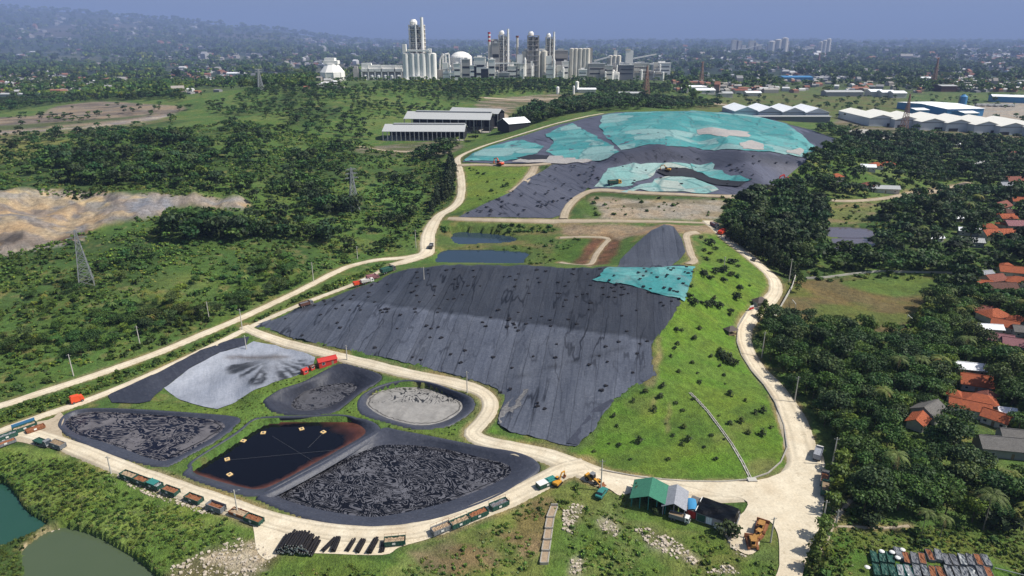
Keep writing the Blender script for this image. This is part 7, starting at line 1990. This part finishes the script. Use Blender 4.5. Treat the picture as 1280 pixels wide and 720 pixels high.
for (a_, b_, s_) in [(846,414,.8),(900,440,1),(909,452,1.1),(902,448,1.1),(915,456,.8),(880,345,1),(888,349,1.1),(894,342,1),(905,340,1.1),(913,345,1.0),(905,352,.9),(916,330,1),(922,334,.9),(898,384,.9),(888,382,.9),(878,380,.8),(866,380,1),(862,372,1),(921,373,.9),(913,390,.9),(887,306,1.1),(880,314,1.1),(888,318,1),(894,312,1),(876,298,1),(882,325,1),(900,328,.8),(925,362,.7),(905,470,.5)]:
    x_, y_, z_ = W1(a_, b_)
    place_tree('shrub', sap[2], x_, y_, s_ * random.uniform(.5, 1.1), 'round dark bush on the upper part of the bright green slope', 'shrub', 'round bushes on the upper green slope')
for (a_, b_, s_, lab) in [(805,622,1.2,'dark round bush in front of the green roofed shed'),(822,640,.7,'small bush left of the parked white truck'),(908,668,1.2,'greyish bush between the black tarped shed and the bulldozer'),(1090,655,1.3,'round bush at the lower edge of the right wood'),(1250,662,1.7,'large round bush right of the big palm'),(135,398,.9,'rounded dark bush below the left quarry')]:
    x_, y_, z_ = W1(a_, b_)
    place_tree('shrub', sap[2], x_, y_, s_, lab, 'shrub', None)
x_, y_, z_ = W1(1258, 540)

# scrub on every open piece of ground (uncountable)
sx, sy, sc_, st = [], [], [], []
allx = [(-230,520),(0,500),(100,468),(200,433),(300,391),(420,332),(480,318),(530,310),(545,268),(570,250),(572,200),(520,190),(300,150),(0,190),(-230,200)]
x, y = scatter(allx, .8, 2.9, noise=(16, 61, .42)); sx.append(x); sy.append(y); sc_.append(RNG.uniform(.4, 1.3, len(x)))
x, y = scatter([(-230,240),(0,240),(150,248),(300,252),(430,330),(300,392),(0,500),(-230,512)], .30, 2.4, noise=(10, 62, .5)); sx.append(x); sy.append(y); sc_.append(RNG.uniform(.4, .9, len(x)))
x, y = scatter([(0,516),(100,483),(200,450),(300,408),(400,362),(480,329),(488,331),(430,357),(360,383),(300,412),(200,458),(60,512),(0,533),(-230,550),(-230,530)], .95, 1.7); sx.append(x); sy.append(y); sc_.append(RNG.uniform(.5, .95, len(x)))
x, y = scatter([(550,283),(690,281),(700,290),(560,291),(552,298)], .9, 2.6); sx.append(x); sy.append(y); sc_.append(RNG.uniform(.5, 1.1, len(x)))
x, y = scatter([(545,310),(700,300),(730,297),(690,328),(660,331),(660,312),(552,311)], .5, 3); sx.append(x); sy.append(y); sc_.append(RNG.uniform(.3, .8, len(x)))
x, y = scatter([(862,335),(876,292),(905,298),(960,345),(960,375),(925,400),(850,385)], .16, 2.6, noise=(14, 63, .5)); sx.append(x); sy.append(y); sc_.append(RNG.uniform(.4, 1.0, len(x)))
x, y = scatter([(950,440),(945,420),(960,395),(985,352),(1150,340),(1480,345),(1480,740),(1010,740),(1020,640),(1040,560),(1000,500)], .35, 3.0); sx.append(x); sy.append(y); sc_.append(RNG.uniform(.5, 1.2, len(x)))
x, y = scatter([(900,245),(1010,190),(1060,165),(1480,185),(1480,350),(1150,340),(985,352),(905,295)], .4, 5); sx.append(x); sy.append(y); sc_.append(RNG.uniform(.7, 1.4, len(x)))
x, y = scatter([(580,208),(655,208),(650,238),(570,268),(548,285)], .12, 3.2, noise=(20, 64, .5)); sx.append(x); sy.append(y); sc_.append(RNG.uniform(.5, 1.2, len(x)))
x, y = scatter([(740,272),(742,248),(900,250),(905,272)], .12, 4); sx.append(x); sy.append(y); sc_.append(RNG.uniform(.5, 1.1, len(x)))
x, y = scatter([(1040,156),(1480,175),(1480,190),(1040,178)], .25, 6); sx.append(x); sy.append(y); sc_.append(RNG.uniform(.7, 1.6, len(x)))
x, y, s = map(np.concatenate, (sx, sy, sc_))
pitch = inside(x, y, Wpoly([(965,404),(975,370),(995,352),(1175,348),(1160,375),(1140,395),(1132,416),(1060,414)]))
m = clear_ok(x, y) & ~pitch & ~inside(x, y, Wpoly([(0,318),(75,301),(108,292),(207,266),(215,256),(300,262),(308,250),(240,244),(0,238),(-80,240),(-80,335)]))
x, y, s = x[m], y[m], s[m]
print('scrub', len(x))
merged('scrub', x, y, SCRUB, s, tint_for(x, y, .6), ('bushy green scrub growing over the open slopes and verges', 'scrub'))
# tall weeds of the foreground banks
x1, y1 = scatter([(0,563),(60,568),(100,577),(150,596),(220,622),(290,652),(300,672),(260,684),(215,704),(200,722),(170,700),(115,668),(80,655),(58,652),(35,634),(0,600),(-40,595),(-40,560)], .88, 1.15, noise=(7, 71, .22))
x2, y2 = scatter([(330,712),(352,690),(480,700),(500,688),(545,668),(600,652),(645,628),(690,608),(740,604),(780,622),(860,650),(900,668),(930,692),(985,720),(985,760),(300,760)], .66, 1.15, noise=(8, 72, .40))
x3, y3 = scatter([(0,682),(60,665),(75,672),(30,700),(40,740),(0,740),(-30,740),(-30,690)], .8, 1.3)
x4, y4 = scatter([(1030,632),(1060,650),(1480,676),(1480,760),(1000,760),(1018,700)], .9, 1.2, noise=(9, 73, .2))
x5, y5 = scatter([(60,513),(70,512),(75,530),(90,550),(137,570),(200,585),(240,600),(330,628),(320,640),(200,598),(100,558),(68,540)], .6, 1.2)
x6, y6 = scatter([(330,484),(385,468),(400,463),(475,470),(452,492),(445,505),(460,520),(520,537),(590,520),(600,510),(606,520),(590,545),(560,545),(480,534),(465,524),(400,518),(340,522),(300,540),(260,562),(225,585),(215,582),(290,530),(300,520),(255,512),(180,508),(190,500),(240,505)], .5, 1.2)
x7, y7 = scatter([(900,655),(960,650),(975,690),(965,712),(935,700)], .3, 1.2)
x8, y8 = scatter([(925,672),(945,655),(965,670),(975,700),(985,740),(930,720)], .35, 1.2)
X = np.concatenate([x1, x2, x3, x4]); Y = np.concatenate([y1, y2, y3, y4]); S = RNG.uniform(.35, .85, len(X))
X5 = np.concatenate([x5, x6, x7, x8]); Y5 = np.concatenate([y5, y6, y7, y8]); S5 = RNG.uniform(.22, .5, len(X5))
X, Y, S = np.concatenate([X, X5]), np.concatenate([Y, Y5]), np.concatenate([S, S5])
m = clear_ok(X, Y)
for r_ in RUB: m &= ~(inside(X, Y, Wpoly(r_)) & (RNG.uniform(0, 1, len(X)) < .85))
X, Y, S = X[m], Y[m], S[m]
print('weeds', len(X))
merged('weeds', X, Y, REED, S, tint_for(X, Y, .7) * 1.0, ('tall green weeds and reeds covering the foreground banks', 'weeds'))

# wooded plain as far as the haze: crowns stretched over the distance
x = []; y = []; s = []
for (y0, y1, size, sc) in ((1250, 2200, 19, 1.25), (2200, 3600, 34, 2.1), (3600, 6500, 64, 3.2), (6500, 12000, 115, 4.6)):
    half = .78 * wid(y1)
    gx, gy = np.meshgrid(np.arange(-half, half, size), np.arange(y0, y1, size * 1.25))
    gx = gx.ravel() + RNG.uniform(-.5, .5, gx.size) * size; gy = gy.ravel() + RNG.uniform(-.6, .6, gy.size) * size
    q = RNG.uniform(0, 1, gx.size) < np.clip((fbm(gx, gy, 300, 81, 4) - .38) * 6, .12, .95)
    q &= (np.abs(gx) < .80 * wid(gy)) & okay(gx, gy)
    px_, py_, _ = project(gx, gy, hh_s(gx, gy))
    q &= ~((px_ > 880) & (px_ < 1300) & (py_ > 116) & (py_ < 175))          # open land round the warehouses
    q &= ~((px_ < 240) & (py_ > 126)) & ~((px_ > 240) & (px_ < 650) & (py_ > 112)) & ~((px_ >= 640) & (px_ < 860) & (py_ > 119))
    x.append(gx[q]); y.append(gy[q]); s.append(np.full(q.sum(), sc) * RNG.uniform(.6, 1.2, q.sum()))
x, y, s = map(np.concatenate, (x, y, s))
px_, py_, _ = project(x, y, hh_s(x, y)); s = np.where((px_ > 390) & (px_ < 850) & (y < 1950), s * .55, s)
m = clear_ok(x, y); x, y, s = x[m], y[m], s[m]
print('plain trees', len(x))
merged('plain_woods', x, y, BROAD_FAR, s, tint_for(x / 4, y / 4) * .8, ('blue green woods over the hazy plain as far as the horizon', 'woods'))
# hedges and trees among the industrial yards
x, y = scatter([(880,118),(1480,118),(1480,186),(1060,172),(1040,150),(880,136)], .10, 12)
x2, y2 = scatter([(1040,164),(1480,178),(1480,188),(1060,178),(1035,170)], .55, 8)
x3, y3 = scatter([(900,140),(930,150),(1040,157),(1060,170),(1040,172),(960,152)], .6, 8)
x = np.concatenate([x, x2, x3]); y = np.concatenate([y, y2, y3]); m = clear_ok(x, y); x, y = x[m], y[m]
merged('yard_woods', x, y, BROAD_MID, RNG.uniform(.5, .95, len(x)), tint_for(x, y) * .85, ('loose dark trees between the warehouses and the far mound', 'woods'))
print('plants', time.time() - T0)
# ------------------------------------------------------------------ camera, light, haze
cam = bpy.data.objects.new('camera', bpy.data.cameras.new('camera')); COL.objects.link(cam)
cam.location = (0, 0, H); cam.rotation_euler = (math.pi / 2 - TH, 0, 0)
cam.data.lens = 24; cam.data.sensor_width = 36; cam.data.clip_start = 1; cam.data.clip_end = 120000
scene.camera = cam
SUN_EL, SUN_AZ = R(50), R(98)      # from +y (away) towards +x (right)
sd = Vector((math.sin(SUN_AZ) * math.cos(SUN_EL), math.cos(SUN_AZ) * math.cos(SUN_EL), math.sin(SUN_EL)))
L = bpy.data.lights.new('sun', 'SUN'); L.energy = 5.4; L.angle = R(.55); L.color = (1, .95, .86)
so = bpy.data.objects.new('sun', L); COL.objects.link(so)
so.rotation_euler = sd.to_track_quat('Z', 'Y').to_euler()
w = bpy.data.worlds.new('World'); scene.world = w; w.use_nodes = True
nt = w.node_tree; bg = nt.nodes['Background']
sk = nt.nodes.new('ShaderNodeTexSky'); sk.sky_type = 'NISHITA'; sk.sun_disc = False
sk.sun_elevation = SUN_EL; sk.sun_rotation = SUN_AZ; sk.air_density = 1.2; sk.dust_density = 2.0; sk.ozone_density = 3
nt.links.new(sk.outputs[0], bg.inputs[0]); bg.inputs[1].default_value = .09
# the humid haze over the plain: a real scattering layer
def haze(name, y0, y1, dens):
    mb = MB(); mb.box(-45000, 45000, y0, y1, -400, 800)
    hm = bpy.data.materials.new('haze'); hm.use_nodes = True; hn = hm.node_tree; hn.nodes.clear()
    ho = hn.nodes.new('ShaderNodeOutputMaterial'); vs = hn.nodes.new('ShaderNodeVolumePrincipled')
    vs.inputs['Color'].default_value = (.43, .58, 1.0, 1); vs.inputs['Density'].default_value = dens; vs.inputs['Anisotropy'].default_value = 0
    vs.inputs['Absorption Color'].default_value = (0, 0, 0, 1)
    hn.links.new(vs.outputs[0], ho.inputs['Volume'])
    o = mb.build(name, hm); o['kind'] = 'structure'
haze('haze', -9000, 1899, .00006)
haze('haze', 1901, 70000, .00017)
scene.view_settings.view_transform = 'Standard'; scene.view_settings.look = 'None'; scene.view_settings.exposure = 0
cy = scene.cycles
cy.max_bounces = 5; cy.diffuse_bounces = 2; cy.glossy_bounces = 2; cy.transmission_bounces = 2; cy.volume_bounces = 0; cy.transparent_max_bounces = 4
cy.use_denoising = True
cy.sample_clamp_indirect = 3
print('script', time.time() - T0)
